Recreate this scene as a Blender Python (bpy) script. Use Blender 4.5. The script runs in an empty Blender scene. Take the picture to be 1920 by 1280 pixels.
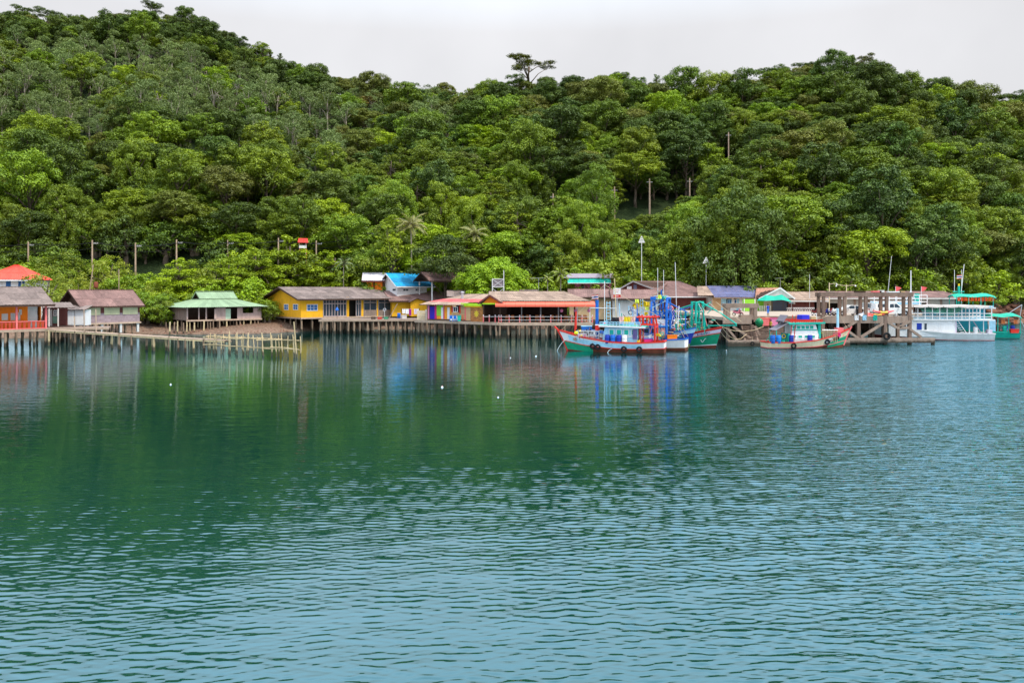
import bpy, bmesh, math, random
import numpy as np
from mathutils import Vector, Matrix

random.seed(7)
rng = np.random.default_rng(11)
SC = bpy.context.scene
COL = SC.collection
R = math.radians

# ------------------------------------------------------------------ camera
F, H, HY = 1536.0, 6.9, 545.0          # focal length in photo pixels, eye height, horizon row
cam = bpy.data.cameras.new('camera')
cam.sensor_width = 36.0
cam.lens = 36.0 * F / 1920.0
cam.shift_y = -(640.0 - HY) / 1920.0
cam.clip_start = 0.5
cam.clip_end = 6000
camo = bpy.data.objects.new('camera', cam)
camo.location = (0, 0, H)
camo.rotation_euler = (R(90), 0, 0)
COL.objects.link(camo)
SC.camera = camo

# ------------------------------------------------------------------ sky: bright thin overcast, bluer overhead
SUN_EL, SUN_AZ = R(60), R(125)          # azimuth clockwise from +Y (behind the camera, to its right)
w = bpy.data.worlds.new('World')
SC.world = w
w.use_nodes = True
nt = w.node_tree
nt.nodes.clear()
out = nt.nodes.new('ShaderNodeOutputWorld')
bg = nt.nodes.new('ShaderNodeBackground')
sky = nt.nodes.new('ShaderNodeTexSky')
sky.sky_type = 'NISHITA'
sky.sun_disc = False
sky.sun_elevation = SUN_EL
sky.sun_rotation = SUN_AZ
sky.air_density = 1.0
sky.dust_density = 3.0
sky.ozone_density = 1.5
scl = nt.nodes.new('ShaderNodeMixRGB'); scl.blend_type = 'MULTIPLY'; scl.inputs[0].default_value = 1
scl.inputs[2].default_value = (0.115, 0.115, 0.115, 1)
nt.links.new(sky.outputs[0], scl.inputs[1])
tc = nt.nodes.new('ShaderNodeTexCoord')
sep = nt.nodes.new('ShaderNodeSeparateXYZ')
nt.links.new(tc.outputs['Generated'], sep.inputs[0])
ramp = nt.nodes.new('ShaderNodeValToRGB')   # veil of cloud by elevation (sine)
ramp.color_ramp.elements[0].position = 0.0     # an overcast dome: about three times brighter overhead than at the horizon
ramp.color_ramp.elements[0].color = (0.82, 0.82, 0.83, 1)
ramp.color_ramp.elements[1].position = 0.30
ramp.color_ramp.elements[1].color = (0.885, 0.88, 0.90, 1)
for _p, _c in ((0.48, (1.44, 1.68, 1.93, 1)), (0.75, (1.75, 2.15, 2.65, 1)), (1.0, (1.9, 2.3, 2.8, 1))):
    e = ramp.color_ramp.elements.new(_p); e.color = _c
nt.links.new(sep.outputs[2], ramp.inputs[0])
nz = nt.nodes.new('ShaderNodeTexNoise'); nz.inputs['Scale'].default_value = 4.0; nz.inputs['Detail'].default_value = 4
nzm = nt.nodes.new('ShaderNodeMapRange'); nzm.inputs[1].default_value = 0.3; nzm.inputs[2].default_value = 0.7
nzm.inputs[3].default_value = 0.90; nzm.inputs[4].default_value = 1.06
nt.links.new(tc.outputs['Generated'], nz.inputs['Vector'])
nt.links.new(nz.outputs[0], nzm.inputs[0])
mul = nt.nodes.new('ShaderNodeMixRGB'); mul.blend_type = 'MULTIPLY'; mul.inputs[0].default_value = 1
nt.links.new(ramp.outputs[0], mul.inputs[1]); nt.links.new(nzm.outputs[0], mul.inputs[2])
mx = nt.nodes.new('ShaderNodeMixRGB'); mx.inputs[0].default_value = 0.92
nt.links.new(scl.outputs[0], mx.inputs[1]); nt.links.new(mul.outputs[0], mx.inputs[2])
nt.links.new(mx.outputs[0], bg.inputs[0])
bg.inputs[1].default_value = 1.0
nt.links.new(bg.outputs[0], out.inputs[0])

sun = bpy.data.lights.new('sun', 'SUN')
sun.energy = 3.7
sun.angle = R(8)
sun.color = (1.0, 0.94, 0.80)
suno = bpy.data.objects.new('sun', sun)
sd = Vector((math.sin(SUN_AZ) * math.cos(SUN_EL), math.cos(SUN_AZ) * math.cos(SUN_EL), math.sin(SUN_EL)))
suno.rotation_euler = sd.to_track_quat('Z', 'Y').to_euler()
suno.location = sd * 200
COL.objects.link(suno)

SC.view_settings.view_transform = 'Standard'
SC.view_settings.look = 'None'
SC.view_settings.gamma = 1
SC.view_settings.exposure = 0.0
SC.view_settings.use_curve_mapping = False
SC.render.engine = 'CYCLES'
SC.cycles.max_bounces = 7
SC.cycles.diffuse_bounces = 3
SC.cycles.glossy_bounces = 3
SC.cycles.transparent_max_bounces = 6
SC.cycles.transmission_bounces = 3
SC.cycles.use_denoising = True
SC.cycles.sample_clamp_indirect = 4

# ------------------------------------------------------------------ pixel <-> place helpers
def X(px, Y): return (px - 960.0) * Y / F
def Z(py, Y): return H - (py - HY) * Y / F
def P(px, py, Y): return Vector((X(px, Y), Y, Z(py, Y)))
def PX(x, Y): return 960 + F * x / Y
def Yw(py, z=0.0): return (H - z) * F / (py - HY)

def tag(o, label=None, cat=None, group=None, kind=None):
    if label: o['label'] = label
    if cat: o['category'] = cat
    if group: o['group'] = group
    if kind: o['kind'] = kind
    return o

def thing(name, label, cat, loc=(0, 0, 0), rz=0.0, group=None):
    o = bpy.data.objects.new(name, None)
    o.empty_display_size = 0.3
    o.location = loc
    o.rotation_euler = (0, 0, rz)
    COL.objects.link(o)
    tag(o, label, cat, group)
    return o

def lp(root, p):
    """world point -> local point of a thing's root"""
    M = Matrix.Translation(root.location) @ root.rotation_euler.to_matrix().to_4x4()
    return M.inverted() @ Vector(p)

def place(mesh, name, parent=None, M=None):
    o = bpy.data.objects.new(name, mesh)
    COL.objects.link(o)
    if parent is not None: o.parent = parent
    if M is not None: o.matrix_basis = M
    return o

# ------------------------------------------------------------------ materials
MATS = {}
def srgb(r, g, b):
    f = lambda c: (c / 255 / 12.92) if c <= 10 else ((c / 255 + 0.055) / 1.055) ** 2.4
    return (f(r), f(g), f(b))

def mat(name, col, rough=0.7, var=0.18, scale=1.2, dirt=0.25, dirtcol=(0.09, 0.07, 0.055), streak=False,
        metal=0.0, spec=0.3, bump=0.0, rnd=0.0, fine=9.0, alpha=None):
    """weathered paint / wood / concrete: base colour with soft patches, dirt with shapes of its own, grain"""
    if name in MATS: return MATS[name]
    m = bpy.data.materials.new(name); m.use_nodes = True
    n = m.node_tree.nodes; l = m.node_tree.links
    b = n['Principled BSDF']
    b.inputs['Roughness'].default_value = rough
    b.inputs['Metallic'].default_value = metal
    b.inputs['Specular IOR Level'].default_value = spec
    tc = n.new('ShaderNodeTexCoord'); mp = n.new('ShaderNodeMapping')
    oi = n.new('ShaderNodeObjectInfo')
    off = n.new('ShaderNodeVectorMath'); off.operation = 'ADD'
    l.new(tc.outputs['Object'], off.inputs[0]); 
    cx = n.new('ShaderNodeCombineXYZ')
    m1 = n.new('ShaderNodeMath'); m1.operation = 'MULTIPLY'; m1.inputs[1].default_value = 37.0
    l.new(oi.outputs['Random'], m1.inputs[0]); l.new(m1.outputs[0], cx.inputs[0]); l.new(m1.outputs[0], cx.inputs[1])
    l.new(cx.outputs[0], off.inputs[1]); l.new(off.outputs[0], mp.inputs[0])
    mp.inputs['Scale'].default_value = (1, 1, 0.25) if streak else (1, 1, 1)
    a = n.new('ShaderNodeTexNoise'); a.inputs['Scale'].default_value = scale; a.inputs['Detail'].default_value = 5
    a.inputs['Roughness'].default_value = 0.65
    l.new(mp.outputs[0], a.inputs['Vector'])
    r = n.new('ShaderNodeMapRange'); r.inputs[1].default_value = 0.3; r.inputs[2].default_value = 0.7
    r.inputs[3].default_value = 1 - var; r.inputs[4].default_value = 1 + var
    l.new(a.outputs[0], r.inputs[0])
    src = r.outputs[0]
    if rnd:
        rr = n.new('ShaderNodeMapRange'); rr.inputs[3].default_value = 1 - rnd; rr.inputs[4].default_value = 1 + rnd
        l.new(oi.outputs['Random'], rr.inputs[0])
        mm = n.new('ShaderNodeMath'); mm.operation = 'MULTIPLY'; l.new(src, mm.inputs[0]); l.new(rr.outputs[0], mm.inputs[1]); src = mm.outputs[0]
    mul = n.new('ShaderNodeMixRGB'); mul.blend_type = 'MULTIPLY'; mul.inputs[0].default_value = 1
    mul.inputs[1].default_value = (*col, 1); l.new(src, mul.inputs[2])
    d = n.new('ShaderNodeTexNoise'); d.inputs['Scale'].default_value = fine * 0.35; d.inputs['Detail'].default_value = 7
    d.inputs['Roughness'].default_value = 0.75
    l.new(mp.outputs[0], d.inputs['Vector'])
    dr = n.new('ShaderNodeMapRange'); dr.inputs[1].default_value = 0.52; dr.inputs[2].default_value = 0.72
    dr.inputs[3].default_value = 0.0; dr.inputs[4].default_value = dirt
    l.new(d.outputs[0], dr.inputs[0])
    mx = n.new('ShaderNodeMixRGB'); l.new(dr.outputs[0], mx.inputs[0]); l.new(mul.outputs[0], mx.inputs[1])
    mx.inputs[2].default_value = (*dirtcol, 1)
    l.new(mx.outputs[0], b.inputs['Base Color'])
    if bump:
        bn = n.new('ShaderNodeTexNoise'); bn.inputs['Scale'].default_value = fine; bn.inputs['Detail'].default_value = 4
        l.new(mp.outputs[0], bn.inputs['Vector'])
        bp = n.new('ShaderNodeBump'); bp.inputs['Strength'].default_value = bump; bp.inputs['Distance'].default_value = 0.05
        l.new(bn.outputs[0], bp.inputs['Height']); l.new(bp.outputs[0], b.inputs['Normal'])
    MATS[name] = m
    return m

def leafmat(name, c0, c1, hue=0.02, trans=0.35, val=0.25):
    """leaves: per-leaf and per-tree variation, light passing through"""
    m = bpy.data.materials.new(name); m.use_nodes = True
    n = m.node_tree.nodes; l = m.node_tree.links
    n.remove(n['Principled BSDF'])
    o = n['Material Output']
    at = n.new('ShaderNodeAttribute'); at.attribute_name = 'rnd'
    mx = n.new('ShaderNodeMixRGB'); mx.inputs[1].default_value = (*c0, 1); mx.inputs[2].default_value = (*c1, 1)
    l.new(at.outputs['Fac'], mx.inputs[0])
    oi = n.new('ShaderNodeObjectInfo')
    hs = n.new('ShaderNodeHueSaturation')
    h = n.new('ShaderNodeMapRange'); h.inputs[3].default_value = 0.5 - hue; h.inputs[4].default_value = 0.5 + hue
    l.new(oi.outputs['Random'], h.inputs[0]); l.new(h.outputs[0], hs.inputs['Hue'])
    wn = n.new('ShaderNodeTexWhiteNoise'); wn.noise_dimensions = '1D'; l.new(oi.outputs['Random'], wn.inputs['W'])
    v = n.new('ShaderNodeMapRange'); v.inputs[3].default_value = 1 - val; v.inputs[4].default_value = 1 + val
    l.new(wn.outputs[0], v.inputs[0]); l.new(v.outputs[0], hs.inputs['Value'])
    l.new(mx.outputs[0], hs.inputs['Color'])
    df = n.new('ShaderNodeBsdfDiffuse'); tr = n.new('ShaderNodeBsdfTranslucent')
    gl = n.new('ShaderNodeBsdfGlossy'); gl.inputs['Roughness'].default_value = 0.55; gl.inputs['Color'].default_value = (0.8, 0.9, 0.8, 1)
    ms = n.new('ShaderNodeMixShader'); ms.inputs[0].default_value = trans * 0.7
    ms2 = n.new('ShaderNodeMixShader'); ms2.inputs[0].default_value = 0.04
    l.new(hs.outputs[0], df.inputs[0]); l.new(hs.outputs[0], tr.inputs[0])
    l.new(df.outputs[0], ms.inputs[1]); l.new(tr.outputs[0], ms.inputs[2])
    l.new(ms.outputs[0], ms2.inputs[1]); l.new(gl.outputs[0], ms2.inputs[2])
    l.new(ms2.outputs[0], o.inputs[0])
    MATS[name] = m
    return m

# ------------------------------------------------------------------ mesh building
class MB:
    def __init__(s): s.v = []; s.f = []; s.mi = []; s.cur = 0
    def add(s, vs, fs):
        o = len(s.v); s.v += [tuple(p) for p in vs]
        for f in fs: s.f.append(tuple(i + o for i in f)); s.mi.append(s.cur)
        return s
    def box(s, x0, x1, y0, y1, z0, z1):
        return s.add([(x0, y0, z0), (x1, y0, z0), (x1, y1, z0), (x0, y1, z0), (x0, y0, z1), (x1, y0, z1), (x1, y1, z1), (x0, y1, z1)],
                     [(0, 3, 2, 1), (4, 5, 6, 7), (0, 1, 5, 4), (1, 2, 6, 5), (2, 3, 7, 6), (3, 0, 4, 7)])
    def rbox(s, c, size, M=None, bev=0.0):
        """box with chamfered vertical edges"""
        hx, hy, hz = size[0] / 2, size[1] / 2, size[2] / 2
        M = M or Matrix.Identity(3)
        c = Vector(c)
        if bev <= 0:
            q = [(-hx, -hy), (hx, -hy), (hx, hy), (-hx, hy)]
        else:
            b = bev
            q = [(-hx + b, -hy), (hx - b, -hy), (hx, -hy + b), (hx, hy - b), (hx - b, hy), (-hx + b, hy), (-hx, hy - b), (-hx, -hy + b)]
        n = len(q)
        vs = [c + M @ Vector((x, y, -hz)) for x, y in q] + [c + M @ Vector((x, y, hz)) for x, y in q]
        fs = [tuple(range(n))[::-1], tuple(range(n, 2 * n))] + [(i, (i + 1) % n, n + (i + 1) % n, n + i) for i in range(n)]
        return s.add(vs, fs)
    def frame(s, p, q):
        d = (Vector(q) - Vector(p)); L = d.length; d.normalize()
        up = Vector((0, 0, 1)) if abs(d.z) < 0.9 else Vector((0, 1, 0))
        a = d.cross(up).normalized(); b = a.cross(d)
        return d, a, b
    def beam(s, p, q, w, h):
        p = Vector(p); q = Vector(q); d, a, b = s.frame(p, q)
        vs = []
        for c in (p, q):
            vs += [c - a * w / 2 - b * h / 2, c + a * w / 2 - b * h / 2, c + a * w / 2 + b * h / 2, c - a * w / 2 + b * h / 2]
        return s.add(vs, [(0, 1, 2, 3)[::-1], (4, 5, 6, 7), (0, 1, 5, 4), (1, 2, 6, 5), (2, 3, 7, 6), (3, 0, 4, 7)])
    def tube(s, pts, rad, n=8, cap=True):
        pts = [Vector(p) for p in pts]
        if not hasattr(rad, '__len__'): rad = [rad] * len(pts)
        vs = []; fs = []
        for i, p in enumerate(pts):
            d = (pts[min(i + 1, len(pts) - 1)] - pts[max(i - 1, 0)]).normalized()
            up = Vector((0, 0, 1)) if abs(d.z) < 0.9 else Vector((0, 1, 0))
            a = d.cross(up).normalized(); b = a.cross(d)
            for k in range(n):
                t = 2 * math.pi * k / n
                vs.append(p + (a * math.cos(t) + b * math.sin(t)) * rad[i])
        for i in range(len(pts) - 1):
            for k in range(n):
                fs.append((i * n + k, i * n + (k + 1) % n, (i + 1) * n + (k + 1) % n, (i + 1) * n + k))
        if cap:
            fs.append(tuple(range(n))[::-1]); fs.append(tuple((len(pts) - 1) * n + k for k in range(n)))
        return s.add(vs, fs)
    def lathe(s, prof, c=(0, 0, 0), n=16):
        vs = []; fs = []
        for (r, z) in prof:
            for k in range(n):
                t = 2 * math.pi * k / n
                vs.append((c[0] + r * math.cos(t), c[1] + r * math.sin(t), c[2] + z))
        for i in range(len(prof) - 1):
            for k in range(n):
                fs.append((i * n + k, i * n + (k + 1) % n, (i + 1) * n + (k + 1) % n, (i + 1) * n + k))
        fs.append(tuple(range(n))[::-1]); fs.append(tuple((len(prof) - 1) * n + k for k in range(n)))
        return s.add(vs, fs)
    def torus(s, c, r, t, axis='y', n=18, m=8):
        vs = []; fs = []
        for i in range(n):
            a = 2 * math.pi * i / n
            for j in range(m):
                b = 2 * math.pi * j / m
                rr = r + t * math.cos(b); h = t * math.sin(b)
                q = {'y': (rr * math.cos(a), h, rr * math.sin(a)), 'z': (rr * math.cos(a), rr * math.sin(a), h), 'x': (h, rr * math.cos(a), rr * math.sin(a))}[axis]
                vs.append((c[0] + q[0], c[1] + q[1], c[2] + q[2]))
        for i in range(n):
            for j in range(m):
                fs.append((i * m + j, ((i + 1) % n) * m + j, ((i + 1) % n) * m + (j + 1) % m, i * m + (j + 1) % m))
        return s.add(vs, fs)
    def prism(s, poly, axis, a0, a1):
        """extrude a 2D polygon along an axis: 'y' -> poly is (x,z); 'x' -> (y,z); 'z' -> (x,y)"""
        g = {'y': lambda p, a: (p[0], a, p[1]), 'x': lambda p, a: (a, p[0], p[1]), 'z': lambda p, a: (p[0], p[1], a)}[axis]
        n = len(poly)
        vs = [g(p, a0) for p in poly] + [g(p, a1) for p in poly]
        return s.add(vs, [tuple(range(n)), tuple(range(n, 2 * n))[::-1]] + [(i, n + i, n + (i + 1) % n, (i + 1) % n) for i in range(n)])
    def slab(s, pts, t):
        """thick sheet from a quad/polygon (thickness along its normal)"""
        pts = [Vector(p) for p in pts]; n = len(pts)
        nn = (pts[1] - pts[0]).cross(pts[2] - pts[1]).normalized() * t
        vs = pts + [p - nn for p in pts]
        return s.add(vs, [tuple(range(n)), tuple(range(n, 2 * n))[::-1]] + [(i, n + i, n + (i + 1) % n, (i + 1) % n)[::-1] for i in range(n)])
    def mesh(s, name, mats, smooth=False):
        me = bpy.data.meshes.new(name)
        me.from_pydata(s.v, [], s.f)
        if not isinstance(mats, (list, tuple)): mats = [mats]
        for m in mats: me.materials.append(m)
        if len(mats) > 1: me.polygons.foreach_set('material_index', s.mi)
        bm = bmesh.new(); bm.from_mesh(me); bmesh.ops.recalc_face_normals(bm, faces=bm.faces); bm.to_mesh(me); bm.free()
        if smooth: me.polygons.foreach_set('use_smooth', [True] * len(me.polygons))
        me.update()
        return me
    def build(s, name, mats, parent=None, M=None, smooth=False):
        return place(s.mesh(name, mats, smooth), name, parent, M)

def one(name, mb, mats, label, cat, group=None, smooth=False, loc=None, rz=0):
    o = mb.build(name, mats, smooth=smooth)
    if loc is not None: o.location = loc; o.rotation_euler = (0, 0, rz)
    return tag(o, label, cat, group)

# ================================================================== terrain
SKY_PX = [-700, -300, 0, 60, 120, 200, 260, 350, 420, 470, 530, 600, 700, 800, 870, 930, 1040, 1150, 1270, 1380, 1440, 1520, 1640, 1700, 1780, 1860, 1920, 2200, 2700]
SKY_PY = [40, 20, 28, 18, 30, 30, 18, 24, 62, 72, 108, 132, 142, 152, 155, 150, 148, 128, 150, 145, 118, 108, 112, 138, 158, 166, 156, 190, 260]
FOOT_PX = [-700, 0, 300, 560, 700, 1000, 1250, 1400, 1700, 1850, 1920, 2700]
FOOT_Y = [160, 150, 150, 152, 158, 162, 160, 152, 158, 178, 184, 220]
RIDGE_PX = [-700, 0, 450, 700, 900, 1300, 1900, 2700]
RIDGE_Y = [370, 360, 335, 330, 305, 285, 300, 330]
SHORE_PX = [-700, 0, 120, 200, 480, 540, 620, 1000, 1360, 1480, 1780, 1860, 1920, 2700]
SHORE_Y = [120, 118, 120, 128, 130, 136, 146, 148, 146, 140, 146, 170, 175, 205]

def vnoise(x, y, s, seed=0):
    return (math.sin(x / s * 1.7 + seed) * math.cos(y / s * 1.3 + seed * 2.1) + 0.6 * math.sin((x + y) / s * 2.9 + seed * 1.3) + 0.4 * math.cos((x - 1.7 * y) / s * 4.1 + seed)) / 2.0

TOP_PX = [0, 350, 480, 620, 800, 1150, 1300, 2700]
TOP_H = [11.5, 11.5, 12.0, 12.0, 12.5, 13.0, 15.0, 15.0]
def ground(x, Y):
    px = PX(x, max(Y, 60))
    sh = np.interp(px, SHORE_PX, SHORE_Y); ft = np.interp(px, FOOT_PX, FOOT_Y); rd = np.interp(px, RIDGE_PX, RIDGE_Y)
    sy = np.interp(px, SKY_PX, SKY_PY)
    zr = H + (HY - sy) * rd / F - np.interp(px, TOP_PX, TOP_H)
    if Y < sh:
        return max(-4.0, -(sh - Y) * 0.16)
    if Y < ft:
        t = (Y - sh) / (ft - sh)
        return 3.1 * t ** 0.75 + 0.12 * vnoise(x, Y, 3.0)
    if Y < rd:
        t = (Y - ft) / (rd - ft)
        return 3.1 + (zr - 3.1) * (t * 1.12 - 0.12 * t * t) + 1.6 * vnoise(x, Y, 26, 1) * math.sin(math.pi * t)
    return zr - (Y - rd) * 0.25

def build_terrain():
    xs = np.arange(-520, 521, 3.2); ys = np.concatenate([np.arange(96, 190, 1.6), np.arange(190, 430, 4.0)])
    vs = []; fs = []
    for Y in ys:
        for x in xs: vs.append((x, Y, ground(x, Y)))
    n = len(xs)
    for j in range(len(ys) - 1):
        for i in range(n - 1): fs.append((j * n + i, j * n + i + 1, (j + 1) * n + i + 1, (j + 1) * n + i))
    me = bpy.data.meshes.new('hillside'); me.from_pydata(vs, [], fs)
    me.polygons.foreach_set('use_smooth', [True] * len(fs))
    m = bpy.data.materials.new('earth'); m.use_nodes = True
    nn = m.node_tree.nodes; l = m.node_tree.links; b = nn['Principled BSDF']; b.inputs['Roughness'].default_value = 0.95
    b.inputs['Specular IOR Level'].default_value = 0.1
    g = nn.new('ShaderNodeNewGeometry'); sp = nn.new('ShaderNodeSeparateXYZ'); l.new(g.outputs['Position'], sp.inputs[0])
    nz = nn.new('ShaderNodeTexNoise'); nz.inputs['Scale'].default_value = 0.9; nz.inputs['Detail'].default_value = 8; nz.inputs['Roughness'].default_value = 0.7
    l.new(g.outputs['Position'], nz.inputs['Vector'])
    ad = nn.new('ShaderNodeMath'); ad.operation = 'MULTIPLY_ADD'; ad.inputs[1].default_value = 1.6; l.new(nz.outputs[0], ad.inputs[0]); l.new(sp.outputs[2], ad.inputs[2])
    rp = nn.new('ShaderNodeValToRGB'); cr = rp.color_ramp
    mr = nn.new('ShaderNodeMapRange'); mr.inputs[1].default_value = 0.0; mr.inputs[2].default_value = 5.0; l.new(ad.outputs[0], mr.inputs[0])
    l.new(mr.outputs[0], rp.inputs[0])
    cr.elements[0].position = 0.0; cr.elements[0].color = (0.055, 0.045, 0.03, 1)
    cr.elements[1].position = 1.0; cr.elements[1].color = (0.022, 0.035, 0.012, 1)
    for p, c in ((0.14, (0.10, 0.07, 0.05, 1)), (0.22, (0.24, 0.155, 0.11, 1)), (0.42, (0.17, 0.105, 0.072, 1)), (0.62, (0.07, 0.05, 0.03, 1))):
        e = cr.elements.new(p); e.color = c
    n2 = nn.new('ShaderNodeTexNoise'); n2.inputs['Scale'].default_value = 3.5; n2.inputs['Detail'].default_value = 6; l.new(g.outputs['Position'], n2.inputs['Vector'])
    mr2 = nn.new('ShaderNodeMapRange'); mr2.inputs[1].default_value = 0.3; mr2.inputs[2].default_value = 0.7; mr2.inputs[3].default_value = 0.5; mr2.inputs[4].default_value = 1.35; l.new(n2.outputs[0], mr2.inputs[0])
    mu = nn.new('ShaderNodeMixRGB'); mu.blend_type = 'MULTIPLY'; mu.inputs[0].default_value = 1; l.new(rp.outputs[0], mu.inputs[1]); l.new(mr2.outputs[0], mu.inputs[2])
    l.new(mu.outputs[0], b.inputs['Base Color'])
    bp = nn.new('ShaderNodeBump'); bp.inputs['Strength'].default_value = 0.8; bp.inputs['Distance'].default_value = 0.25; l.new(n2.outputs[0], bp.inputs['Height']); l.new(bp.outputs[0], b.inputs['Normal'])
    me.materials.append(m)
    o = place(me, 'hillside'); tag(o, 'steep green hillside with a strip of brown shore at its foot', 'hill', kind='structure')
build_terrain()

# ================================================================== water
def build_water():
    # real wave geometry: rows get closer together towards the viewpoint's end of the bay
    ys = [-120.0, -60, -20, 0]
    y = 12.5
    step = lambda yy: 0.018 + (yy / 60) ** 1.3 * 0.105
    while y < 112:
        ys.append(y); y += step(y)
    while y < 190:
        ys.append(y); y += 0.7
    ys += [230, 330, 460, 900]
    xs_n = 640
    V = []; ys = np.array(ys)
    rows = []
    tt = np.linspace(-1, 1, xs_n)
    wav = []
    r2 = np.random.default_rng(5)
    for k in range(80):
        lam = 0.085 * (4.6 ** r2.random()) if k < 68 else 1.0 * (3.0 ** r2.random())         # 0.10 .. 0.52 m, and a slow swell
        ang = R(97) + r2.normal(0, R(21 if k < 68 else 30))
        kk = 2 * math.pi / lam
        wav.append((kk * math.cos(ang), kk * math.sin(ang), r2.random() * 6.28, 0.0017 * lam * (0.6 + 0.8 * r2.random()) * (1.05 if k < 68 else 0.28)))
    for yy in ys:
        half = (max(5.0, abs(yy)) * 0.74 + 5 if yy > 4 else 60.0) if yy < 190 else 1500
        xx = tt * half
        z = np.zeros(xs_n)
        if 4 < yy < 190:
            res = 2 * half / xs_n
            dy = step(yy) if yy < 112 else 0.7
            for kx, ky, ph, a in wav:
                fade = np.clip(1.7 - abs(kx) * res / 1.0, 0, 1) * np.clip(1.8 - abs(ky) * dy / 1.25, 0, 1)
                if fade > 0: z += a * fade * np.sin(kx * xx + ky * yy + ph + 0.8 * np.sin(xx * 0.13 + yy * 0.09 + ph) + 0.5 * np.sin(xx * 0.5 - yy * 0.31 + 2 * ph))
            wnd = np.clip((xx * 0.9 - (yy - 45) * 0.25 + 14) / 70, 0, 1); wnd = wnd * wnd * (3 - 2 * wnd)
            gust = 1 + 0.35 * np.sin(xx * 0.21 + yy * 0.13) * np.sin(yy * 0.17 - xx * 0.05 + 1.0)
            amp = (0.5 + 0.5 * np.clip((34 - yy) / 18, 0, 1) + 4.6 * wnd) * gust
            shel = np.interp(yy, [70, 100, 118], [1, 0.55, 0.3]); shel = shel + (1 - shel) * np.clip((xx - 36) / 16, 0, 1)
            z *= amp * shel
        rows.append(np.stack([xx, np.full(xs_n, yy), z], 1))
    v = np.concatenate(rows).astype(np.float32)
    n = xs_n; m_ = len(ys)
    idx = (np.arange(m_ - 1)[:, None] * n + np.arange(n - 1)[None, :]).reshape(-1)
    q = np.stack([idx, idx + 1, idx + n + 1, idx + n], 1).astype(np.int32)
    me = bpy.data.meshes.new('water')
    me.vertices.add(len(v)); me.vertices.foreach_set('co', v.ravel())
    me.loops.add(q.size); me.loops.foreach_set('vertex_index', q.ravel())
    me.polygons.add(len(q)); me.polygons.foreach_set('loop_start', np.arange(len(q), dtype=np.int32) * 4)
    me.update(); me.validate()
    me.polygons.foreach_set('use_smooth', [True] * len(me.polygons))
    m = bpy.data.materials.new('sea_water'); m.use_nodes = True
    nn = m.node_tree.nodes; l = m.node_tree.links
    nn.remove(nn['Principled BSDF']); o = nn['Material Output']
    g = nn.new('ShaderNodeNewGeometry')
    def wavetex(scale, stretch, rot, detail, dist):
        mp = nn.new('ShaderNodeMapping'); mp.inputs['Scale'].default_value = (stretch, 1, 1); mp.inputs['Rotation'].default_value = (0, 0, rot)
        l.new(g.outputs['Position'], mp.inputs[0])
        t = nn.new('ShaderNodeTexNoise'); t.inputs['Scale'].default_value = scale; t.inputs['Detail'].default_value = detail
        t.inputs['Roughness'].default_value = 0.5; t.inputs['Distortion'].default_value = dist
        l.new(mp.outputs[0], t.inputs['Vector']); return t.outputs[0]
    # wind: the bay is ruffled on the open side, sheltered under the houses
    sp = nn.new('ShaderNodeSeparateXYZ'); l.new(g.outputs['Position'], sp.inputs[0])
    big = nn.new('ShaderNodeTexNoise'); big.inputs['Scale'].default_value = 0.035; big.inputs['Detail'].default_value = 3; l.new(g.outputs['Position'], big.inputs['Vector'])
    wx = nn.new('ShaderNodeMath'); wx.operation = 'MULTIPLY_ADD'; wx.inputs[1].default_value = 1.6
    # ruffle = x*0.9 - (y-40)*0.25
    l.new(sp.outputs[0], wx.inputs[0])
    wy = nn.new('ShaderNodeMath'); wy.operation = 'MULTIPLY_ADD'; wy.inputs[1].default_value = -0.25; wy.inputs[2].default_value = 20.0; l.new(sp.outputs[1], wy.inputs[0])
    l.new(wy.outputs[0], wx.inputs[2])
    bb = nn.new('ShaderNodeMath'); bb.operation = 'MULTIPLY_ADD'; bb.inputs[1].default_value = 40.0; l.new(big.outputs[0], bb.inputs[0]); l.new(wx.outputs[0], bb.inputs[2])
    wind = nn.new('ShaderNodeMapRange'); wind.interpolation_type = 'SMOOTHSTEP'
    wind.inputs[1].default_value = 36.0; wind.inputs[2].default_value = 84.0; wind.inputs[3].default_value = 0.28; wind.inputs[4].default_value = 5.0
    l.new(bb.outputs[0], wind.inputs[0])
    f1 = wavetex(3.2, 0.24, R(-5), 3, 0.4); f2 = wavetex(9.0, 0.32, R(7), 2, 0.3)
    s1 = nn.new('ShaderNodeMath'); s1.operation = 'MULTIPLY_ADD'; s1.inputs[1].default_value = 0.12; l.new(f2, s1.inputs[0]); l.new(f1, s1.inputs[2])
    hm = nn.new('ShaderNodeMath'); hm.operation = 'MULTIPLY'; l.new(s1.outputs[0], hm.inputs[0]); l.new(wind.outputs[0], hm.inputs[1])
    bp = nn.new('ShaderNodeBump'); bp.inputs['Strength'].default_value = 1.0; bp.inputs['Distance'].default_value = 0.04
    l.new(hm.outputs[0], bp.inputs['Height'])
    df = nn.new('ShaderNodeBsdfDiffuse'); df.inputs[0].default_value = (0.0, 0.040, 0.031, 1)
    gl = nn.new('ShaderNodeBsdfGlossy'); gl.inputs['Roughness'].default_value = 0.004; gl.inputs['Color'].default_value = (0.58, 0.85, 1, 1)
    l.new(bp.outputs[0], gl.inputs['Normal'])
    lw = nn.new('ShaderNodeLayerWeight'); lw.inputs['Blend'].default_value = 0.5; l.new(bp.outputs[0], lw.inputs['Normal'])
    fr = nn.new('ShaderNodeMath'); fr.operation = 'POWER'; fr.inputs[1].default_value = 2.2; l.new(lw.outputs['Facing'], fr.inputs[0])
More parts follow.
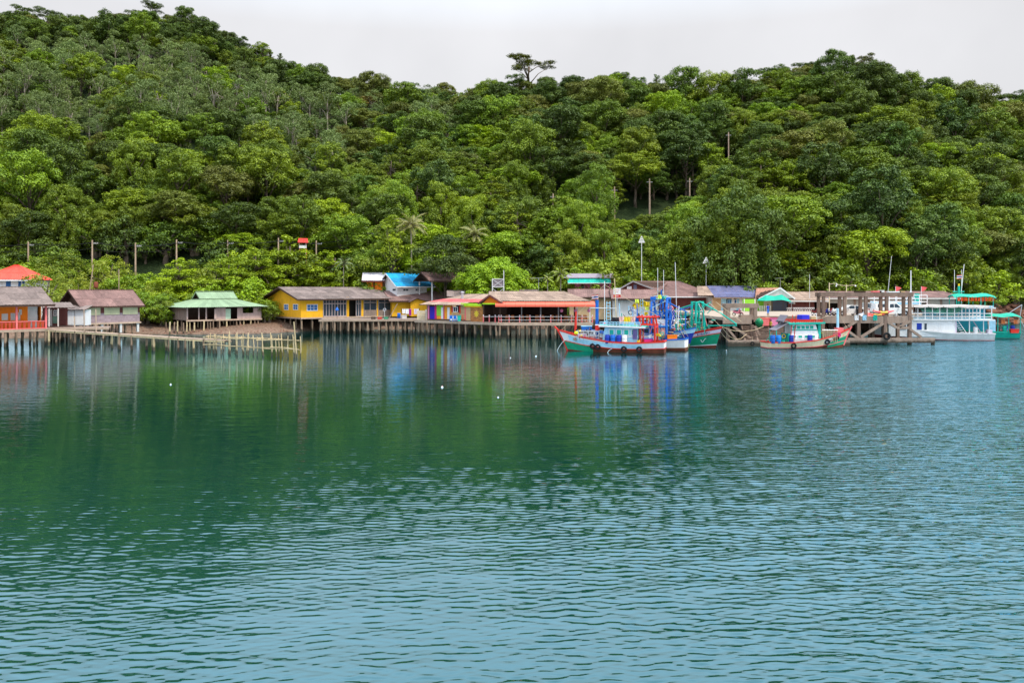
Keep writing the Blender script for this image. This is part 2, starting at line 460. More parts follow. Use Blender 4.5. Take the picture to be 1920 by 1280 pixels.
    ms = nn.new('ShaderNodeMixShader'); l.new(fr.outputs[0], ms.inputs[0]); l.new(df.outputs[0], ms.inputs[1]); l.new(gl.outputs[0], ms.inputs[2])
    l.new(ms.outputs[0], o.inputs[0])
    me.materials.append(m)
    ob = place(me, 'water'); tag(ob, 'calm emerald green bay with wind ripples', 'water', kind='structure')
build_water()

# ================================================================== trees
def quads(name, v4, rnd, material):
    """v4: (n,4,3) leaf corners -> mesh with a per-leaf random attribute"""
    n = len(v4)
    me = bpy.data.meshes.new(name)
    me.vertices.add(n * 4); me.vertices.foreach_set('co', v4.reshape(-1).astype(np.float32))
    me.loops.add(n * 4); me.loops.foreach_set('vertex_index', np.arange(n * 4, dtype=np.int32))
    me.polygons.add(n); me.polygons.foreach_set('loop_start', np.arange(n, dtype=np.int32) * 4)
    a = me.attributes.new('rnd', 'FLOAT', 'POINT'); a.data.foreach_set('value', np.repeat(rnd, 4).astype(np.float32))
    me.materials.append(material)
    me.update(); me.validate()
    return me

def unit(a): return a / np.maximum(np.linalg.norm(a, axis=1, keepdims=True), 1e-6)

def leaves(puffs, dens, size, up=0.55, shell=0.6, jit=0.5, low=0.3, seed=0, asp=0.6, droop=0.0):
    """puffs: list of (cx,cy,cz,rx,ry,rz). Leaf-sized diamonds spread through the shell of every puff."""
    g = np.random.default_rng(seed); V = []; Rn = []
    for (cx, cy, cz, rx, ry, rz) in puffs:
        area = 4 * math.pi * ((rx * ry) ** 1.6 / 3 + (rx * rz) ** 1.6 / 3 + (ry * rz) ** 1.6 / 3) ** (1 / 1.6)
        n = max(10, int(area * dens))
        d = unit(g.normal(size=(n, 3)))
        flip = (d[:, 2] < 0) & (g.random(n) > low); d[flip, 2] *= -1
        rad = shell + (1 - shell) * g.random(n) ** 0.6
        r = np.array([rx, ry, rz])
        p = np.array([cx, cy, cz]) + d * r * rad[:, None]
        p += g.normal(scale=0.10 * rx, size=(n, 3))
        nr = unit(unit(d / r) + np.array([0, 0, up]) + g.normal(scale=jit * 0.6, size=(n, 3)))
        t = unit(np.cross(nr, g.normal(size=(n, 3)))); b = np.cross(nr, t)
        t[:, 2] -= droop; 
        L = size * (0.6 + 0.8 * g.random(n))[:, None]
        q = np.stack([p - t * L * 0.5, p + b * L * asp * 0.5, p + t * L * 0.5, p - b * L * asp * 0.5], 1)
        V.append(q); Rn.append(np.clip(0.65 * g.random(n) + 0.35 * g.random(), 0, 1))
    return np.concatenate(V), np.concatenate(Rn)

def sub_puffs(lobes, k, frac, flat, seed, low=-0.25):
    g = np.random.default_rng(seed); out = []
    for (cx, cy, cz, r, fz) in lobes:
        for i in range(k):
            d = g.normal(size=3); d /= np.linalg.norm(d)
            if d[2] < low: d[2] *= -0.8
            pr = r * frac * (0.7 + 0.6 * g.random())
            out.append((cx + d[0] * r * 0.82, cy + d[1] * r * 0.82, cz + d[2] * r * fz * 0.82, pr, pr, pr * flat))
    return out

def trunk_mb(h, r, limbs, lean=0.0, seed=0):
    g = random.Random(seed); mb = MB()
    pts = [(0, 0, -0.8)]
    n = 5
    for i in range(1, n + 1):
        t = i / n; pts.append((lean * t + g.uniform(-.15, .15), g.uniform(-.15, .15), h * t))
    mb.tube(pts, [r * (1.25 - 0.75 * i / n) for i in range(n + 1)], 7)
    for (x, y, z) in limbs:
        s = g.uniform(0.5, 0.9)
        b = Vector((lean * s, 0, h * s)); e = Vector((x, y, z)); mdl = b.lerp(e, 0.5) + Vector((0, 0, 0.12 * (e - b).length))
        mb.tube([b, mdl, e], [r * 0.5, r * 0.32, r * 0.12], 5)
    return mb

BARK = mat('bark', (0.13, 0.095, 0.07), 0.9, 0.3, 2.0, 0.4, (0.04, 0.035, 0.025), bump=0.4)
BARKP = mat('bark_pale', (0.36, 0.30, 0.24), 0.9, 0.25, 2.0, 0.3, (0.10, 0.08, 0.06), bump=0.3)
L_DARK = leafmat('leaf_dark', (0.028, 0.052, 0.003), (0.130, 0.190, 0.006), 0.012, 0.20, 0.30)
L_MID = leafmat('leaf_mid', (0.066, 0.112, 0.002), (0.260, 0.340, 0.004), 0.016, 0.24, 0.28)
L_LIME = leafmat('leaf_lime', (0.13, 0.205, 0.001), (0.38, 0.50, 0.004), 0.010, 0.27, 0.20)
L_OLIVE = leafmat('leaf_olive', (0.065, 0.078, 0.006), (0.20, 0.21, 0.018), 0.015, 0.20, 0.25)
L_GREY = leafmat('leaf_greygreen', (0.080, 0.120, 0.022), (0.23, 0.29, 0.075), 0.010, 0.24, 0.22)
L_TEAL = leafmat('leaf_bluegreen', (0.028, 0.060, 0.006), (0.125, 0.195, 0.014), 0.010, 0.20, 0.25)
L_RUST = leafmat('leaf_rust', (0.10, 0.085, 0.010), (0.27, 0.16, 0.022), 0.010, 0.35, 0.15)
L_PALM = leafmat('leaf_palm', (0.17, 0.18, 0.03), (0.38, 0.35, 0.10), 0.008, 0.35, 0.15)
L_MANGO = leafmat('leaf_mango', (0.14, 0.25, 0.001), (0.36, 0.52, 0.004), 0.004, 0.25, 0.05)
L_YEL = leafmat('leaf_yellowgreen', (0.14, 0.18, 0.006), (0.34, 0.37, 0.02), 0.010, 0.40, 0.15)

PROTO = {}     # kind -> (trunk mesh, crown mesh, nominal height)
def proto(kind, leafm, puffs, limbs, th, tr, size, dens, bark=BARK, lean=0.0, seed=0, **kw):
    v, r = leaves(puffs, dens, size, seed=seed, **kw)
    c = quads('crown', v, r, leafm)
    t = trunk_mb(th, tr, limbs, lean, seed).mesh('trunk', bark, True)
    PROTO[kind] = (t, c, float(v[:, :, 2].max()))

def lobes_round(seed, R0, zc, rz, n, lobe=0.5, bottom=-0.25):
    g = np.random.default_rng(seed); out = []
    for i in range(n):
        t = (i + 0.5) / n
        z = bottom + (1 - bottom) * t; a = i * 2.399 + g.random() * 0.6
        rr = math.sqrt(max(0, 1 - z * z)) * (0.85 + 0.3 * g.random())
        lr = R0 * lobe * (0.75 + 0.5 * g.random())
        out.append((rr * math.cos(a) * R0 * 0.80, rr * math.sin(a) * R0 * 0.80, zc + z * rz * 0.85, lr, 0.8))
    return out

def mk_round(kind, leafm, seed, R0=5.0, zc=8.0, rz=4.0, n=11, k=10, size=0.30, dens=15.0, frac=0.42, flat=0.62, lobe=0.40, **kw):
    lb = lobes_round(seed, R0, zc, rz, n, lobe)
    pf = sub_puffs(lb, k, frac, flat, seed + 1)
    core = [(0, 0, zc, R0 * 0.62, R0 * 0.62, rz * 0.6)]
    proto(kind, leafm, pf + core, [(l[0], l[1], l[2]) for l in lb[::2]], zc, 0.28, size, dens, seed=seed, **kw)

def mk_tier(kind, leafm, seed, R0=5.5, h=11.0, tiers=5, size=0.32, dens=20.0, z0=3.0):
    g = np.random.default_rng(seed); pf = []; limbs = []
    for i in range(tiers):
        t = i / (tiers - 1); z = z0 + (h - z0) * t; rr = R0 * (1 - 0.62 * t ** 1.4) * (0.85 + 0.3 * g.random())
        nb = 7 if i < tiers - 1 else 3
        for j in range(nb):
            a = 2 * math.pi * (j + g.random() * 0.7) / nb + i
            for s in (0.45, 0.8, 1.02):
                q = rr * s * (0.8 + 0.3 * g.random())
                pr = rr * 0.26 * (0.8 + 0.5 * g.random())
                pf.append((q * math.cos(a), q * math.sin(a), z + 1.2 * g.random() + (0.25 - 0.5 * g.random()) * s, pr, pr, 0.5))
            limbs.append((rr * 0.9 * math.cos(a), rr * 0.9 * math.sin(a), z))
    proto(kind, leafm, pf, limbs, h, 0.22, size, dens, seed=seed, up=1.1, jit=0.5, low=0.1)

def mk_rubber(kind, leafm, seed, h=12.0):
    g = np.random.default_rng(seed); lb = []
    for i in range(7):
        a = i * 2.4 + g.random(); rr = 1.6 * g.random() ** 0.5 + 0.3
        lb.append((rr * math.cos(a) * 1.4, rr * math.sin(a) * 1.4, h * (0.62 + 0.38 * i / 6), 1.35 + 0.5 * g.random(), 0.9))
    pf = sub_puffs(lb, 8, 0.42, 0.8, seed)
    proto(kind, leafm, pf, [(l[0], l[1], l[2]) for l in lb], h * 0.85, 0.19, 0.32, 7.0, bark=BARKP, lean=g.uniform(-1, 1), seed=seed, jit=0.9, up=0.3)

def mk_umbrella(kind, leafm, seed, h=17.0, R0=6.0):
    g = np.random.default_rng(seed); lb = []
    for i in range(9):
        a = i * 2.4 + g.random(); rr = R0 * (0.25 + 0.75 * g.random() ** 0.6)
        lb.append((rr * math.cos(a), rr * math.sin(a) * 0.8, h - 0.28 * rr * 0.9 + g.uniform(-1.6, 0.8), 1.5 + g.random(), 0.45))
    pf = sub_puffs(lb, 9, 0.42, 0.55, seed, low=-0.1)
    proto(kind, leafm, pf, [(l[0], l[1], l[2] - 0.3) for l in lb], h * 0.86, 0.30, 0.32, 11.0, seed=seed, up=0.9, low=0.15)

def mk_vine(kind, leafm, seed, R0=5.0, h=15.0):
    """a tree smothered in creepers: an uneven mound with hanging curtains down to the ground"""
    g = np.random.default_rng(seed); pf = []
    lb = lobes_round(seed, R0, h - R0 * 0.9, R0 * 0.9, 9, 0.42, bottom=0.0)
    pf += sub_puffs(lb, 9, 0.42, 0.7, seed + 3)
    for i in range(17):
        a = 2 * math.pi * i / 17 + g.random() * 0.3; rr = R0 * (0.72 + 0.35 * g.random()); top = h - R0 * (0.9 + 0.5 * g.random())
        z = top; bot = g.uniform(0.0, 0.55) * h
        while z > bot:
            pr = 0.75 + 0.6 * g.random()
            pf.append((rr * math.cos(a) + g.normal() * 0.35, rr * math.sin(a) + g.normal() * 0.35, z, pr, pr, pr * 1.25)); z -= pr * 1.25
            rr += 0.05
    proto(kind, leafm, pf, [(l[0], l[1], l[2]) for l in lb[::3]], h * 0.7, 0.3, 0.29, 13.0, seed=seed, up=0.35, low=0.5, droop=0.35)

def mk_dark_spire(kind, leafm, seed, h=15.0):
    g = np.random.default_rng(seed); pf = []; limbs = []
    for i in range(26):
        t = i / 25; z = h * (0.3 + 0.7 * t); L = (1.0 - t) * 3.8 + 0.7; a = i * 2.4 + g.random()
        for s in np.linspace(0.35, 1, 4):
            pf.append((L * s * math.cos(a), L * s * math.sin(a), z + 0.9 * s * s, 0.62, 0.62, 0.36))
        limbs.append((L * math.cos(a), L * math.sin(a), z + 0.8))
    proto(kind, leafm, pf, limbs, h, 0.24, 0.32, 9.0, seed=seed, up=0.6, low=0.3)

mk_round('dark_a', L_DARK, 21, 5.0, 8.2, 4.3)
mk_round('dark_b', L_DARK, 22, 4.3, 9.5, 4.8, n=12, lobe=0.5, flat=0.8)
mk_round('mid_a', L_MID, 23, 5.2, 8.0, 4.0)
mk_round('mid_b', L_MID, 24, 4.2, 8.8, 4.6, n=13, lobe=0.42)
mk_round('teal_a', L_TEAL, 25, 4.6, 8.4, 4.6, n=10, size=0.32)
mk_round('olive_a', L_OLIVE, 26, 5.0, 8.6, 3.8, n=12, lobe=0.44, flat=0.6)
mk_round('lime_a', L_LIME, 27, 4.2, 8.0, 4.2, n=10, lobe=0.42, flat=0.55, up=0.8)
mk_round('lime_b', L_LIME, 37, 5.0, 7.2, 3.4, n=11, lobe=0.42, flat=0.5, up=0.8)
mk_round('dome', L_MANGO, 28, 6.3, 6.6, 6.0, n=34, k=10, lobe=0.30, frac=0.46, flat=0.8, size=0.28, dens=17.0)
mk_tier('tier_a', L_LIME, 29, 6.2, 11.0, 5)
mk_tier('tier_b', L_MID, 30, 5.2, 12.5, 6)
mk_rubber('rubber_a', L_GREY, 31, 12.5)
mk_rubber('rubber_b', L_GREY, 32, 11.0)
mk_umbrella('umbrella_a', L_OLIVE, 33, 17.0, 6.2)
mk_umbrella('umbrella_b', L_DARK, 34, 15.0, 5.0)
mk_vine('vine_a', L_MID, 35, 5.0, 15.0)
L_VINE = leafmat('leaf_vine', (0.030, 0.058, 0.002), (0.125, 0.175, 0.005), 0.008, 0.22, 0.1)
mk_vine('vine_c', L_VINE, 47, 5.2, 15.0)
mk_vine('vine_b', L_MID, 36, 4.4, 12.0)
mk_dark_spire('spire', L_DARK, 38, 15.0)
mk_round('rust', L_RUST, 39, 3.6, 8.5, 3.4, n=9, lobe=0.42)
mk_round('bush_a', L_LIME, 40, 2.4, 1.5, 1.7, n=9, k=8, size=0.2, dens=22)
mk_round('bush_b', L_YEL, 41, 2.6, 2.6, 2.4, n=11, k=8, size=0.2, dens=15, jit=0.9)
mk_round('bush_c', L_MID, 42, 2.6, 1.6, 1.8, n=9, k=8, size=0.22, dens=19)
mk_round('bush_d', L_DARK, 45, 2.6, 1.7, 1.9, n=9, k=8, size=0.22, dens=19)
mk_round('tall_lime', L_LIME, 43, 3.0, 9.0, 6.6, n=16, k=7, lobe=0.36, flat=0.7)

def tree(kind, x, Y, s=1.0, sz=1.0, rz=None, label=None, name='tree', group=None, z=None, cat='tree'):
    t, c, h = PROTO[kind]
    z = ground(x, Y) - 0.2 if z is None else z
    root = thing(name, label, cat, (x, Y, z), random.uniform(0, 6.28) if rz is None else rz, group)
    root.scale = (s, s, s * sz)
    place(t, 'trunk', root); place(c, 'crown', root)
    return root

LAB = {'dark_a': ('dark green broadleaf tree in the hillside forest', 'dark broadleaf trees'), 'dark_b': ('dark green broadleaf tree in the hillside forest', 'dark broadleaf trees'),
       'mid_a': ('mid green bushy tree in the hillside forest', 'mid green trees'), 'mid_b': ('mid green bushy tree in the hillside forest', 'mid green trees'),
       'teal_a': ('bluish green dense tree in the hillside forest', 'bluish green trees'), 'olive_a': ('olive brown-green tree in the hillside forest', 'olive green trees'),
       'lime_a': ('bright lime green tree in the hillside forest', 'bright lime trees'), 'lime_b': ('bright lime green tree in the hillside forest', 'bright lime trees'),
       'tier_b': ('green tree with flat layered branches in the forest', 'layered forest trees'), 'rubber_a': ('slender grey-green plantation tree with pale bare trunk', 'slender plantation trees'),
       'rubber_b': ('slender grey-green plantation tree with pale bare trunk', 'slender plantation trees'), 'vine_a': ('tree smothered in green hanging creepers on the slope', 'creeper covered trees'),
       'vine_b': ('tree smothered in lime green creepers on the slope', 'lime creeper trees'), 'umbrella_a': ('tall tree with flat open crown on the ridge', 'ridge trees with flat crowns'),
       'umbrella_b': ('tall tree with flat open crown on the ridge', 'ridge trees with flat crowns'), 'spire': ('dark spiky tall tree on the ridge', 'dark spiky ridge trees'),
       'rust': ('tree with rusty orange young leaves in the forest', 'rusty leaved trees')}

ZONES = [(60, 'the red roofed house'), (180, 'the maroon hut'), (300, 'the beach walkway'), (400, 'the green roofed house'), (500, 'the bamboo jetty'), (600, 'the yellow gable'), (690, 'the latticed yellow house'), (780, 'the blue roofed house'), (860, 'the open pavilion'), (950, 'the mango tree'), (1050, 'the restaurant roof'), (1120, 'the pink house'), (1200, 'the brown gable'), (1290, 'the blue gantry boat'), (1370, 'the green hulled boat'), (1440, 'the lime kiosk'), (1500, 'the grey shutters'), (1560, 'the brown shop'), (1640, 'the white sedan'), (1720, 'the pier end'), (1810, 'the white ferry'), (1900, 'the teal boat')]
def zone(px):
    for a, b in ZONES:
        if px < a: return b
    return 'the boulder shore'
def pick(px, py, t, r):
    u = r.random()
    if t > 0.9:
        return r.choice(['umbrella_b', 'dark_b', 'dark_a', 'dark_b', 'olive_a', 'teal_a', 'mid_b', 'dark_b', 'mid_a', 'spire', 'olive_a']) if not 560 < px < 900 else r.choice(['rubber_a', 'mid_b', 'olive_a', 'rubber_b', 'mid_a'])
    if px < 640 and 0.30 < t < 0.72:
        return r.choice(['rubber_a', 'rubber_b', 'rubber_a', 'rubber_b', 'rubber_a', 'mid_b'] if u < 0.93 else ['lime_a', 'dark_a'])
    if 640 <= px < 880 and 0.55 < t:
        return r.choice(['rubber_a', 'rubber_b', 'mid_a', 'olive_a', 'teal_a'])
    if t < 0.32:
        if px < 640: return r.choice(['dark_a', 'mid_a', 'mid_b', 'lime_b', 'olive_a', 'dark_b', 'vine_a', 'mid_a'])
        return r.choice(['mid_a', 'vine_a', 'vine_b', 'mid_b', 'dark_a', 'lime_b', 'vine_a', 'teal_a', 'tier_b'])
    if px < 640:
        return r.choice(['dark_a', 'dark_b', 'mid_a', 'teal_a', 'mid_b', 'olive_a', 'dark_b'])
    return r.choice(['dark_a', 'dark_b', 'mid_a', 'mid_b', 'teal_a', 'olive_a', 'mid_a', 'olive_a', 'lime_a', 'vine_a', 'dark_b'])

def z_at(py, Y): return Z(py, Y)
def road_Y(px, y1):
    Y = 158.0
    while Y < 300 and HY - (ground(X(px, Y), Y) + 4.5 - H) * F / Y > y1: Y += 1
    return Y
ROADP = [(1037, 363, 386), (1152, 350, 402), (1218, 335, 385), (1293, 334, 360), (1366, 248, 302)]
SIGHT = [(a, c, road_Y(a, c), 0.2) for a, b, c in ROADP] + [(568, 468, 160, 0.8)]
def forest():
    r = random.Random(3); cand = []
    Y = 156.0
    while Y < 385:
        step = 5.7 + (Y - 150) * 0.005
        x = -Y * 0.92 - 20
        while x < Y * 0.92 + 20:
            xx = x + r.uniform(-2.4, 2.4); yy = Y + r.uniform(-2.4, 2.4)
            x += step * r.uniform(0.85, 1.25)
            px = PX(xx, yy)
            ft = np.interp(px, FOOT_PX, FOOT_Y); rd = np.interp(px, RIDGE_PX, RIDGE_Y)
            t = (yy - ft) / (rd - ft)
            if t < 0.0 or t > 1.12: continue
            z = ground(xx, yy); py = HY - (z + 8 - H) * F / yy
            if px < 640 and t < 0.06: continue
            if 1000 < px < 1330 and 0.10 < t < 0.20 and r.random() < 0.5: continue      # the hill road
            k = pick(px, py, min(t, 1), r)
            s = r.choice([0.62, 0.72, 0.8, 0.86, 0.94, 1.02, 1.15]) * r.uniform(0.94, 1.06) * (1.08 if px > 700 else 1.0) * (1.1 if px > 1230 else 1.0)
            if t > 0.85: s = min(s, 0.92)
            if k.startswith('vine'): s = min(s, 0.85)
            sz = r.choice([0.85, 0.92, 1.0, 1.08, 1.18, 1.3])
            if 0.85 < t: sz = r.uniform(0.85, 1.08)
            hide = False
            for (ppx, py1, pY, hwd) in SIGHT:            # clearings where the road poles and the red hut stand free
                hgt = PROTO[k][2] * s * sz; top = HY - (z + hgt - H) * F / yy
                if yy < pY + 3 and abs(px - ppx) * yy / F < 4.6 * s + hwd and top < py1: 
                    f_ = (z_at(py1 + 4, yy) - z) / hgt
                    if f_ < 0.45: hide = True
                    else: s *= f_
            if hide: continue
            cand.append((yy, xx, z, k, s, sz, r.uniform(0, 6.28), px))
        Y += step * 0.92
    cand.sort(key=lambda c: c[0] / c[4] + (400 if not -60 < c[7] < 1980 else 0))
    near, far = cand[:262], cand[262:]
    for (yy, xx, z, k, s, sz, rz, px) in near:
        ft = np.interp(px, FOOT_PX, FOOT_Y); rd = np.interp(px, RIDGE_PX, RIDGE_Y); t_ = (yy - ft) / (rd - ft)
        lab = LAB[k][0].replace(' in the hillside forest', '').replace(' in the forest', '').replace(' on the slope', '').replace(' on the ridge', '').replace('tree', ('tall ' if sz > 1.08 else 'squat ' if sz < 0.93 else '') + 'tree', 1)
        lab += (' at the foot above ' if t_ < 0.07 else ' low above ' if t_ < 0.16 else ' farther up above ') + zone(px); grp = 'trees: ' + lab
        tree(k, xx, yy, s, sz, rz, lab, 'forest_tree', grp, z - 0.3)
    scatter('forest', 'dense tropical forest covering the hill up to the skyline', 'forest', far)
    under = []
    for (yy, xx, z, k, s, sz, rz, px) in cand:
        if yy < 275 and -250 < px < 2200:
            for j in range(2 if yy < 200 else 1):
                if yy > 200 and r.random() < 0.4: continue
                x2 = xx + r.uniform(-4, 4); y2 = yy + r.uniform(-4.5, 1.5); p2 = PX(x2, y2)
                if y2 < np.interp(p2, FOOT_PX, FOOT_Y) + 2: continue
                if any(abs(p2 - q[0]) < 16 and y2 < q[2] + 2 for q in SIGHT): continue
                under.append((y2, x2, ground(x2, y2), r.choice(['bush_c', 'bush_d', 'bush_d', 'bush_d']), r.uniform(0.8, 1.9), r.uniform(0.9, 1.5), r.uniform(0, 6.28), p2))  # mostly dark bushes: shade of the forest gaps put into leaf colour
    scatter('undergrowth', 'leafy undergrowth and creepers filling the gaps between the forest trees', 'undergrowth', under)
def scatter(name, label, cat, far):
    """one mass of trees or shrubs nobody could count"""
    kinds = sorted({c[3] for c in far})
    lib = bpy.data.collections.new(name + '_library')
    for i, k in enumerate(kinds):
        t, c, h = PROTO[k]
        bm = bmesh.new(); bm.from_mesh(c)
        me = bpy.data.meshes.new(name + '_part')
        bm.from_mesh(t); bm.faces.ensure_lookup_table(); nf = len(c.polygons)
        for j in range(nf, len(bm.faces)): bm.faces[j].material_index = 1
        bm.to_mesh(me); bm.free()
        me.materials.append(c.materials[0]); me.materials.append(t.materials[0])
        ob = bpy.data.objects.new('%02d_%s_part' % (i, name), me); lib.objects.link(ob)
    me = bpy.data.meshes.new(name)
    me.vertices.add(len(far)); me.vertices.foreach_set('co', np.array([(c[1], c[0], c[2] - 0.3) for c in far], dtype=np.float32).ravel())
    for nm, ty, val in (('kind_id', 'INT', [kinds.index(c[3]) for c in far]), ('spin', 'FLOAT', [c[6] for c in far])):
        a = me.attributes.new(nm, ty, 'POINT'); a.data.foreach_set('value', val)
    a = me.attributes.new('size', 'FLOAT_VECTOR', 'POINT'); a.data.foreach_set('vector', np.array([(c[4], c[4], c[4] * c[5]) for c in far], dtype=np.float32).ravel())
    ob = place(me, name); tag(ob, label, cat, kind='stuff')
    ng = bpy.data.node_groups.new(name, 'GeometryNodeTree')
    ng.interface.new_socket('Geometry', in_out='INPUT', socket_type='NodeSocketGeometry')
    ng.interface.new_socket('Geometry', in_out='OUTPUT', socket_type='NodeSocketGeometry')
    n = ng.nodes; gi = n.new('NodeGroupInput'); go = n.new('NodeGroupOutput')
    m2p = n.new('GeometryNodeMeshToPoints')
    ci = n.new('GeometryNodeCollectionInfo'); ci.inputs['Collection'].default_value = lib
    ci.inputs['Separate Children'].default_value = True; ci.inputs['Reset Children'].default_value = True
    ip = n.new('GeometryNodeInstanceOnPoints'); ip.inputs['Pick Instance'].default_value = True
    def attr(nm, ty):
        q = n.new('GeometryNodeInputNamedAttribute'); q.data_type = ty; q.inputs['Name'].default_value = nm; return q.outputs[0]
    cx = n.new('ShaderNodeCombineXYZ'); ng.links.new(attr('spin', 'FLOAT'), cx.inputs[2])
    ng.links.new(gi.outputs[0], m2p.inputs[0]); ng.links.new(m2p.outputs[0], ip.inputs['Points'])
    ng.links.new(ci.outputs[0], ip.inputs['Instance']); ng.links.new(attr('kind_id', 'INT'), ip.inputs['Instance Index'])
    ng.links.new(cx.outputs[0], ip.inputs['Rotation']); ng.links.new(attr('size', 'FLOAT_VECTOR'), ip.inputs['Scale'])
    ng.links.new(ip.outputs[0], go.inputs[0])
    md = ob.modifiers.new(name, 'NODES'); md.node_group = ng
forest()

# ================================================================== building kit
C = srgb
M_ROOFG = mat('roof_fibre_cement', C(122, 106, 100), 0.9, 0.28, 1.5, 0.65, (0.05, 0.042, 0.036), rnd=0.24, bump=0.2)
M_ROOFB = mat('roof_brown', C(128, 98, 92), 0.85, 0.25, 1.5, 0.6, (0.06, 0.045, 0.04), rnd=0.2)
M_ROOFT = mat('roof_tan', C(152, 128, 112), 0.85, 0.25, 1.5, 0.55, (0.08, 0.06, 0.045), rnd=0.2)
M_ROOFRED = mat('roof_red', C(224, 78, 60), 0.7, 0.15, 1.0, 0.3, (0.25, 0.07, 0.05), rnd=0.12)
M_ROOFPINK = mat('roof_faded_red', C(196, 84, 84), 0.7, 0.18, 1.0, 0.35, (0.35, 0.27, 0.24), rnd=0.16)
M_ROOFGRN = mat('roof_pale_green', C(132, 152, 120), 0.7, 0.16, 0.8, 0.4, (0.12, 0.13, 0.08), rnd=0.12)
M_ROOFBLUE = mat('roof_blue', C(10, 138, 186), 0.6, 0.18, 1.0, 0.4, (0.18, 0.36, 0.42), rnd=0.2)
M_ROOFPUR = mat('roof_faded_blue', C(92, 95, 128), 0.7, 0.25, 1.0, 0.75, (0.28, 0.16, 0.11), rnd=0.14)
M_ROOFPEACH = mat('roof_peach', C(176, 126, 104), 0.8, 0.15, 1.2, 0.3, (0.15, 0.09, 0.06), rnd=0.10)
M_ROOFW = mat('roof_white', C(214, 208, 214), 0.6, 0.08, 1.0, 0.25, (0.3, 0.27, 0.27), rnd=0.06)
M_WOODG = mat('wood_grey', C(146, 124, 112), 0.9, 0.25, 2.0, 0.4, (0.09, 0.07, 0.055), streak=True, bump=0.3, rnd=0.12)
M_WOODP = mat('wood_pale', C(176, 150, 130), 0.9, 0.22, 2.0, 0.35, (0.12, 0.09, 0.07), bump=0.3, rnd=0.14)
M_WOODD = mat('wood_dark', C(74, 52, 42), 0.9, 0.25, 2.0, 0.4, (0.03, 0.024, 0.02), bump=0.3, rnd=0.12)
M_WOODR = mat('wood_maroon', C(112, 62, 58), 0.85, 0.22, 2.0, 0.4, (0.08, 0.05, 0.045), streak=True, rnd=0.08)
M_PILE = mat('pile_wood', C(140, 116, 96), 0.95, 0.35, 1.6, 0.6, (0.06, 0.045, 0.035), streak=True, bump=0.5, rnd=0.28)
M_BAMBOO = mat('bamboo', C(196, 172, 132), 0.8, 0.22, 2.0, 0.35, (0.16, 0.12, 0.08), rnd=0.2)
M_YEL = mat('paint_yellow', C(236, 170, 32), 0.8, 0.16, 0.9, 0.42, (0.24, 0.13, 0.03), streak=True)
M_ORANGE = mat('paint_orange', C(238, 122, 22), 0.8, 0.16, 0.9, 0.35, (0.25, 0.10, 0.03), streak=True)
M_WHITE = mat('paint_white', C(228, 224, 224), 0.7, 0.10, 1.0, 0.38, (0.35, 0.31, 0.28), streak=True, rnd=0.04)
M_WHITED = mat('paint_white_old', C(206, 200, 196), 0.8, 0.15, 1.2, 0.5, (0.28, 0.22, 0.18), streak=True, rnd=0.08)
M_PINK = mat('paint_pink', C(226, 130, 168), 0.75, 0.08, 1.0, 0.12, (0.4, 0.2, 0.25))
M_ROSE = mat('paint_rose', C(226, 112, 112), 0.7, 0.12, 1.0, 0.2, (0.5, 0.35, 0.32), rnd=0.08)
M_LILAC = mat('paint_lilac', C(214, 196, 212), 0.7, 0.06, 1.0, 0.1)
M_TEAL = mat('paint_teal', C(20, 172, 152), 0.55, 0.22, 1.2, 0.55, (0.02, 0.16, 0.13), rnd=0.06)
M_LIME = mat('paint_lime', C(140, 206, 52), 0.7, 0.08, 1.0, 0.08, (0.2, 0.3, 0.06))
M_BLUE = mat('paint_blue', C(20, 96, 186), 0.5, 0.22, 1.2, 0.55, (0.03, 0.10, 0.20), rnd=0.08)
M_NAVY = mat('paint_deep_blue', C(24, 54, 160), 0.5, 0.22, 1.2, 0.55, (0.02, 0.04, 0.12), rnd=0.08)
M_SKY = mat('paint_light_blue', C(160, 206, 228), 0.55, 0.22, 1.2, 0.55, (0.4, 0.42, 0.42), rnd=0.06)
M_RED = mat('paint_red', C(206, 46, 32), 0.55, 0.22, 1.2, 0.55, (0.22, 0.05, 0.03), rnd=0.06)
M_MAG = mat('paint_magenta', C(206, 36, 110), 0.6, 0.1, 1.0, 0.1)
M_GREEN = mat('paint_sea_green', C(18, 148, 108), 0.5, 0.22, 1.2, 0.55, (0.02, 0.12, 0.09), rnd=0.05)
M_CREAM = mat('paint_cream', C(222, 200, 166), 0.7, 0.15, 1.0, 0.4, (0.3, 0.17, 0.09), streak=True, rnd=0.05)
M_RUST = mat('rusty_antifoul', C(112, 58, 40), 0.9, 0.35, 0.9, 0.6, (0.05, 0.035, 0.028), bump=0.3)
M_TAN = mat('paint_tan', C(196, 160, 120), 0.8, 0.12, 1.0, 0.25, (0.25, 0.17, 0.11))
M_GREYB = mat('paint_grey_blue', C(110, 116, 140), 0.6, 0.10, 1.0, 0.2)
M_GREY = mat('paint_grey', C(150, 146, 146), 0.7, 0.12, 1.0, 0.3, rnd=0.08)
M_SAGE = mat('shutter_sage', C(196, 190, 152), 0.8, 0.12, 1.2, 0.3, (0.25, 0.2, 0.15), streak=True)
M_CONC = mat('concrete', C(150, 128, 114), 0.95, 0.25, 1.0, 0.55, (0.09, 0.065, 0.05), streak=True, bump=0.35, rnd=0.08)
M_CONCP = mat('concrete_pale', C(168, 150, 134), 0.95, 0.15, 1.0, 0.3, (0.18, 0.14, 0.11), bump=0.3)
M_CONCD = mat('concrete_weathered', C(124, 102, 90), 0.95, 0.3, 1.2, 0.6, (0.05, 0.036, 0.03), streak=True, bump=0.4, rnd=0.12)
M_DARK = mat('dark_interior', (0.02, 0.016, 0.014), 0.95, 0.2, 1.0, 0.0)
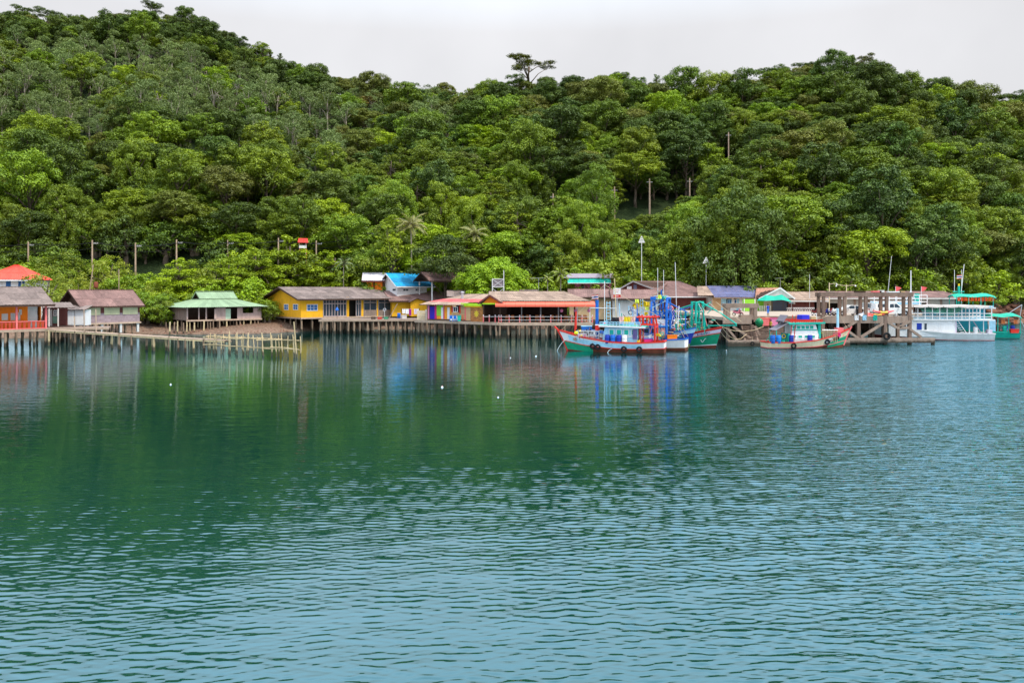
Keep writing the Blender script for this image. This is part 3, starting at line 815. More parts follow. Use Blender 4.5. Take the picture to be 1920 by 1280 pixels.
M_RUBBER = mat('rubber', (0.012, 0.012, 0.013), 0.85, 0.2, 2.0, 0.2, (0.06, 0.055, 0.05))
M_METAL = mat('galvanised', C(190, 190, 194), 0.45, 0.1, 1.5, 0.25, (0.2, 0.13, 0.09), metal=0.4)
M_ALU = mat('white_metal', C(226, 226, 228), 0.5, 0.06, 1.5, 0.15, (0.3, 0.25, 0.22), rnd=0.05)
M_AWN = mat('awning_red', C(236, 104, 80), 0.75, 0.10, 1.0, 0.15, (0.6, 0.3, 0.24))
M_TARP = mat('tarp_green', C(20, 166, 138), 0.6, 0.14, 1.0, 0.15, (0.02, 0.2, 0.16), bump=0.3)
M_ROPE = mat('rope', C(196, 172, 140), 0.9, 0.2, 4.0, 0.2)
M_ROCK = mat('rock', C(124, 86, 70), 0.95, 0.35, 0.9, 0.5, (0.06, 0.045, 0.035), bump=0.6, rnd=0.3)
def tide(m, z1=0.55, col=(0.022, 0.022, 0.015)):
    """wet algae band left by the tide on anything standing in the water"""
    n = m.node_tree.nodes; l = m.node_tree.links; b = n['Principled BSDF']; src = b.inputs['Base Color'].links[0].from_socket
    g = n.new('ShaderNodeNewGeometry'); sp = n.new('ShaderNodeSeparateXYZ'); l.new(g.outputs['Position'], sp.inputs[0])
    nz = n.new('ShaderNodeTexNoise'); nz.inputs['Scale'].default_value = 2.5; l.new(g.outputs['Position'], nz.inputs['Vector'])
    ad = n.new('ShaderNodeMath'); ad.operation = 'MULTIPLY_ADD'; ad.inputs[1].default_value = -0.5; l.new(nz.outputs[0], ad.inputs[0]); l.new(sp.outputs[2], ad.inputs[2])
    mr = n.new('ShaderNodeMapRange'); mr.inputs[1].default_value = z1 - 0.25 - 0.12; mr.inputs[2].default_value = z1 - 0.25 + 0.12; mr.inputs[3].default_value = 0.85; mr.inputs[4].default_value = 0.0; l.new(ad.outputs[0], mr.inputs[0])
    mx = n.new('ShaderNodeMixRGB'); mx.inputs[2].default_value = (*col, 1); l.new(mr.outputs[0], mx.inputs[0]); l.new(src, mx.inputs[1]); l.new(mx.outputs[0], b.inputs['Base Color'])
for _m in (M_PILE, M_CONCD, M_CONC, M_BAMBOO): tide(_m, 0.5)
def glassmat():
    m = bpy.data.materials.new('window_glass'); m.use_nodes = True
    b = m.node_tree.nodes['Principled BSDF']
    nz = m.node_tree.nodes.new('ShaderNodeTexNoise'); nz.inputs['Scale'].default_value = 1.5
    rp = m.node_tree.nodes.new('ShaderNodeValToRGB')
    rp.color_ramp.elements[0].color = (0.012, 0.018, 0.026, 1); rp.color_ramp.elements[1].color = (0.04, 0.07, 0.10, 1)
    m.node_tree.links.new(nz.outputs[0], rp.inputs[0]); m.node_tree.links.new(rp.outputs[0], b.inputs['Base Color'])
    b.inputs['Roughness'].default_value = 0.08
    return m
M_GLASS = glassmat()
M_BGLASS = mat('blue_shutter', C(30, 92, 150), 0.4, 0.15, 2.0, 0.1)

class House:
    """local frame: x along the front (left to right seen from the water), y to the back, z up"""
    def __init__(s, name, label, cat, apx, aY, th, pxl, pxr, zb, group=None):
        d = (math.cos(R(th)), math.sin(R(th))); a0 = (X(apx, aY), aY)
        s.d = d; s.n = (-d[1], d[0])
        s.A = a0
        u = s.upx(pxl); s.A = (a0[0] + u * d[0], a0[1] + u * d[1])
        s.L = s.upx(pxr); s.th = th
        s.root = thing(name, label, cat, (s.A[0], s.A[1], zb), R(th), group)
        s.zb = zb
    def org(s, v): return (s.A[0] + v * s.n[0], s.A[1] + v * s.n[1])
    def upx(s, px, v=0.0):
        o = s.org(v); t = (px - 960) / F
        return (t * o[1] - o[0]) / (s.d[0] - t * s.d[1])
    def fp(s, px, py, v=0.0):
        u = s.upx(px, v); o = s.org(v); return u, Z(py, o[1] + u * s.d[1]) - s.zb
    def ep(s, px, py):
        t = (px - 960) / F
        v = (t * s.A[1] - s.A[0]) / (s.n[0] - t * s.n[1]); return v, Z(py, s.A[1] + v * s.n[1]) - s.zb
    def z(s, zw): return zw - s.zb
    def panel(s, name, m, px0, py0, px1, py1, v=0.0, t=0.1, parent=None):
        u0, za = s.fp(px0, py0, v); u1, zb_ = s.fp(px1, py1, v)
        return s.pbox(name, m, u0, u1, v, v + t, min(za, zb_), max(za, zb_), parent)
    def pbox(s, name, m, u0, u1, v0, v1, z0, z1, parent=None):
        return MB().box(u0, u1, v0, v1, z0, z1).build(name, m, parent or s.root)
    def window(s, px0, py0, px1, py1, v=0.0, fm=None, gm=None, nx=2, nz=2, name='window'):
        u0, za = s.fp(px0, py0, v); u1, zb_ = s.fp(px1, py1, v)
        return s.win_uz(u0, u1, min(za, zb_), max(za, zb_), v, fm, gm, nx, nz, name)
    def win_uz(s, u0, u1, z0, z1, v=0.0, fm=None, gm=None, nx=2, nz=2, name='window', end=False):
        fm = fm or M_WHITE; gm = gm or M_GLASS; b = 0.09; d = 0.07
        def bx(mb, a0, a1, y0, y1, c0, c1):
            return mb.box(y0, y1, a0, a1, c0, c1) if end else mb.box(a0, a1, y0, y1, c0, c1)
        fr = MB()
        for (a0, a1, c0, c1) in ((u0, u1, z0, z0 + b), (u0, u1, z1 - b, z1), (u0, u0 + b, z0 + b, z1 - b), (u1 - b, u1, z0 + b, z1 - b)):
            bx(fr, a0, a1, v - d, v, c0, c1)
        iu0, iu1, iz0, iz1 = u0 + b, u1 - b, z0 + b, z1 - b
        for i in range(1, nx):
            c = iu0 + (iu1 - iu0) * i / nx; bx(fr, c - 0.03, c + 0.03, v - d * 0.8, v, iz0, iz1)
        for i in range(1, nz):
            c = iz0 + (iz1 - iz0) * i / nz; bx(fr, iu0, iu1, v - d * 0.7, v - 0.002, c - 0.025, c + 0.025)
        o = fr.build(name, fm, s.root)
        for i in range(nx):
            a0 = iu0 + (iu1 - iu0) * i / nx; a1 = iu0 + (iu1 - iu0) * (i + 1) / nx
            bx(MB(), a0, a1, v - d * 0.4, v - d * 0.4 + 0.012, iz0, iz1).build('pane', gm, o)
        return o
    def shell(s, m, u0, u1, v0, v1, z0, z1, front=False, t=0.12, left=True, right=True, back=True, mb=None, floor=True):
        if left: s.pbox('side_wall', m, u0, u0 + t, v0 + t, v1 - t, z0, z1)
        if right: s.pbox('side_wall', mb or m, u1 - t, u1, v0 + t, v1 - t, z0, z1)
        if back: s.pbox('back_wall', mb or m, u0, u1, v1 - t, v1, z0, z1)
        if front: s.pbox('front_wall', m, u0, u1, v0, v0 + t, z0, z1)
        if floor: s.pbox('floor', M_WOODD, u0 + t, u1 - t, v0 + 0.02, v1 - t, z0 + 0.003, z0 + 0.06)
    def gable(s, m, u0, u1, v0, v1, z1, zr, vr=None, which='lr', t=0.12):
        vr = (v0 + v1) / 2 if vr is None else vr
        if 'l' in which: MB().prism([(v0, z1), (v1, z1), (vr, zr)], 'x', u0 + 0.002, u0 + t).build('gable', m, s.root)
        if 'r' in which: MB().prism([(v0, z1), (v1, z1), (vr, zr)], 'x', u1 - t, u1 - 0.002).build('gable', m, s.root)
    def roof_gable(s, m, u0, u1, v0, v1, ze, zr, vr=None, trim=None, under=None, cols=None, rows=2, name='roof', hipl=0.0, hipr=0.0):
        vr = (v0 + v1) / 2 if vr is None else vr
        rf = roof_part(s.root, [((u0, v0, ze), (u1, v0, ze), (u1 - hipr, vr, zr), (u0 + hipl, vr, zr)), ((u1, v1, ze), (u0, v1, ze), (u0 + hipl, vr, zr), (u1 - hipr, vr, zr))]
                       + ([((u0, v1, ze), (u0, v0, ze), (u0 + hipl, vr, zr))] if hipl else []) + ([((u1, v0, ze), (u1, v1, ze), (u1 - hipr, vr, zr))] if hipr else []), m, rows, name)
        MB().beam((u0 + hipl, vr, zr + 0.06), (u1 - hipr, vr, zr + 0.06), 0.32, 0.07).build('ridge_cap', m, rf)
        tm = trim or M_WOODD
        MB().beam((u0, v0 - 0.03, ze - 0.14), (u1, v0 - 0.03, ze - 0.14), 0.05, 0.2).build('fascia', tm, rf)
        if not hipl:
            mb = MB(); mb.beam((u0 - 0.03, v0, ze - 0.09), (u0 - 0.03, vr, zr - 0.09), 0.05, 0.22); mb.beam((u0 - 0.03, vr, zr - 0.09), (u0 - 0.03, v1, ze - 0.09), 0.05, 0.22)
            mb.build('barge_board', tm, rf)
        if not hipr:
            mb = MB(); mb.beam((u1 + 0.03, v0, ze - 0.09), (u1 + 0.03, vr, zr - 0.09), 0.05, 0.22); mb.beam((u1 + 0.03, vr, zr - 0.09), (u1 + 0.03, v1, ze - 0.09), 0.05, 0.22)
            mb.build('barge_board', tm, rf)
        return rf
    def piles(s, uv, z1, z0=-1.2, r=0.13, m=None):
        for (u, v) in uv: pile(s.root, (u, v), z1, s.z(z0), r, m)

def corrugated(parent, quad, m, cols, rows, name='roof_sheet', amp=0.022):
    p0, p1, q1, q0 = [Vector(p) for p in quad]
    nn = (p1 - p0).cross(q0 - p0)
    if nn.length < 1e-6: nn = (p1 - p0).cross(q1 - p0)
    nn.normalize()
    if nn.z < 0: nn = -nn
    for i in range(cols):
        for j in range(rows):
            sag = random.uniform(-0.012, 0.016) + 0.018 * j
            k0, k1 = random.uniform(-0.02, 0.02), random.uniform(-0.02, 0.02)
            vs = []; fs = []; ns = 6
            for b, fv in enumerate((j / rows - (0.04 if j else 0.0) + k0 * (0 if j == 0 else 1) - (0.012 * random.random() if j == 0 else 0), (j + 1) / rows)):
                for a in range(ns + 1):
                    fu = (i + a / ns) / cols
                    lo = p0.lerp(p1, fu); hi = q0.lerp(q1, fu)
                    p = lo.lerp(hi, fv) + nn * (0.03 + sag + (amp if a % 2 else -amp))
                    vs.append(p)
            for a in range(ns): fs.append((a, a + 1, ns + 2 + a, ns + 1 + a))
            me = bpy.data.meshes.new(name); me.from_pydata([tuple(v) for v in vs], [], fs); me.materials.append(m)
            place(me, name, parent)

def roof_part(root, quads_, m, rows=2, name='roof'):
    mb = MB()
    for q in quads_:
        q = [Vector(p) for p in q]
        nn = (q[1] - q[0]).cross(q[2] - q[0]).normalized()
        if nn.z < 0: nn = -nn
        n = len(q); vs = [p - nn * 0.012 for p in q] + [p - nn * 0.06 for p in q]
        mb.add(vs, [tuple(range(n)), tuple(range(n, 2 * n))[::-1]] + [(i, n + i, n + (i + 1) % n, (i + 1) % n)[::-1] for i in range(n)])
    rf = mb.build(name, M_WOODD, root)
    for q in quads_:
        q = list(q)
        if len(q) == 3: q = [q[0], q[1], q[2], q[2]]
        w_ = (Vector(q[1]) - Vector(q[0])).length
        corrugated(rf, q, m, max(2, int(w_ / 1.05)), rows)
    return rf

PILES = {}
def pile_mesh(i, m):
    key = (i, m.name)
    if key not in PILES:
        g = random.Random(i + 50); mb = MB(); vs = []; fs = []; n = 8
        for k in range(8):
            t = k / 7; cx, cy = g.uniform(-.28, .28), g.uniform(-.28, .28); rr = 1.12 - 0.2 * t + g.uniform(-.1, .1)
            if k == 7: cx = cy = 0
            for j in range(n): a = 2 * math.pi * j / n; vs.append((cx + rr * math.cos(a) * g.uniform(.93, 1.07), cy + rr * math.sin(a), t))
            if k: fs += [((k - 1) * n + j, (k - 1) * n + (j + 1) % n, k * n + (j + 1) % n, k * n + j) for j in range(n)]
        fs.append(tuple(7 * n + j for j in range(n)))
        mb.add(vs, fs)
        PILES[key] = mb.mesh('pile', m, True)
    return PILES[key]
def pile(root, xy, z1, z0, r=0.13, m=None, name='pile'):
    M = Matrix.Translation((xy[0], xy[1], z0)) @ Matrix.Rotation(random.uniform(-0.02, 0.02), 4, 'X') @ Matrix.Rotation(random.uniform(-0.03, 0.03), 4, 'Y') @ Matrix.Diagonal((r, r, z1 - z0, 1))
    return place(pile_mesh(random.randrange(8), m or M_PILE), name, root, M)

def text(body, size, parent, M, m, name='lettering', ext=0.004):
    cu = bpy.data.curves.new(name, 'FONT'); cu.body = body; cu.size = size; cu.extrude = ext; cu.align_x = 'CENTER'; cu.align_y = 'CENTER'
    o = bpy.data.objects.new(name, cu); dg = bpy.context.evaluated_depsgraph_get()
    COL.objects.link(o); bpy.context.view_layer.update(); dg = bpy.context.evaluated_depsgraph_get()
    me = bpy.data.meshes.new_from_object(o.evaluated_get(dg)); bpy.data.objects.remove(o); bpy.data.curves.remove(cu)
    me.materials.clear(); me.materials.append(m)
    return place(me, name, parent, M)
FRONT = Matrix.Rotation(R(90), 4, 'X')      # text standing up, read from -y

# ================================================================== village on stilts, from the left shore to the pier
def railing(root, p0, p1, z0, h, n, mp, mr, r=0.05, rails=(1.0, 0.5), cap=None, name='railing_post', w=0.09):
    """posts and rails between two points of a thing's local frame; every post and rail a part"""
    p0 = Vector((p0[0], p0[1], z0)); p1 = Vector((p1[0], p1[1], z0))
    pm = MB().box(-w / 2, w / 2, -w / 2, w / 2, 0, h).mesh(name, mp)
    for i in range(n + 1):
        p = p0.lerp(p1, i / n); o = place(pm, name, root, Matrix.Translation(p))
        if cap: place(cap, 'post_cap', o, Matrix.Translation((0, 0, h)))
    for f in rails:
        MB().beam(p0 + Vector((0, -w / 2 - 0.02, h * f - 0.06)), p1 + Vector((0, -w / 2 - 0.02, h * f - 0.06)), 0.04, 0.06).build('rail', mr, root)

def village_left():
    # --- white house under a red hipped roof, behind the orange one
    s = House('white_house', 'white house with bright red hipped roof and blue shutters', 'house', 20, 128, 12, -36, 62, 1.0)
    s.shell(M_WHITE, 0, s.L, 0, 7.5, 0, s.fp(20, 523)[1], front=True)
    ze = s.fp(20, 524)[1]; zr = s.fp(28, 497, 3.6)[1]
    s.roof_gable(M_ROOFRED, -0.5, s.L + 0.5, -0.6, 8.1, ze, zr, hipl=3.9, hipr=3.9, trim=M_WHITE)
    for a, b in ((11.5, 20), (34.5, 39.5), (42, 46)): s.window(a, 525, b, 538, 0, M_BGLASS, M_BGLASS, 1, 2)
    # --- orange house with verandah over the water
    s = House('orange_stilt_house', 'orange stilt house with grey corrugated roof and red verandah rail', 'house', 31, 102, 50, -70, 87, 0)
    zf = 2.08; ze = 5.15; zr = 7.35; L = s.L
    s.pbox('verandah_floor', M_WOODP, -0.1, L + 0.1, -0.15, 1.6, zf - 0.32, zf)
    s.pbox('house_floor', M_WOODD, 0, L, 1.6, 7.6, zf - 0.25, zf + 0.01)
    s.shell(M_ORANGE, 0, L, 1.6, 7.6, zf, ze + 0.3, floor=False)
    u1 = s.upx(52, 1.6); u2 = s.upx(70, 1.6)
    s.pbox('front_wall', M_ORANGE, 0.0, u1, 1.6, 1.7, zf, ze + 0.4)
    s.pbox('front_wall', M_WHITED, u1, u2, 1.61, 1.7, zf, ze + 0.4)
    for (px0, py0, px1, py1) in ((3, 588, 15, 600), (20, 587, 33, 600), (34, 586, 38, 600), (36, 580, 41, 590)): s.panel('peeled_patch', M_WHITED, px0, py0, px1, py1, 1.59, 0.008)
    s.pbox('fridge', M_WHITE, u2 + 0.1, u2 + 0.75, 2.4, 3.0, zf + 0.01, zf + 1.7)
    for px in (-64, 31, 86): u = s.upx(px); s.pbox('porch_post', M_ROSE, u - 0.1, u + 0.1, -0.1, 0.1, zf, ze + 0.1)
    ua = s.upx(-64); ub = s.upx(31); uc = s.upx(86)
    for a, b in ((ua, ub), (ub, uc)):
        s.pbox('rail', M_ROSE, a + 0.1, b - 0.1, -0.06, 0.06, zf + 0.92, zf + 1.02); s.pbox('rail', M_ROSE, a + 0.1, b - 0.1, -0.06, 0.06, zf + 0.02, zf + 0.12)
        n = 6 if a == ub else 12
        bal = mat('paint_brick', C(176, 62, 40), 0.8)
        for i in range(n):
            x = a + 0.1 + (b - a - 0.2) * (i + 0.5) / n; wd = (b - a - 0.2) / n * 0.36
            MB().prism([(x - wd, zf + 0.12), (x + wd, zf + 0.12), (x + wd * 0.7, zf + 0.4), (x + wd, zf + 0.75), (x + wd, zf + 0.92), (x - wd, zf + 0.92), (x - wd, zf + 0.75), (x - wd * 0.7, zf + 0.4)], 'y', -0.03, 0.03).build('baluster', bal, s.root)
    s.gable(M_WOODD, 0, L, 1.6, 7.6, ze + 0.3, zr - 0.1, which='r')
    s.roof_gable(M_ROOFG, -0.5, L + 0.75, -0.7, 8.2, ze, zr, rows=3)
    s.piles([(s.upx(p, v), v) for v in (0.0,) for p in (-66, 9, 31, 65, 86)] + [(u, v) for u in np.arange(0.3, L, 1.7) for v in (1.8, 4.2, 7.0)], zf - 0.3, r=0.15)
    # --- passage between, with lean-to roof and door
    s = House('lean_to_shed', 'maroon lean-to with small window and pale green door beside orange house', 'shed', 96, 112, 35, 88, 122, 0)
    zf = 2.05
    s.pbox('floor', M_WOODD, -0.4, s.L + 1, -1.6, 4, zf - 0.2, zf)
    s.pbox('back_wall', M_WOODR, -0.3, s.L + 0.6, 2.4, 2.5, zf, zf + 2.9)
    s.window(100, 581, 107, 592, 2.38, M_WHITE, M_GLASS, 2, 2)
    s.panel('door', mat('paint_sage', C(120, 156, 138), 0.7), 99, 593, 110, 606, 2.33, 0.06)
    s.panel('white_wall', M_WHITED, 89, 580, 98, 611, 2.3, 0.08)
    rf = roof_part(s.root, [((-0.6, -1.6, zf + 2.55), (s.L + 1.0, -1.6, zf + 2.55), (s.L + 1.0, 2.6, zf + 3.2), (-0.6, 2.6, zf + 3.2))], M_ROOFG, 1)
    for px in (92, 109): u = s.upx(px, -1.5); s.pbox('post', M_WHITED, u - 0.08, u + 0.08, -1.55, -1.4, zf, zf + 2.5)
    s.piles([(u, v) for u in np.linspace(0, s.L, 4) for v in (-1.3, 1.5)], zf - 0.1)
    # --- maroon hut with three shutters
    s = House('maroon_stilt_hut', 'weathered maroon plank hut with three pale shutters and brown corrugated roof', 'house', 150, 119, 52, 158, 262, 0)
    zf = 2.15; ze = 4.72; zr = 7.0; L = s.L; D = 6.2
    s.shell(M_WOODR, 0, L, 0, D, zf, ze, front=False)
    mw = mat('plank_mauve', C(156, 134, 138), 0.9, 0.25, 2.0, 0.4, (0.16, 0.10, 0.10), streak=True)
    us = [0] + [s.upx(p) for p in (163, 188, 195, 224, 230, 258)] + [L]
    nb = 9                                                # front planks, one by one
    for k in range(nb):
        za = zf + (ze - zf) * k / nb; zb_ = zf + (ze - zf) * (k + 1) / nb - 0.012
        s.pbox('plank', mw if k < 5 else M_WOODR, 0, L, random.uniform(0, 0.02), 0.1, za, zb_)
    for i in (1, 3, 5):
        z0 = s.fp(175, 590.5)[1]
        o = s.pbox('shutter', M_SAGE, us[i], us[i + 1], -0.07, -0.02, z0, ze - 0.12)
        MB().box(us[i] + 0.03, us[i + 1] - 0.03, -0.10, -0.075, z0 + 0.4, z0 + 0.47).build('batten', M_SAGE, o)
    s.pbox('sill_beam', M_WOODP, -0.1, L + 0.15, -0.16, -0.03, zf - 0.22, zf + 0.02)
    for k, px in enumerate((192, 227, 259)): u = s.upx(px); s.pbox('white_pillar', M_WHITED, u - 0.16, u + 0.16, 0.0, 0.3, 0.6, zf - 0.2)
    s.gable(M_WOODD, 0, L, 0, D, ze, zr - 0.1)
    s.roof_gable(M_ROOFB, -0.9, L + 0.5, -0.6, D + 0.6, ze - 0.1, zr, rows=2)
    s.piles([(u, v) for u in np.arange(0.4, L, 1.0) for v in (0.5, 2.8, 5.6)], zf - 0.02, -0.4, r=0.11)
    # white metal store in front of its left end
    s2 = House('white_metal_store', 'white sheet metal storage box on the deck beside maroon hut', 'shed', 140, 117, 8, 120, 160, 1.95)
    z1 = s2.fp(140, 581)[1]
    s2.pbox('wall', M_WHITE, 0, s2.L, 0, 2.2, 0, z1); s2.pbox('wall_joint', M_GREY, s2.L * 0.48, s2.L * 0.5, -0.02, -0.002, 0, z1)
    for q in (0.05, 0.55): s2.pbox('door_panel', M_WHITE, s2.L * q, s2.L * (q + 0.4), -0.04, -0.003, 0.1, z1 - 0.1)
    roof_part(s2.root, [((-0.2, -0.4, z1 + 0.06), (s2.L + 0.2, -0.4, z1 + 0.06), (s2.L + 0.2, 2.4, z1 + 0.6), (-0.2, 2.4, z1 + 0.6))], M_ROOFG, 1)
    # --- plank deck below hut and walkway along the water
    dk = House('hut_deck', 'dark plank deck on piles in front of maroon hut', 'deck', 90, 108, 24, 90, 205, 0)
    zz = 1.95
    n = 14
    for k in range(n): dk.pbox('deck_board', M_WOODG, -0.3, dk.L, 0.3 * k, 0.3 * k + 0.28, zz - 0.08 + random.uniform(-.012, .012), zz)
    dk.pbox('edge_beam', M_WOODP, -0.3, dk.L, -0.14, -0.01, zz - 0.28, zz + 0.01)
    dk.piles([(u, v) for u in np.arange(0.0, dk.L, 1.3) for v in (0.1, 3.6)], zz - 0.1, r=0.12)
    # walkway
    a = Vector((X(86, 103.5), 103.5, 2.0)); b = Vector((X(330, 92.4), 92.4, 1.58)); c = Vector((X(420, 89.5), 89.5, 1.45))
    wk = thing('walkway', 'long narrow plank walkway on crooked posts running out from maroon hut', 'walkway', a)
    d = (b - a).normalized(); nrm = Vector((-d.y, d.x, 0)).normalized()
    for p, q in ((a, b), (b, c)):
        n = int((q - p).length / 0.42)
        for k in range(n):
            r0 = p.lerp(q, k / n) - a; r1 = p.lerp(q, (k + 0.9) / n) - a
            MB().beam(r0 + nrm * 0.5, r1 + nrm * 0.5, 1.1, 0.06).build('plank', M_WOODP, wk)
        MB().beam(p - a + Vector((0, 0, -0.13)), q - a + Vector((0, 0, -0.13)), 0.09, 0.18).build('stringer', M_BAMBOO, wk)
        MB().beam(p - a + nrm + Vector((0, 0, -0.13)), q - a + nrm + Vector((0, 0, -0.13)), 0.09, 0.18).build('stringer', M_WOODP, wk)
    for px in (92, 108, 127, 145, 164, 183, 203, 217, 231, 253, 268, 278, 293, 302, 317, 335, 348, 365, 384, 401, 418):
        t = (px - 86) / (330 - 86); q = a.lerp(b, t) if t <= 1 else b.lerp(c, (px - 330) / 90)
        off = nrm * random.choice([0, 0, 0.95]) ; q = q - a + off
        pile(wk, (q.x, q.y), q.z + random.uniform(-0.08, 0.12), -1.3 - a.z + 1.0 * 0, random.uniform(0.10, 0.15), M_BAMBOO if random.random() < .35 else None, 'post')
    for px, top in ((145, 594), (164, 580), (187, 580)):
        t = (px - 86) / 244; q = a.lerp(b, t) - a
        MB().tube([(q.x, q.y, q.z), (q.x - 0.05, q.y, Z(top, a.y - 5) - a.z)], 0.07, 6).build('mooring_pole', M_WOODP, wk)

    # --- house with the green hipped roof
    s = House('green_roof_stilt_house', 'pale plank stilt house with green hip roof and dark open rooms on the beach', 'house', 350, 130, 42, 350, 490, 0.3)
    zf = s.z(2.2); ze = s.z(4.25); L = s.L; D = 8.6
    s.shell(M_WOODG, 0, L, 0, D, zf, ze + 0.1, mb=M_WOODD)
    s.pbox('front_sill', M_WOODP, -0.1, L + 0.1, -0.12, 0.04, zf - 0.18, zf + 0.05)
    s.pbox('partition', M_WOODD, 0.2, L - 0.2, 3.2, 3.3, zf, ze)
    pl = mat('plank_pinkish', C(176, 148, 140), 0.9, 0.22, 2.0, 0.35, (0.2, 0.14, 0.12), streak=True)
    for a_, b_ in ((350, 352.5), (372, 374), (385.5, 388), (405, 423), (445, 455), (475, 490)): s.panel('wall_panel', pl, a_, 577, b_, 598.5)
    s.panel('green_curtain', mat('curtain_sage', C(176, 196, 170), 0.9), 423, 579, 432.5, 598, 0.06, 0.04)
    s.panel('wall_panel', pl, 455, 587, 475, 598.5, 0.0); s.panel('door_leaf', pl, 402, 579, 406, 598, -0.25, 0.04)
    for k in range(14): 
        v = D * (k + 0.5) / 14; s.pbox('plank', M_WOODG, -0.03, -0.002, v - D / 28 + 0.012, v + D / 28 - 0.012, zf, ze)
    # roof: lower hipped skirt and small gablet above
    o_ = 0.9; zk = s.z(5.55); zr = s.z(6.75); a0, a1, b0, b1 = 3.6, L - 3.6, 2.9, D - 2.9
    e = [(-o_, -o_, ze), (L + o_, -o_, ze), (L + o_, D + o_, ze), (-o_, D + o_, ze)]; k_ = [(a0, b0, zk), (a1, b0, zk), (a1, b1, zk), (a0, b1, zk)]
    roof_part(s.root, [(e[i], e[(i + 1) % 4], k_[(i + 1) % 4], k_[i]) for i in range(4)], M_ROOFGRN, 1)
    s.roof_gable(M_ROOFGRN, a0 - 0.5, a1 + 0.5, b0 - 0.35, b1 + 0.35, zk + 0.05, zr, rows=1, name='upper_roof', trim=M_ROOFGRN)
    s.gable(M_WOODD, a0, a1, b0 - 0.1, b1 + 0.1, zk, zr - 0.12)
    for k in range(30):
        px = 313 + 182 * k / 29 + random.uniform(-2, 2); v = random.choice([-0.4, 0.1, 1.0, 2.2])
        u = s.upx(px, v)
        s.piles([(u, v)], zf - random.uniform(0.05, 0.35), -0.2, r=random.uniform(0.09, 0.14), m=M_BAMBOO if random.random() < 0.45 else None)
    # --- bamboo fish jetty
    jt = thing('bamboo_jetty', 'rickety pale bamboo jetty standing in the water', 'jetty', (X(470, 87), 87, 0))
    o0 = Vector(jt.location); pts = []
    top0 = P(385, 631, 90.5); top1 = P(556, 639, 84.5)
    for k in range(27):
        t = k / 26; p = top0.lerp(top1, t); side = 0.0 if k % 2 else 0.85
        p = p + Vector((random.uniform(-.3, .3), side, 0)); ht = p.z + random.uniform(0.05, 0.75)
        MB().tube([(p.x - o0.x + random.uniform(-.35, .35), p.y - o0.y, -1.4), (p.x - o0.x, p.y - o0.y, p.z * 0.5), (p.x - o0.x + random.uniform(-.12, .12), p.y - o0.y, ht)], [0.07, 0.06, 0.045], 6).build('bamboo_post', M_BAMBOO, jt)
    for dz, n, sd in ((0.0, 5, 0.0), (-0.85, 4, 0.0), (0.02, 5, 0.85), (-1.0, 3, 0.85)):
        for k in range(n):
            p = top0.lerp(top1, k / n) + Vector((-0.25, sd, dz + random.uniform(-.1, .1))) - o0; q = top0.lerp(top1, (k + 1) / n) + Vector((0.25, sd, dz + random.uniform(-.1, .1))) - o0
            MB().tube([p, p.lerp(q, 0.5) + Vector((0, 0, random.uniform(-.12, .08))), q], 0.045, 5).build('bamboo_rail', M_BAMBOO, jt)
    for k in range(16):
        p = top0.lerp(top1, (k + 0.3) / 16) - o0
        MB().tube([p + Vector((0, -0.15, 0.06)), p + Vector((random.uniform(-.2, .2), 1.0, 0.05))], 0.035, 5).build('cross_pole', M_BAMBOO, jt)
    q = P(551, 603, 84.6) - o0; q2 = P(558, 671, 84.6) - o0; MB().tube([(q2.x, q2.y, -1.2), q], [0.085, 0.06], 7).build('leaning_pole', M_BAMBOO, jt)
village_left()

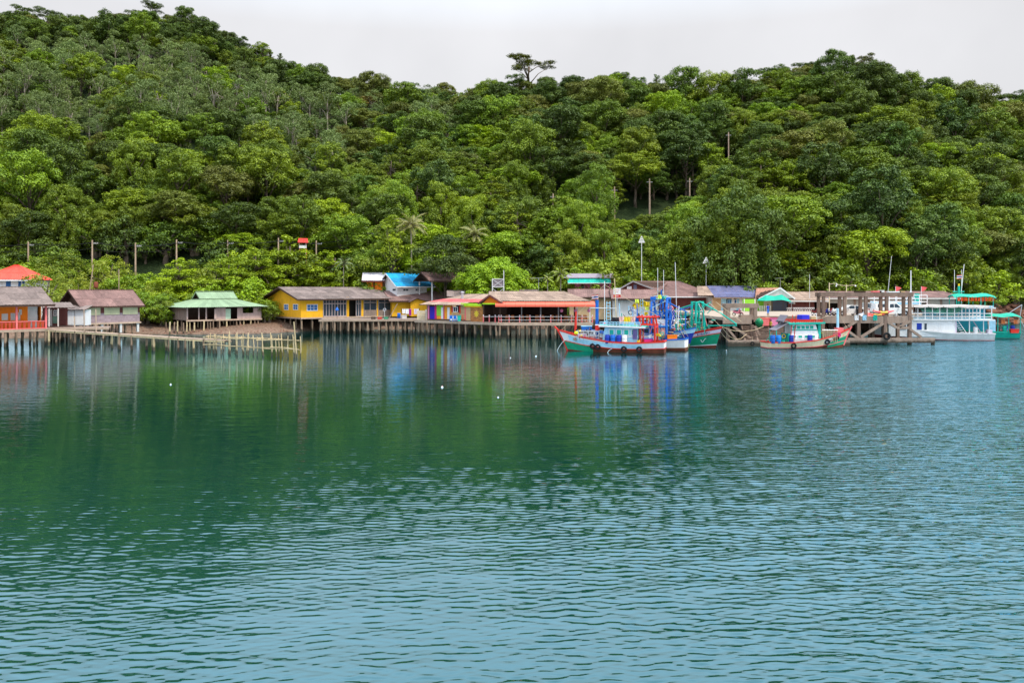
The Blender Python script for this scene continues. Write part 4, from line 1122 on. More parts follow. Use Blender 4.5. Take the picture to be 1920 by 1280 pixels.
def village_mid():
    # --- long yellow house
    s = House('yellow_stilt_house', 'long yellow plank house on stilts with grey roof and latticed glass front', 'house', 564, 137, 40, 564, 752, 0)
    zf = 2.38; ze = 5.5; zr = 7.5; L = s.L; D = 13.4
    s.shell(M_YEL, 0, L, 0, D, zf, ze + 0.05, mb=M_YEL)
    s.pbox('sill_beam', M_WOODP, -0.15, L + 0.1, -0.14, -0.02, zf - 0.22, zf + 0.03); s.pbox('sill_beam', M_WOODP, -0.16, -0.02, -0.14, D, zf - 0.22, zf + 0.03)
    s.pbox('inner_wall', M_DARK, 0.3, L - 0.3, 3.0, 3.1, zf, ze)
    s.panel('front_wall', M_YEL, 564.2, 558, 605.5, 594.8)
    s.window(575, 570.5, 595.5, 582.5, 0, M_WHITE, M_BGLASS, 3, 2)
    for (a, b) in ((533, 541), (550, 559)):
        v0, z0 = s.ep(b, 581); v1, z1 = s.ep(a, 570)
        s.win_uz(v0, v1, z0, z1, 0.0, M_WHITE, M_BGLASS, 2, 2, end=True)
    v0, z0 = s.ep(510, 562); v1, z1 = s.ep(501, 557); MB().box(-0.05, -0.004, v0, v1, z0, z1).build('vent_panel', mat('paint_ochre', C(180, 120, 30), 0.8), s.root)
    for (a, b) in ((650, 654.5), (677.5, 681.5), (706.5, 709), (733.5, 737), (749, 752)): s.panel('pillar', M_YEL, a, 557, b, 594, -0.03, 0.16)
    mm = mat('mullion_mauve', C(172, 152, 150), 0.8, rnd=0.06)
    def lattice(a, b, n, y0=558, y1=592.5, tr=568.5):
        for k in range(n + 1):
            px = a + (b - a) * k / n; s.panel('mullion', mm, px - 0.65, y0, px + 0.65, y1, 0.02, 0.08)
        s.panel('transom', mm, a, tr, b, tr + 1.3, 0.0, 0.07); s.panel('bottom_rail', mm, a, y1 - 0.3, b, y1 + 1.5, 0.0, 0.07)
        s.panel('glass_panel', M_GLASS, a, y0, b, y1, 0.06, 0.02)
    lattice(606.5, 649.5, 8); lattice(668, 677, 2)
    s.panel('doorway_shade_sheet', M_DARK, 655, 560, 667.5, 593, 1.0, 0.05)  # near-black sheet set back in the doorway, its colour standing for indoor shade
    for (a, b) in ((682.5, 706), (710, 733)):
        s.panel('window', M_GLASS, a, 558, b, 581, 0.05, 0.02)
        for px in (a, (a + b) / 2, b): s.panel('mullion', mm, px - 0.5, 558, px + 0.5, 581, 0.0, 0.07)
        s.panel('transom', mm, a, 566.5, b, 567.6, -0.01, 0.07)
        s.panel('lower_wall', M_WOODG, a - 4, 581.2, b + 1, 593, -0.02, 0.1)
    s.gable(M_YEL, 0, L, 0, D, ze + 0.05, zr - 0.12)
    rf = s.roof_gable(M_ROOFG, -1.0, L + 0.6, -0.9, D + 0.9, ze, zr, rows=4)
    s.pbox('blue_patch', mat('patch_blue', C(120, 180, 190), 0.7), 11.2, 12.3, 3.0, 3.9, 6.72, 6.75, rf) if False else None
    # platform in front, piles
    pf = House('yellow_house_platform', 'cluttered plank platform on many piles before the yellow house', 'deck', 600, 131, 6, 600, 790, 0)
    zz = 2.3
    for k in range(13): pf.pbox('deck_board', M_WOODG, random.uniform(-.3, 0.1), pf.L + random.uniform(-.2, .3), 0.45 * k, 0.45 * k + 0.43, zz - 0.1 + random.uniform(-.015, .015), zz + random.uniform(-.01, .01))
    pf.pbox('edge_beam', M_WOODP, -0.2, pf.L + 0.2, -0.13, -0.01, zz - 0.32, zz - 0.02)
    pf.piles([(pf.upx(p + random.uniform(-2, 2), v), v) for p in range(603, 792, 12) for v in (0.1,)] + [(pf.upx(p + random.uniform(-3, 3), 2.0), 2.0) for p in range(606, 792, 15)] + [(pf.upx(p, 4.6), 4.6) for p in range(610, 792, 17)], zz - 0.1, r=0.16)
    s.piles([(u, v) for u in np.arange(0.3, 9, 1.9) for v in (0.2, 4.5)] + [(0.15, v) for v in (2.2, 6.5, 9, 12)], zf - 0.1, -0.5, r=0.15)
    # clutter on the platform
    def junk(name, mb, m, label, cat, px, Y, smooth=False, z=None):
        o = mb.build(name, m, smooth=smooth); o.location = (X(px, Y), Y, zz if z is None else z); return tag(o, label, cat)
    junk('plank', MB().beam((0, 0, 0.05), (1.35, 0.4, 2.5), 0.35, 0.05), M_WOODG, 'long grey plank leaning beside the yellow house window', 'plank', 729, 133)
    junk('oil_drum', MB().lathe([(0.26, 0), (0.29, 0.03), (0.28, 0.3), (0.29, 0.32), (0.28, 0.6), (0.29, 0.85), (0.25, 0.88)], n=14), M_BLUE, 'light blue drum under the yellow house eave', 'barrel', 748, 137, True)
    junk('cooler_box', MB().rbox((0, 0, 0.25), (0.9, 0.55, 0.5), bev=0.05).rbox((0, 0, 0.53), (0.95, 0.6, 0.08), bev=0.05), M_WHITE, 'white cooler box standing by the blue drum', 'cooler', 757, 135.5)
    fan = thing('pedestal_fan', 'white pedestal fan standing on the plank platform', 'fan', (X(721, 134), 134, zz))
    MB().lathe([(0.2, 0), (0.2, 0.04), (0.03, 0.06), (0.025, 1.3)]).build('stand', M_WHITE, fan); MB().torus((0, 0, 1.5), 0.24, 0.02).torus((0, 0, 1.5), 0.12, 0.012).build('guard', M_WHITE, fan)
    MB().prism([(0.02, 1.5), (0.2, 1.56), (0.2, 1.44)], 'y', -.01, .01).prism([(-0.02, 1.5), (-0.16, 1.63), (-0.2, 1.52)], 'y', -.01, .01).prism([(0, 1.48), (-0.1, 1.3), (0.06, 1.3)], 'y', -.01, .01).build('blades', M_GREYB, fan)
    lamp = thing('blue_parasol', 'small blue closed parasol on a pole before the lattice', 'parasol', (X(632, 133), 133, zz))
    MB().tube([(0, 0, 0), (0, 0, 1.9)], 0.03, 6).build('pole', M_WOODD, lamp); MB().lathe([(0.04, 1.95), (0.26, 1.6), (0.3, 1.45), (0.12, 1.35)], n=10).build('canopy', M_BLUE, lamp)
    for i, (px, m, lab) in enumerate(((700, M_WOODD, 'dark basket in a heap of gear on the platform'), (712, M_RED, 'red crate in a heap of gear on the platform'), (724, M_GREEN, 'green crate beside the pedestal fan'))):
        mb = MB(); mb.box(-.3, .3, -.2, .2, 0, .05)
        for q in (0.05, 0.17, 0.29): mb.box(-.3, .3, -.22, -.19, q, q + .08).box(-.3, .3, .19, .22, q, q + .08).box(-.32, -.29, -.2, .2, q, q + .08).box(.29, .32, -.2, .2, q, q + .08)
        for x in (-.3, .3):
            for y in (-.2, .2): mb.box(x - .02, x + .02, y - .02, y + .02, 0, .38)
        junk('crate', mb, m, lab, 'crate', px, 132.5)
    # washing line
    wl = thing('washing_line', 'washing line with white and purple clothes beside the yellow house', 'washing line', (X(768, 134), 134, zz))
    MB().tube([(-1.3, 0, 0), (-1.3, 0, 1.75)], 0.035, 6).build('pole', M_WOODD, wl); MB().tube([(1.6, 0, 0), (1.6, 0, 1.75)], 0.035, 6).build('pole', M_WOODD, wl)
    MB().tube([(-1.3, 0, 1.7), (0.1, 0, 1.62), (1.6, 0, 1.7)], 0.012, 4).build('line', M_ROPE, wl)
    for i, (x, wd, h, m) in enumerate(((-0.95, 0.5, 0.75, M_WHITE), (-0.4, 0.5, 0.8, M_WHITE), (0.1, 0.35, 1.05, mat('cloth_purple', C(160, 40, 140), 0.9)), (0.95, 0.45, 0.85, M_LILAC), (1.35, 0.3, 0.6, M_WHITE))):
        mb = MB(); n = 6; vs = []
        for k in range(n + 1):
            for z in (1.62, 1.62 - h * 0.5, 1.62 - h): vs.append((x - wd / 2 + wd * k / n, 0.05 * math.sin(k * 1.7 + z * 3), z))
        fs = [(k * 3 + j, (k + 1) * 3 + j, (k + 1) * 3 + j + 1, k * 3 + j + 1) for k in range(n) for j in range(2)]
        mb.add(vs, fs).build('cloth', m, wl)
    # --- second yellow house under brown roofs
    s = House('small_yellow_house', 'yellow house with brown roof and low front gable behind the washing line', 'house', 737, 147, 20, 735, 808, 1.5)
    ze = s.fp(770, 564)[1]; zr = s.fp(800, 546, 5)[1]; zf = 0.8
    s.shell(M_YEL, 0, s.L, 0, 9, zf, ze, front=True)
    s.roof_gable(M_ROOFB, -0.6, s.L + 6.5, -0.8, 9.8, ze, zr, rows=3)
    u0, u1 = s.upx(767, -1.5), s.upx(800, -1.5); um = (u0 + u1) / 2 - 0.2; zg = s.fp(780, 559, -1.5)[1]
    s.pbox('porch_wall', M_YEL, u0 + 0.3, u1 + 2.5, -1.4, -1.3, zf, ze - 0.15)
    MB().prism([(u0 + 0.3, ze - 0.15), (u1 + 0.1, ze - 0.15), (um, zg - 0.1)], 'y', -1.4, -1.3).build('gable', M_YEL, s.root)
    roof_part(s.root, [((u0, -1.8, ze - 0.2), (u0, 3.0, ze - 0.2), (um, 3.0, zg), (um, -1.8, zg)), ((u1 + 0.5, 3.0, ze - 0.2), (u1 + 0.5, -1.8, ze - 0.2), (um, -1.8, zg), (um, 3.0, zg))], M_ROOFB, 1, 'gable_roof')
    # --- orange house with white roof, behind
    s = House('orange_back_house', 'small orange house with pale sheet roof behind the yellow house', 'house', 700, 152, 8, 688, 719, 2.5)
    ze = s.fp(700, 526)[1]; zr = s.fp(700, 512, 3)[1]
    s.shell(M_ORANGE, 0, s.L, 0, 6, 0, ze, front=True); s.gable(M_ORANGE, 0, s.L, 0, 6, ze, zr - 0.1)
    for px in (700, 717): s.panel('post', M_WOODD, px, 526, px + 2.5, 545, -0.06, 0.05)
    s.roof_gable(M_ROOFW, -0.9, s.L + 0.3, -0.6, 6.6, ze, zr, rows=2, trim=M_WOODR)
    # --- white house with blue roof
    s = House('blue_roof_white_house', 'white house with bright blue corrugated roof and small dark windows', 'house', 745, 149, 38, 745, 800, 2.5)
    ze = s.fp(745, 536.5)[1]; zr = s.z(10.1); L = s.L; D = 6.0
    s.shell(M_WHITE, 0, L, 0, D, 0, ze, front=True); s.gable(M_WHITE, 0, L, 0, D, ze, zr - 0.1)
    for (a, b) in ((755, 766), (778, 788)): s.window(a, 541, b, 546, 0, M_WHITE, M_GLASS, 2, 1)
    v0, z0 = s.ep(743, 546); v1, z1 = s.ep(736, 540.5); s.win_uz(v0, v1, z0, z1, 0, M_WHITE, M_GLASS, 1, 1, end=True)
    v0, z0 = s.ep(735, 527); v1, z1 = s.ep(730, 523.5); s.win_uz(v0, v1, z0, z1, 0, M_WHITE, M_GLASS, 1, 1, end=True)
    s.roof_gable(M_ROOFBLUE, -0.7, L + 1.5, -0.7, D + 0.7, ze, zr, rows=3, trim=M_WHITE)
    # --- open pavilion
    s = House('open_pavilion', 'open pavilion with grey-brown gable roof on slim posts', 'pavilion', 806, 146, 30, 808, 866, 2.2)
    ze = s.fp(808, 526.5)[1]; zr = s.z(10.25); L = s.L; D = 6.0
    for u in (0.3, L - 0.6):
        for v in (0.2, D - 0.2): s.pbox('post', M_WHITE, u - 0.09, u + 0.09, v - 0.09, v + 0.09, 0, ze)
    mb = MB(); mb.beam((0.1, D / 2, ze), (0.1, D / 2, zr - 0.1), 0.1, 0.1); mb.beam((0.1, 0, ze), (0.1, D, ze), 0.12, 0.14); mb.build('truss', M_WOODD, s.root)
    s.roof_gable(M_ROOFB, -0.6, L + 0.4, -0.6, D + 0.6, ze, zr, rows=2)
    # --- low grey roofs behind the restaurants
    for (pl, pr, Y, th, ye, yr, lab, m, dep) in ((838, 905, 140, 5, 556, 545, 'grey roofed shed behind the pink and red roof', M_ROOFG, 6),
                                                (905, 1010, 139, 2, 556, 543.5, 'long grey roofed shed behind the steel tower', M_ROOFG, 6), (1065, 1150, 141, -3, 557, 542, 'brown roofed house below the pink house', M_ROOFB, 7), (1146, 1236, 139, -2, 560, 543, 'low brown roofed shed behind the red and white sign', M_ROOFB, 7)):
        s = House('shed', lab, 'shed', pl, Y, th, pl, pr, 2.0)
        ze = s.fp(pl, ye)[1]; zr = s.fp(pl, yr, dep / 2)[1]
        s.shell(M_WHITED if pl > 1100 else M_TAN, 0.3, s.L - 0.3, 0, dep, 0, ze, front=True); s.gable(M_WOODD, 0.3, s.L - 0.3, 0, dep, ze, zr - 0.1)
        s.roof_gable(m, 0, s.L, -0.6, dep + 0.6, ze, zr, rows=2)
    # --- colourful cafe
    s = House('colourful_cafe', 'cafe with rainbow painted doors under a patchy red and tan roof', 'cafe', 800, 128, -38, 799, 905, 0)
    zf = 2.32; L = s.L; ze = s.fp(800, 571)[1]; D = 7
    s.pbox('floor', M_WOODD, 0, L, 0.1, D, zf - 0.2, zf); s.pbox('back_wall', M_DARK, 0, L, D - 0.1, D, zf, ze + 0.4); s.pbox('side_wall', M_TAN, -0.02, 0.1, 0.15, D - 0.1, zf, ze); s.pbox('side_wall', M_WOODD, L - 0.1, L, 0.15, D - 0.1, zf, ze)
    mor = mat('paint_tangerine', C(236, 150, 40), 0.8)
    for (nm, m, a, b, y0, y1, v) in (('post', M_PINK, 802, 804.5, 572, 598, -0.03), ('wall_panel', M_WOODR, 804.5, 806, 572, 598, 0), ('door', mat('paint_ultramarine', C(40, 24, 168), 0.6), 806, 815, 574.5, 598, 0.02), ('post', M_MAG, 815, 818.5, 572, 598, -0.03),
                                     ('wall_panel', M_LIME, 818.5, 830, 572, 592, 0), ('wall_panel', mor, 818.5, 827, 592, 598, 0.005), ('door', M_WHITE, 827, 831, 576, 598, -0.02), ('post', M_MAG, 831.3, 833, 572, 598, -0.03), ('wall_panel', mor, 833, 847, 572, 598, 0), ('door', M_WHITE, 838.5, 843, 576, 598, -0.03),
                                     ('shutter', M_RED, 846, 850, 574, 585, -0.03), ('shutter', M_RED, 860.5, 863.5, 573, 587, -0.03), ('wall_panel', M_TAN, 847, 871, 585.5, 599, 0), ('wall_panel', M_TAN, 863, 871, 572, 585.5, 0.0), ('post', M_ROSE, 871, 873.2, 573, 600, -0.05), ('wall_panel', M_TAN, 873.2, 882, 574, 601, 0), ('panel', mat('paint_salmon', C(226, 130, 90), 0.8), 866, 869, 590, 600, -0.02)):
        s.panel(nm, m, a, y0, b, y1, v, 0.1)
    s.window(850, 575, 858.5, 585, 0.02, M_WHITE, M_GLASS, 2, 1)
    # stone faced wall: flagstones one by one around a yellow flower
    u0, zt = s.fp(882, 574, -0.1); u1, zb_ = s.fp(904, 602, -0.1)
    sw = s.pbox('stone_wall', mat('mortar', C(214, 150, 84), 0.9), u0, u1, 0.0, 0.25, zf, zt)
    st = mat('flagstone', C(176, 120, 74), 0.9, 0.2, 2, 0.2, rnd=0.35)
    z = zf + 0.04; k = 0
    while z < zt - 0.1:
        h = random.uniform(0.09, 0.15); x = u0 + 0.02
        while x < u1 - 0.1:
            wd = random.uniform(0.25, 0.55); x2 = min(x + wd, u1 - 0.02)
            MB().add([(x, -0.03, z), (x2 - 0.03, -0.03, z + random.uniform(-.02, .02)), (x2 - 0.03, -0.03, z + h - 0.03), (x + 0.02, -0.03, z + h - 0.03 + random.uniform(-.02, .02)), (x, 0.0, z), (x2 - 0.03, 0.0, z), (x2 - 0.03, 0.0, z + h - 0.03), (x, 0.0, z + h - 0.03)], [(0, 1, 2, 3), (0, 1, 5, 4), (1, 2, 6, 5), (2, 3, 7, 6), (3, 0, 4, 7)]).build('stone', st, sw)
            x = x2
        z += h
    fl = MB(); uc = (u0 + u1) / 2; zc = zf + 1.15
    for k in range(8):
        a = k * math.pi / 4; fl.prism([(uc + 0.05 * math.cos(a + 1.5), zc + 0.05 * math.sin(a + 1.5)), (uc + 0.38 * math.cos(a - .25), zc + 0.42 * math.sin(a - .25)), (uc + 0.46 * math.cos(a), zc + 0.5 * math.sin(a)), (uc + 0.38 * math.cos(a + .25), zc + 0.42 * math.sin(a + .25))], 'y', -0.07, -0.04)
    fl.build('flower_relief', mat('paint_lemon', C(236, 204, 60), 0.6), sw)
    # roof
    zr = s.z(6.35); er = 1.9
    mats_ = [((-0.9, -0.7, ze), (L * 0.72, -0.9, ze + 0.02), (L * 0.72, 0.9, ze + 0.42), (-0.6, 0.9, ze + 0.42), M_ROOFT), ((-0.6, 0.9, ze + 0.42), (L * 0.95, 0.9, ze + 0.42), (L * 0.9, 2.9, ze + 0.85), (1.0, 2.9, ze + 0.85), M_ROOFPINK), ((1.0, 2.9, ze + 0.85), (L * 0.9, 2.9, ze + 0.85), (L * 0.9, 5.6, zr), (3.6, 5.6, zr), M_ROOFT)]
    for (a, b, c, d, m) in mats_: roof_part(s.root, [(a, b, c, d)], m, 1)
    s.pbox('lime_fascia', mat('paint_acid', C(186, 226, 40), 0.6), s.upx(868), L + 0.2, -0.5, -0.4, ze - 0.1, ze + 0.32); s.pbox('yellow_beam', M_YEL, s.upx(872), L, -0.12, -0.05, ze - 0.3, ze - 0.1)
    ch = thing('roof_chimney', 'galvanised chimney pipe with cap on the cafe roof', 'chimney', (X(867, 127.5), 127.5, Z(561, 127.5)))
    MB().lathe([(0.2, -0.3), (0.2, 0.95)], n=12).build('pipe', M_METAL, ch); MB().lathe([(0.16, 0.95), (0.3, 1.0), (0.3, 1.12), (0.1, 1.2)], n=12).build('cap', M_METAL, ch)
    # things on the cafe deck
    o = MB(); o.box(-0.65, 0.65, -0.3, 0.3, 0.72, 0.78).box(-0.6, 0.6, -0.25, 0.25, 0.35, 0.72)
    cz = s.z(zf) + 0.0
    ft = thing('freezer_chest', 'white chest freezer before the cafe wall', 'freezer', (X(851, 123.5), 123.5, zf))
    MB().rbox((0, 0, 0.48), (1.25, 0.6, 0.72), bev=0.05).build('body', M_WHITE, ft); MB().rbox((0, 0, 0.89), (1.3, 0.65, 0.08), bev=0.05).build('lid', M_GREY, ft)
    for x in (-0.5, 0.5):
        for y in (-.2, .2): MB().box(x - .04, x + .04, y - .04, y + .04, 0, 0.12).build('foot', M_DARK, ft)
    for i, px in enumerate((846, 854)):
        cha = thing('plastic_chair', 'blue plastic chair on the cafe deck before the white freezer', 'chair', (X(px, 122.3), 122.3, zf), R(10 + 20 * i), 'blue chairs before the freezer')
        MB().box(-.22, .22, -.22, .22, .40, .44).build('seat', M_BLUE, cha); MB().box(-.22, .22, .19, .23, .44, .85).build('backrest', M_BLUE, cha)
        for x in (-.19, .19):
            for y in (-.19, .19): MB().box(x - .025, x + .025, y - .025, y + .025, 0, .40).build('leg', M_BLUE, cha)
    bx = thing('teal_bin', 'teal bin standing by the cafe door', 'bin', (X(861, 122.6), 122.6, zf)); MB().prism([(-.2, 0), (.2, 0), (.26, .8), (-.26, .8)], 'y', -.2, .2).build('body', M_TEAL, bx); MB().rbox((0, 0, .84), (.58, .48, .07), bev=.05).build('lid', M_TEAL, bx)
    # plank screen left of the cafe
    sc = House('plank_screen', 'pale tan panel screen beside the blue cafe door', 'screen', 782, 130, -8, 782, 801, 2.3); h = sc.fp(790, 582)[1]
    for k in range(3): sc.pbox('panel', M_CREAM, 0, sc.L * 0.8, 0, 0.08, h * k / 3, h * (k + 0.96) / 3)
    sc.pbox('side_panel', M_WHITED, sc.L * 0.82, sc.L, 0, 0.08, 0, h * 1.1)
    # deck of cafe + restaurant
    dk = House('cafe_deck', 'angled plank deck on tall piles under the cafe', 'deck', 800, 126.6, -38, 780, 934, 0); zz = 2.32
    dk.pbox('edge_beam', M_WOODP, -0.2, dk.L, -0.16, 0.0, zz - 0.36, zz + 0.02)
    for k in range(8): dk.pbox('deck_board', M_WOODP, -0.2, dk.L + 0.1 * k, 0.003 + 0.4 * k, 0.39 + 0.4 * k, zz - 0.1, zz - 0.003)
    dk.piles([(dk.upx(p, 0.15), 0.15) for p in (785, 793, 804, 816, 832, 848, 862, 873, 891, 904, 920, 931)] + [(dk.upx(p, 2.6), 2.6) for p in range(792, 930, 14)] + [(dk.upx(p, 5), 5) for p in range(800, 930, 17)], zz - 0.1, r=0.15)
    # --- restaurant
    s = House('waterfront_restaurant', 'open restaurant with tan corrugated roof, red awning and orange tables over the water', 'restaurant', 1000, 118.2, 0.0, 934, 1112, 0); L = s.L
    ze = 5.25; zr = 6.75; D = 11.0
    s.pbox('deck_floor', M_WOODG, 0, L, 0.05, D, zz - 0.12, zz - 0.002); s.pbox('edge_beam', M_WOODP, 0, L, -0.16, 0.05, zz - 0.42, zz + 0.02)
    s.pbox('back_wall', M_WOODD, -4.0, L - 3.0, D - 0.2, D, zz, ze + 0.3)
    for px in (938, 978, 1014, 1047, 1082, 1106): 
        u = s.upx(px, 1.6); s.pbox('post', M_GREY if px < 1050 else M_WHITE, u - 0.07, u + 0.07, 1.5, 1.64, zz, ze + 0.1)
    for u in np.arange(1.0, L, 2.6): s.pbox('inner_post', M_WOODD, u - 0.1, u + 0.1, 5.0, 5.2, zz, ze + 0.6)
    s.roof_gable(M_ROOFT, -1.5, L - 0.3, 0.9, D + 0.5, ze + 0.15, zr, rows=4, hipr=3.6)
    # awning in strips
    for k in range(10):
        a = -0.4 + (L + 0.7) * k / 10; b = -0.4 + (L + 0.7) * (k + 0.985) / 10
        MB().slab([(a, -0.55, ze - 0.38), (b, -0.55, ze - 0.38), (b, 1.2, ze + 0.12), (a, 1.2, ze + 0.12)], 0.04).box(a, b, -0.57, -0.53, ze - 0.66, ze - 0.37).build('awning_strip', M_AWN, s.root)
    cap = MB().lathe([(0.06, 0), (0.085, 0.05), (0.06, 0.12), (0.01, 0.13)], n=8).mesh('post_cap', M_WHITE)
    railing(s.root, (0.1, 0.0), (L - 0.1, 0.0), zz, 0.95, 9, M_ROSE, M_WHITED, rails=(0.95, 0.45), cap=cap, w=0.13)
    s.piles([(s.upx(p + random.uniform(-2, 2), v), v) for v, st_ in ((0.05, 17.5), (2.6, 15), (5.5, 19)) for p in np.arange(938, 1112, st_)], zz - 0.2, r=0.15)
    # cross gable at the entrance
    g = House('restaurant_entrance', 'orange gabled entrance of the restaurant with brown barge boards', 'porch', 920, 118.6, -12, 900, 941, 0)
    zb2 = g.fp(920, 568)[1]; zt = g.fp(918, 553.5)[1]; um = g.upx(918)
    MB().prism([(0.35, zb2), (g.L - 0.35, zb2), (um, zt - 0.12)], 'y', 0.3, 0.4).build('gable', M_ORANGE, g.root)
    g.pbox('lime_beam', mat('paint_acid', C(186, 226, 40), 0.6), 0.3, g.L - 0.1, 0.22, 0.42, zb2 - 0.2, zb2)
    rf = roof_part(g.root, [((-0.35, 0, zb2 - 0.1), (-0.35, 6, zb2 - 0.1), (um, 6, zt), (um, 0, zt)), ((g.L + 0.2, 6, zb2 - 0.1), (g.L + 0.2, 0, zb2 - 0.1), (um, 0, zt), (um, 6, zt))], M_ROOFT, 2)
    MB().beam((-0.35, -0.03, zb2 - 0.12), (um, -0.03, zt - 0.03), 0.06, 0.24).beam((um, -0.03, zt - 0.03), (g.L + 0.2, -0.03, zb2 - 0.12), 0.06, 0.24).build('barge_board', M_WOODR, rf)
    for u in (0.45, g.L - 0.35): g.pbox('post', M_WOODD, u - 0.08, u + 0.08, 0.3, 0.46, zz, zb2 - 0.2)
    g.pbox('back_wall', M_WOODD, 0.2, g.L - 0.2, 4.2, 4.3, zz, zb2)
    railing(g.root, (0.5, 0.0), (g.L - 0.1, 0.0), zz, 0.95, 3, M_ROSE, M_WHITED, rails=(0.95,), cap=cap, w=0.13)
    # tables and benches
    wood = mat('wood_orange', C(186, 104, 50), 0.6, 0.2, 2, 0.2, rnd=0.15)
    tb = [('tabletop', MB().box(-.75, .75, -.4, .4, .70, .75).mesh('tabletop', wood))] + [('leg', MB().box(x - .04, x + .04, y - .04, y + .04, 0, .70).mesh('leg', wood)) for x in (-.65, .65) for y in (-.3, .3)]
    chm = [('seat', MB().box(-.22, .22, -.22, .22, .42, .46).mesh('seat', wood)), ('backrest', MB().box(-.22, .22, .18, .22, .55, .98).box(-.22, -.18, .18, .22, .46, .55).box(.18, .22, .18, .22, .46, .55).mesh('backrest', wood))] + [('leg', MB().box(x - .025, x + .025, y - .025, y + .025, 0, .42).mesh('leg', wood)) for x in (-.19, .19) for y in (-.19, .19)]
    for k, px in enumerate((956, 984, 1012, 1040, 1066, 1092)):
        x = X(px, 121); t = thing('restaurant_table', 'orange wooden table behind the restaurant railing', 'table', (x, 121, zz), 0, 'restaurant tables')
        for nm, me in tb: place(me, nm, t)
        for dx, dy, rz in ((-0.4, -0.75, 180), (0.4, -0.75, 180), (-0.4, 0.75, 0), (0.4, 0.75, 0)):
            c = thing('dining_chair', 'orange wooden chair at a restaurant table', 'chair', (x + dx, 121 + dy, zz), R(rz), 'restaurant chairs')
            for nm, me in chm: place(me, nm, c)
    # lanterns under the eave
    for k, px in enumerate((1053, 1079, 1104)):
        ln = thing('paper_lantern', 'pink paper lantern hanging under the restaurant awning', 'lantern', (X(px, 119.5), 119.5, ze - 1.5), 0, 'pink lanterns'); MB().lathe([(0.08, 0), (0.2, 0.1), (0.24, 0.25), (0.2, 0.4), (0.08, 0.5)], n=10).build('shade', M_PINK, ln, smooth=True); MB().tube([(0, 0, .5), (0, 0, 1.1)], .012, 4).build('cord', M_DARK, ln)
    # --- steel water tower frame
    tw = thing('steel_tower', 'white steel frame tower with cross braces and a grey panel', 'tower', (X(934, 137), 137, 2.5)); b0 = Vector(tw.location)
    Ht = Z(523, 137) - 2.5; hw = 0.95
    for x in (-hw, hw):
        for y in (-0.7, 0.7): MB().box(x - .06, x + .06, y - .06, y + .06, 0, Ht + (1.45 if x > 0 and y < 0 else 0)).build('leg', M_WHITE, tw)
    for z0 in (Ht - 1.35, Ht - 2.9, Ht - 4.4):
        MB().beam((-hw, -.7, z0), (hw, -.7, z0 + 1.3), .06, .06).beam((hw, -.7, z0), (-hw, -.7, z0 + 1.3), .06, .06).build('brace', M_WHITE, tw)
        MB().beam((-hw, -.7, z0), (hw, -.7, z0), .09, .09).build('crossbar', M_WHITE, tw)
    MB().beam((-hw, -.7, Ht), (hw, -.7, Ht), .09, .09).build('crossbar', M_WHITE, tw); MB().box(-hw + .07, hw - .07, -.6, -.56, Ht - 1.3, Ht - .06).build('panel', mat('panel_mauve', C(150, 136, 140), 0.8), tw)
    # --- pink house
    s = House('pink_house', 'pink house with white parapet and teal awning behind the restaurant', 'house', 1064, 154, -2, 1078, 1146, 3.0); L = s.L
    zt = s.fp(1100, 513)[1]; zp = s.fp(1100, 521)[1]
    s.pbox('front_wall', M_PINK, 0, L, 0, 0.2, 0, zp - 0.1); s.shell(M_PINK, 0, L, 0, 7, 0, zp - 0.1, floor=False)
    s.pbox('roof', M_GREY, -1.4, L + 0.5, -1.0, 7.3, zp - 0.09, zp); s.pbox('parapet', M_LILAC, -1.1, L + 0.4, -1.1, -0.95, zp + 0.004, zt); MB().prism([(-2.2, zp), (-1.1, zp), (-1.1, zt)], 'y', -1.1, -0.95).build('parapet_end', M_LILAC, s.root)
    for k in range(8):
        a = -1.4 + (L + 1.2) * k / 8; b = -1.4 + (L + 1.2) * (k + 0.98) / 8; MB().slab([(a, -1.9, zp - 0.95), (b, -1.9, zp - 0.95), (b, -0.9, zp - 0.15), (a, -0.9, zp - 0.15)], 0.03).build('awning_strip', M_TEAL, s.root)
    MB().beam((-1.4, -1.93, zp - 1.0), (L - 0.2, -1.93, zp - 1.0), .06, .14).build('awning_edge', M_WHITE, s.root)
    for (a, b) in ((1089, 1096), (1113, 1120)): s.window(a, 535, b, 543, 0, M_WHITE, M_GLASS, 1, 1)
    s.panel('pilaster', M_WHITE, 1107, 530, 1109.5, 545, -0.08, 0.07)
    # --- brown gabled house
    s = House('brown_gable_house', 'brown house with big gable, air conditioner and hipped roof', 'house', 1190, 146, -8, 1158, 1300, 3.0); L = s.L
    zb2 = s.fp(1190, 545)[1]; zt = s.fp(1186, 527, 0)[1]; um = s.upx(1187); ur = s.upx(1236)
    s.pbox('front_wall', M_WOODR, 0.3, ur - 0.3, 0.1, 0.25, 0, zb2)
    MB().prism([(0.2, zb2), (ur - 0.3, zb2), (um, zt - 0.15)], 'y', 0.1, 0.22).build('gable', M_WOODR, s.root)
    zc = zt + 0.1; uend = s.upx(1272, 6)
    rf = roof_part(s.root, [((-0.6, -0.6, zb2 - 0.15), (-0.6, 10, zb2 - 0.15), (um, 10, zt), (um, -0.6, zt)), ((ur, -0.6, zb2 - 0.1), (um, -0.6, zt), (um, 6, zc), (uend, 6, zc), (s.upx(1356, 0), -0.6, zb2 - 0.9), (ur, -0.6, zb2 - 0.9))], M_ROOFB, 3) if False else None
    rf = roof_part(s.root, [((-0.6, -0.6, zb2 - 0.15), (-0.6, 11, zb2 - 0.15), (um, 11, zt), (um, -0.6, zt)), ((ur + 0.2, -0.6, zb2 - 0.15), (um, -0.6, zt), (um, 6, zt + 0.02), (ur + 2.0, 6, zt - 0.06))], M_ROOFB, 3)
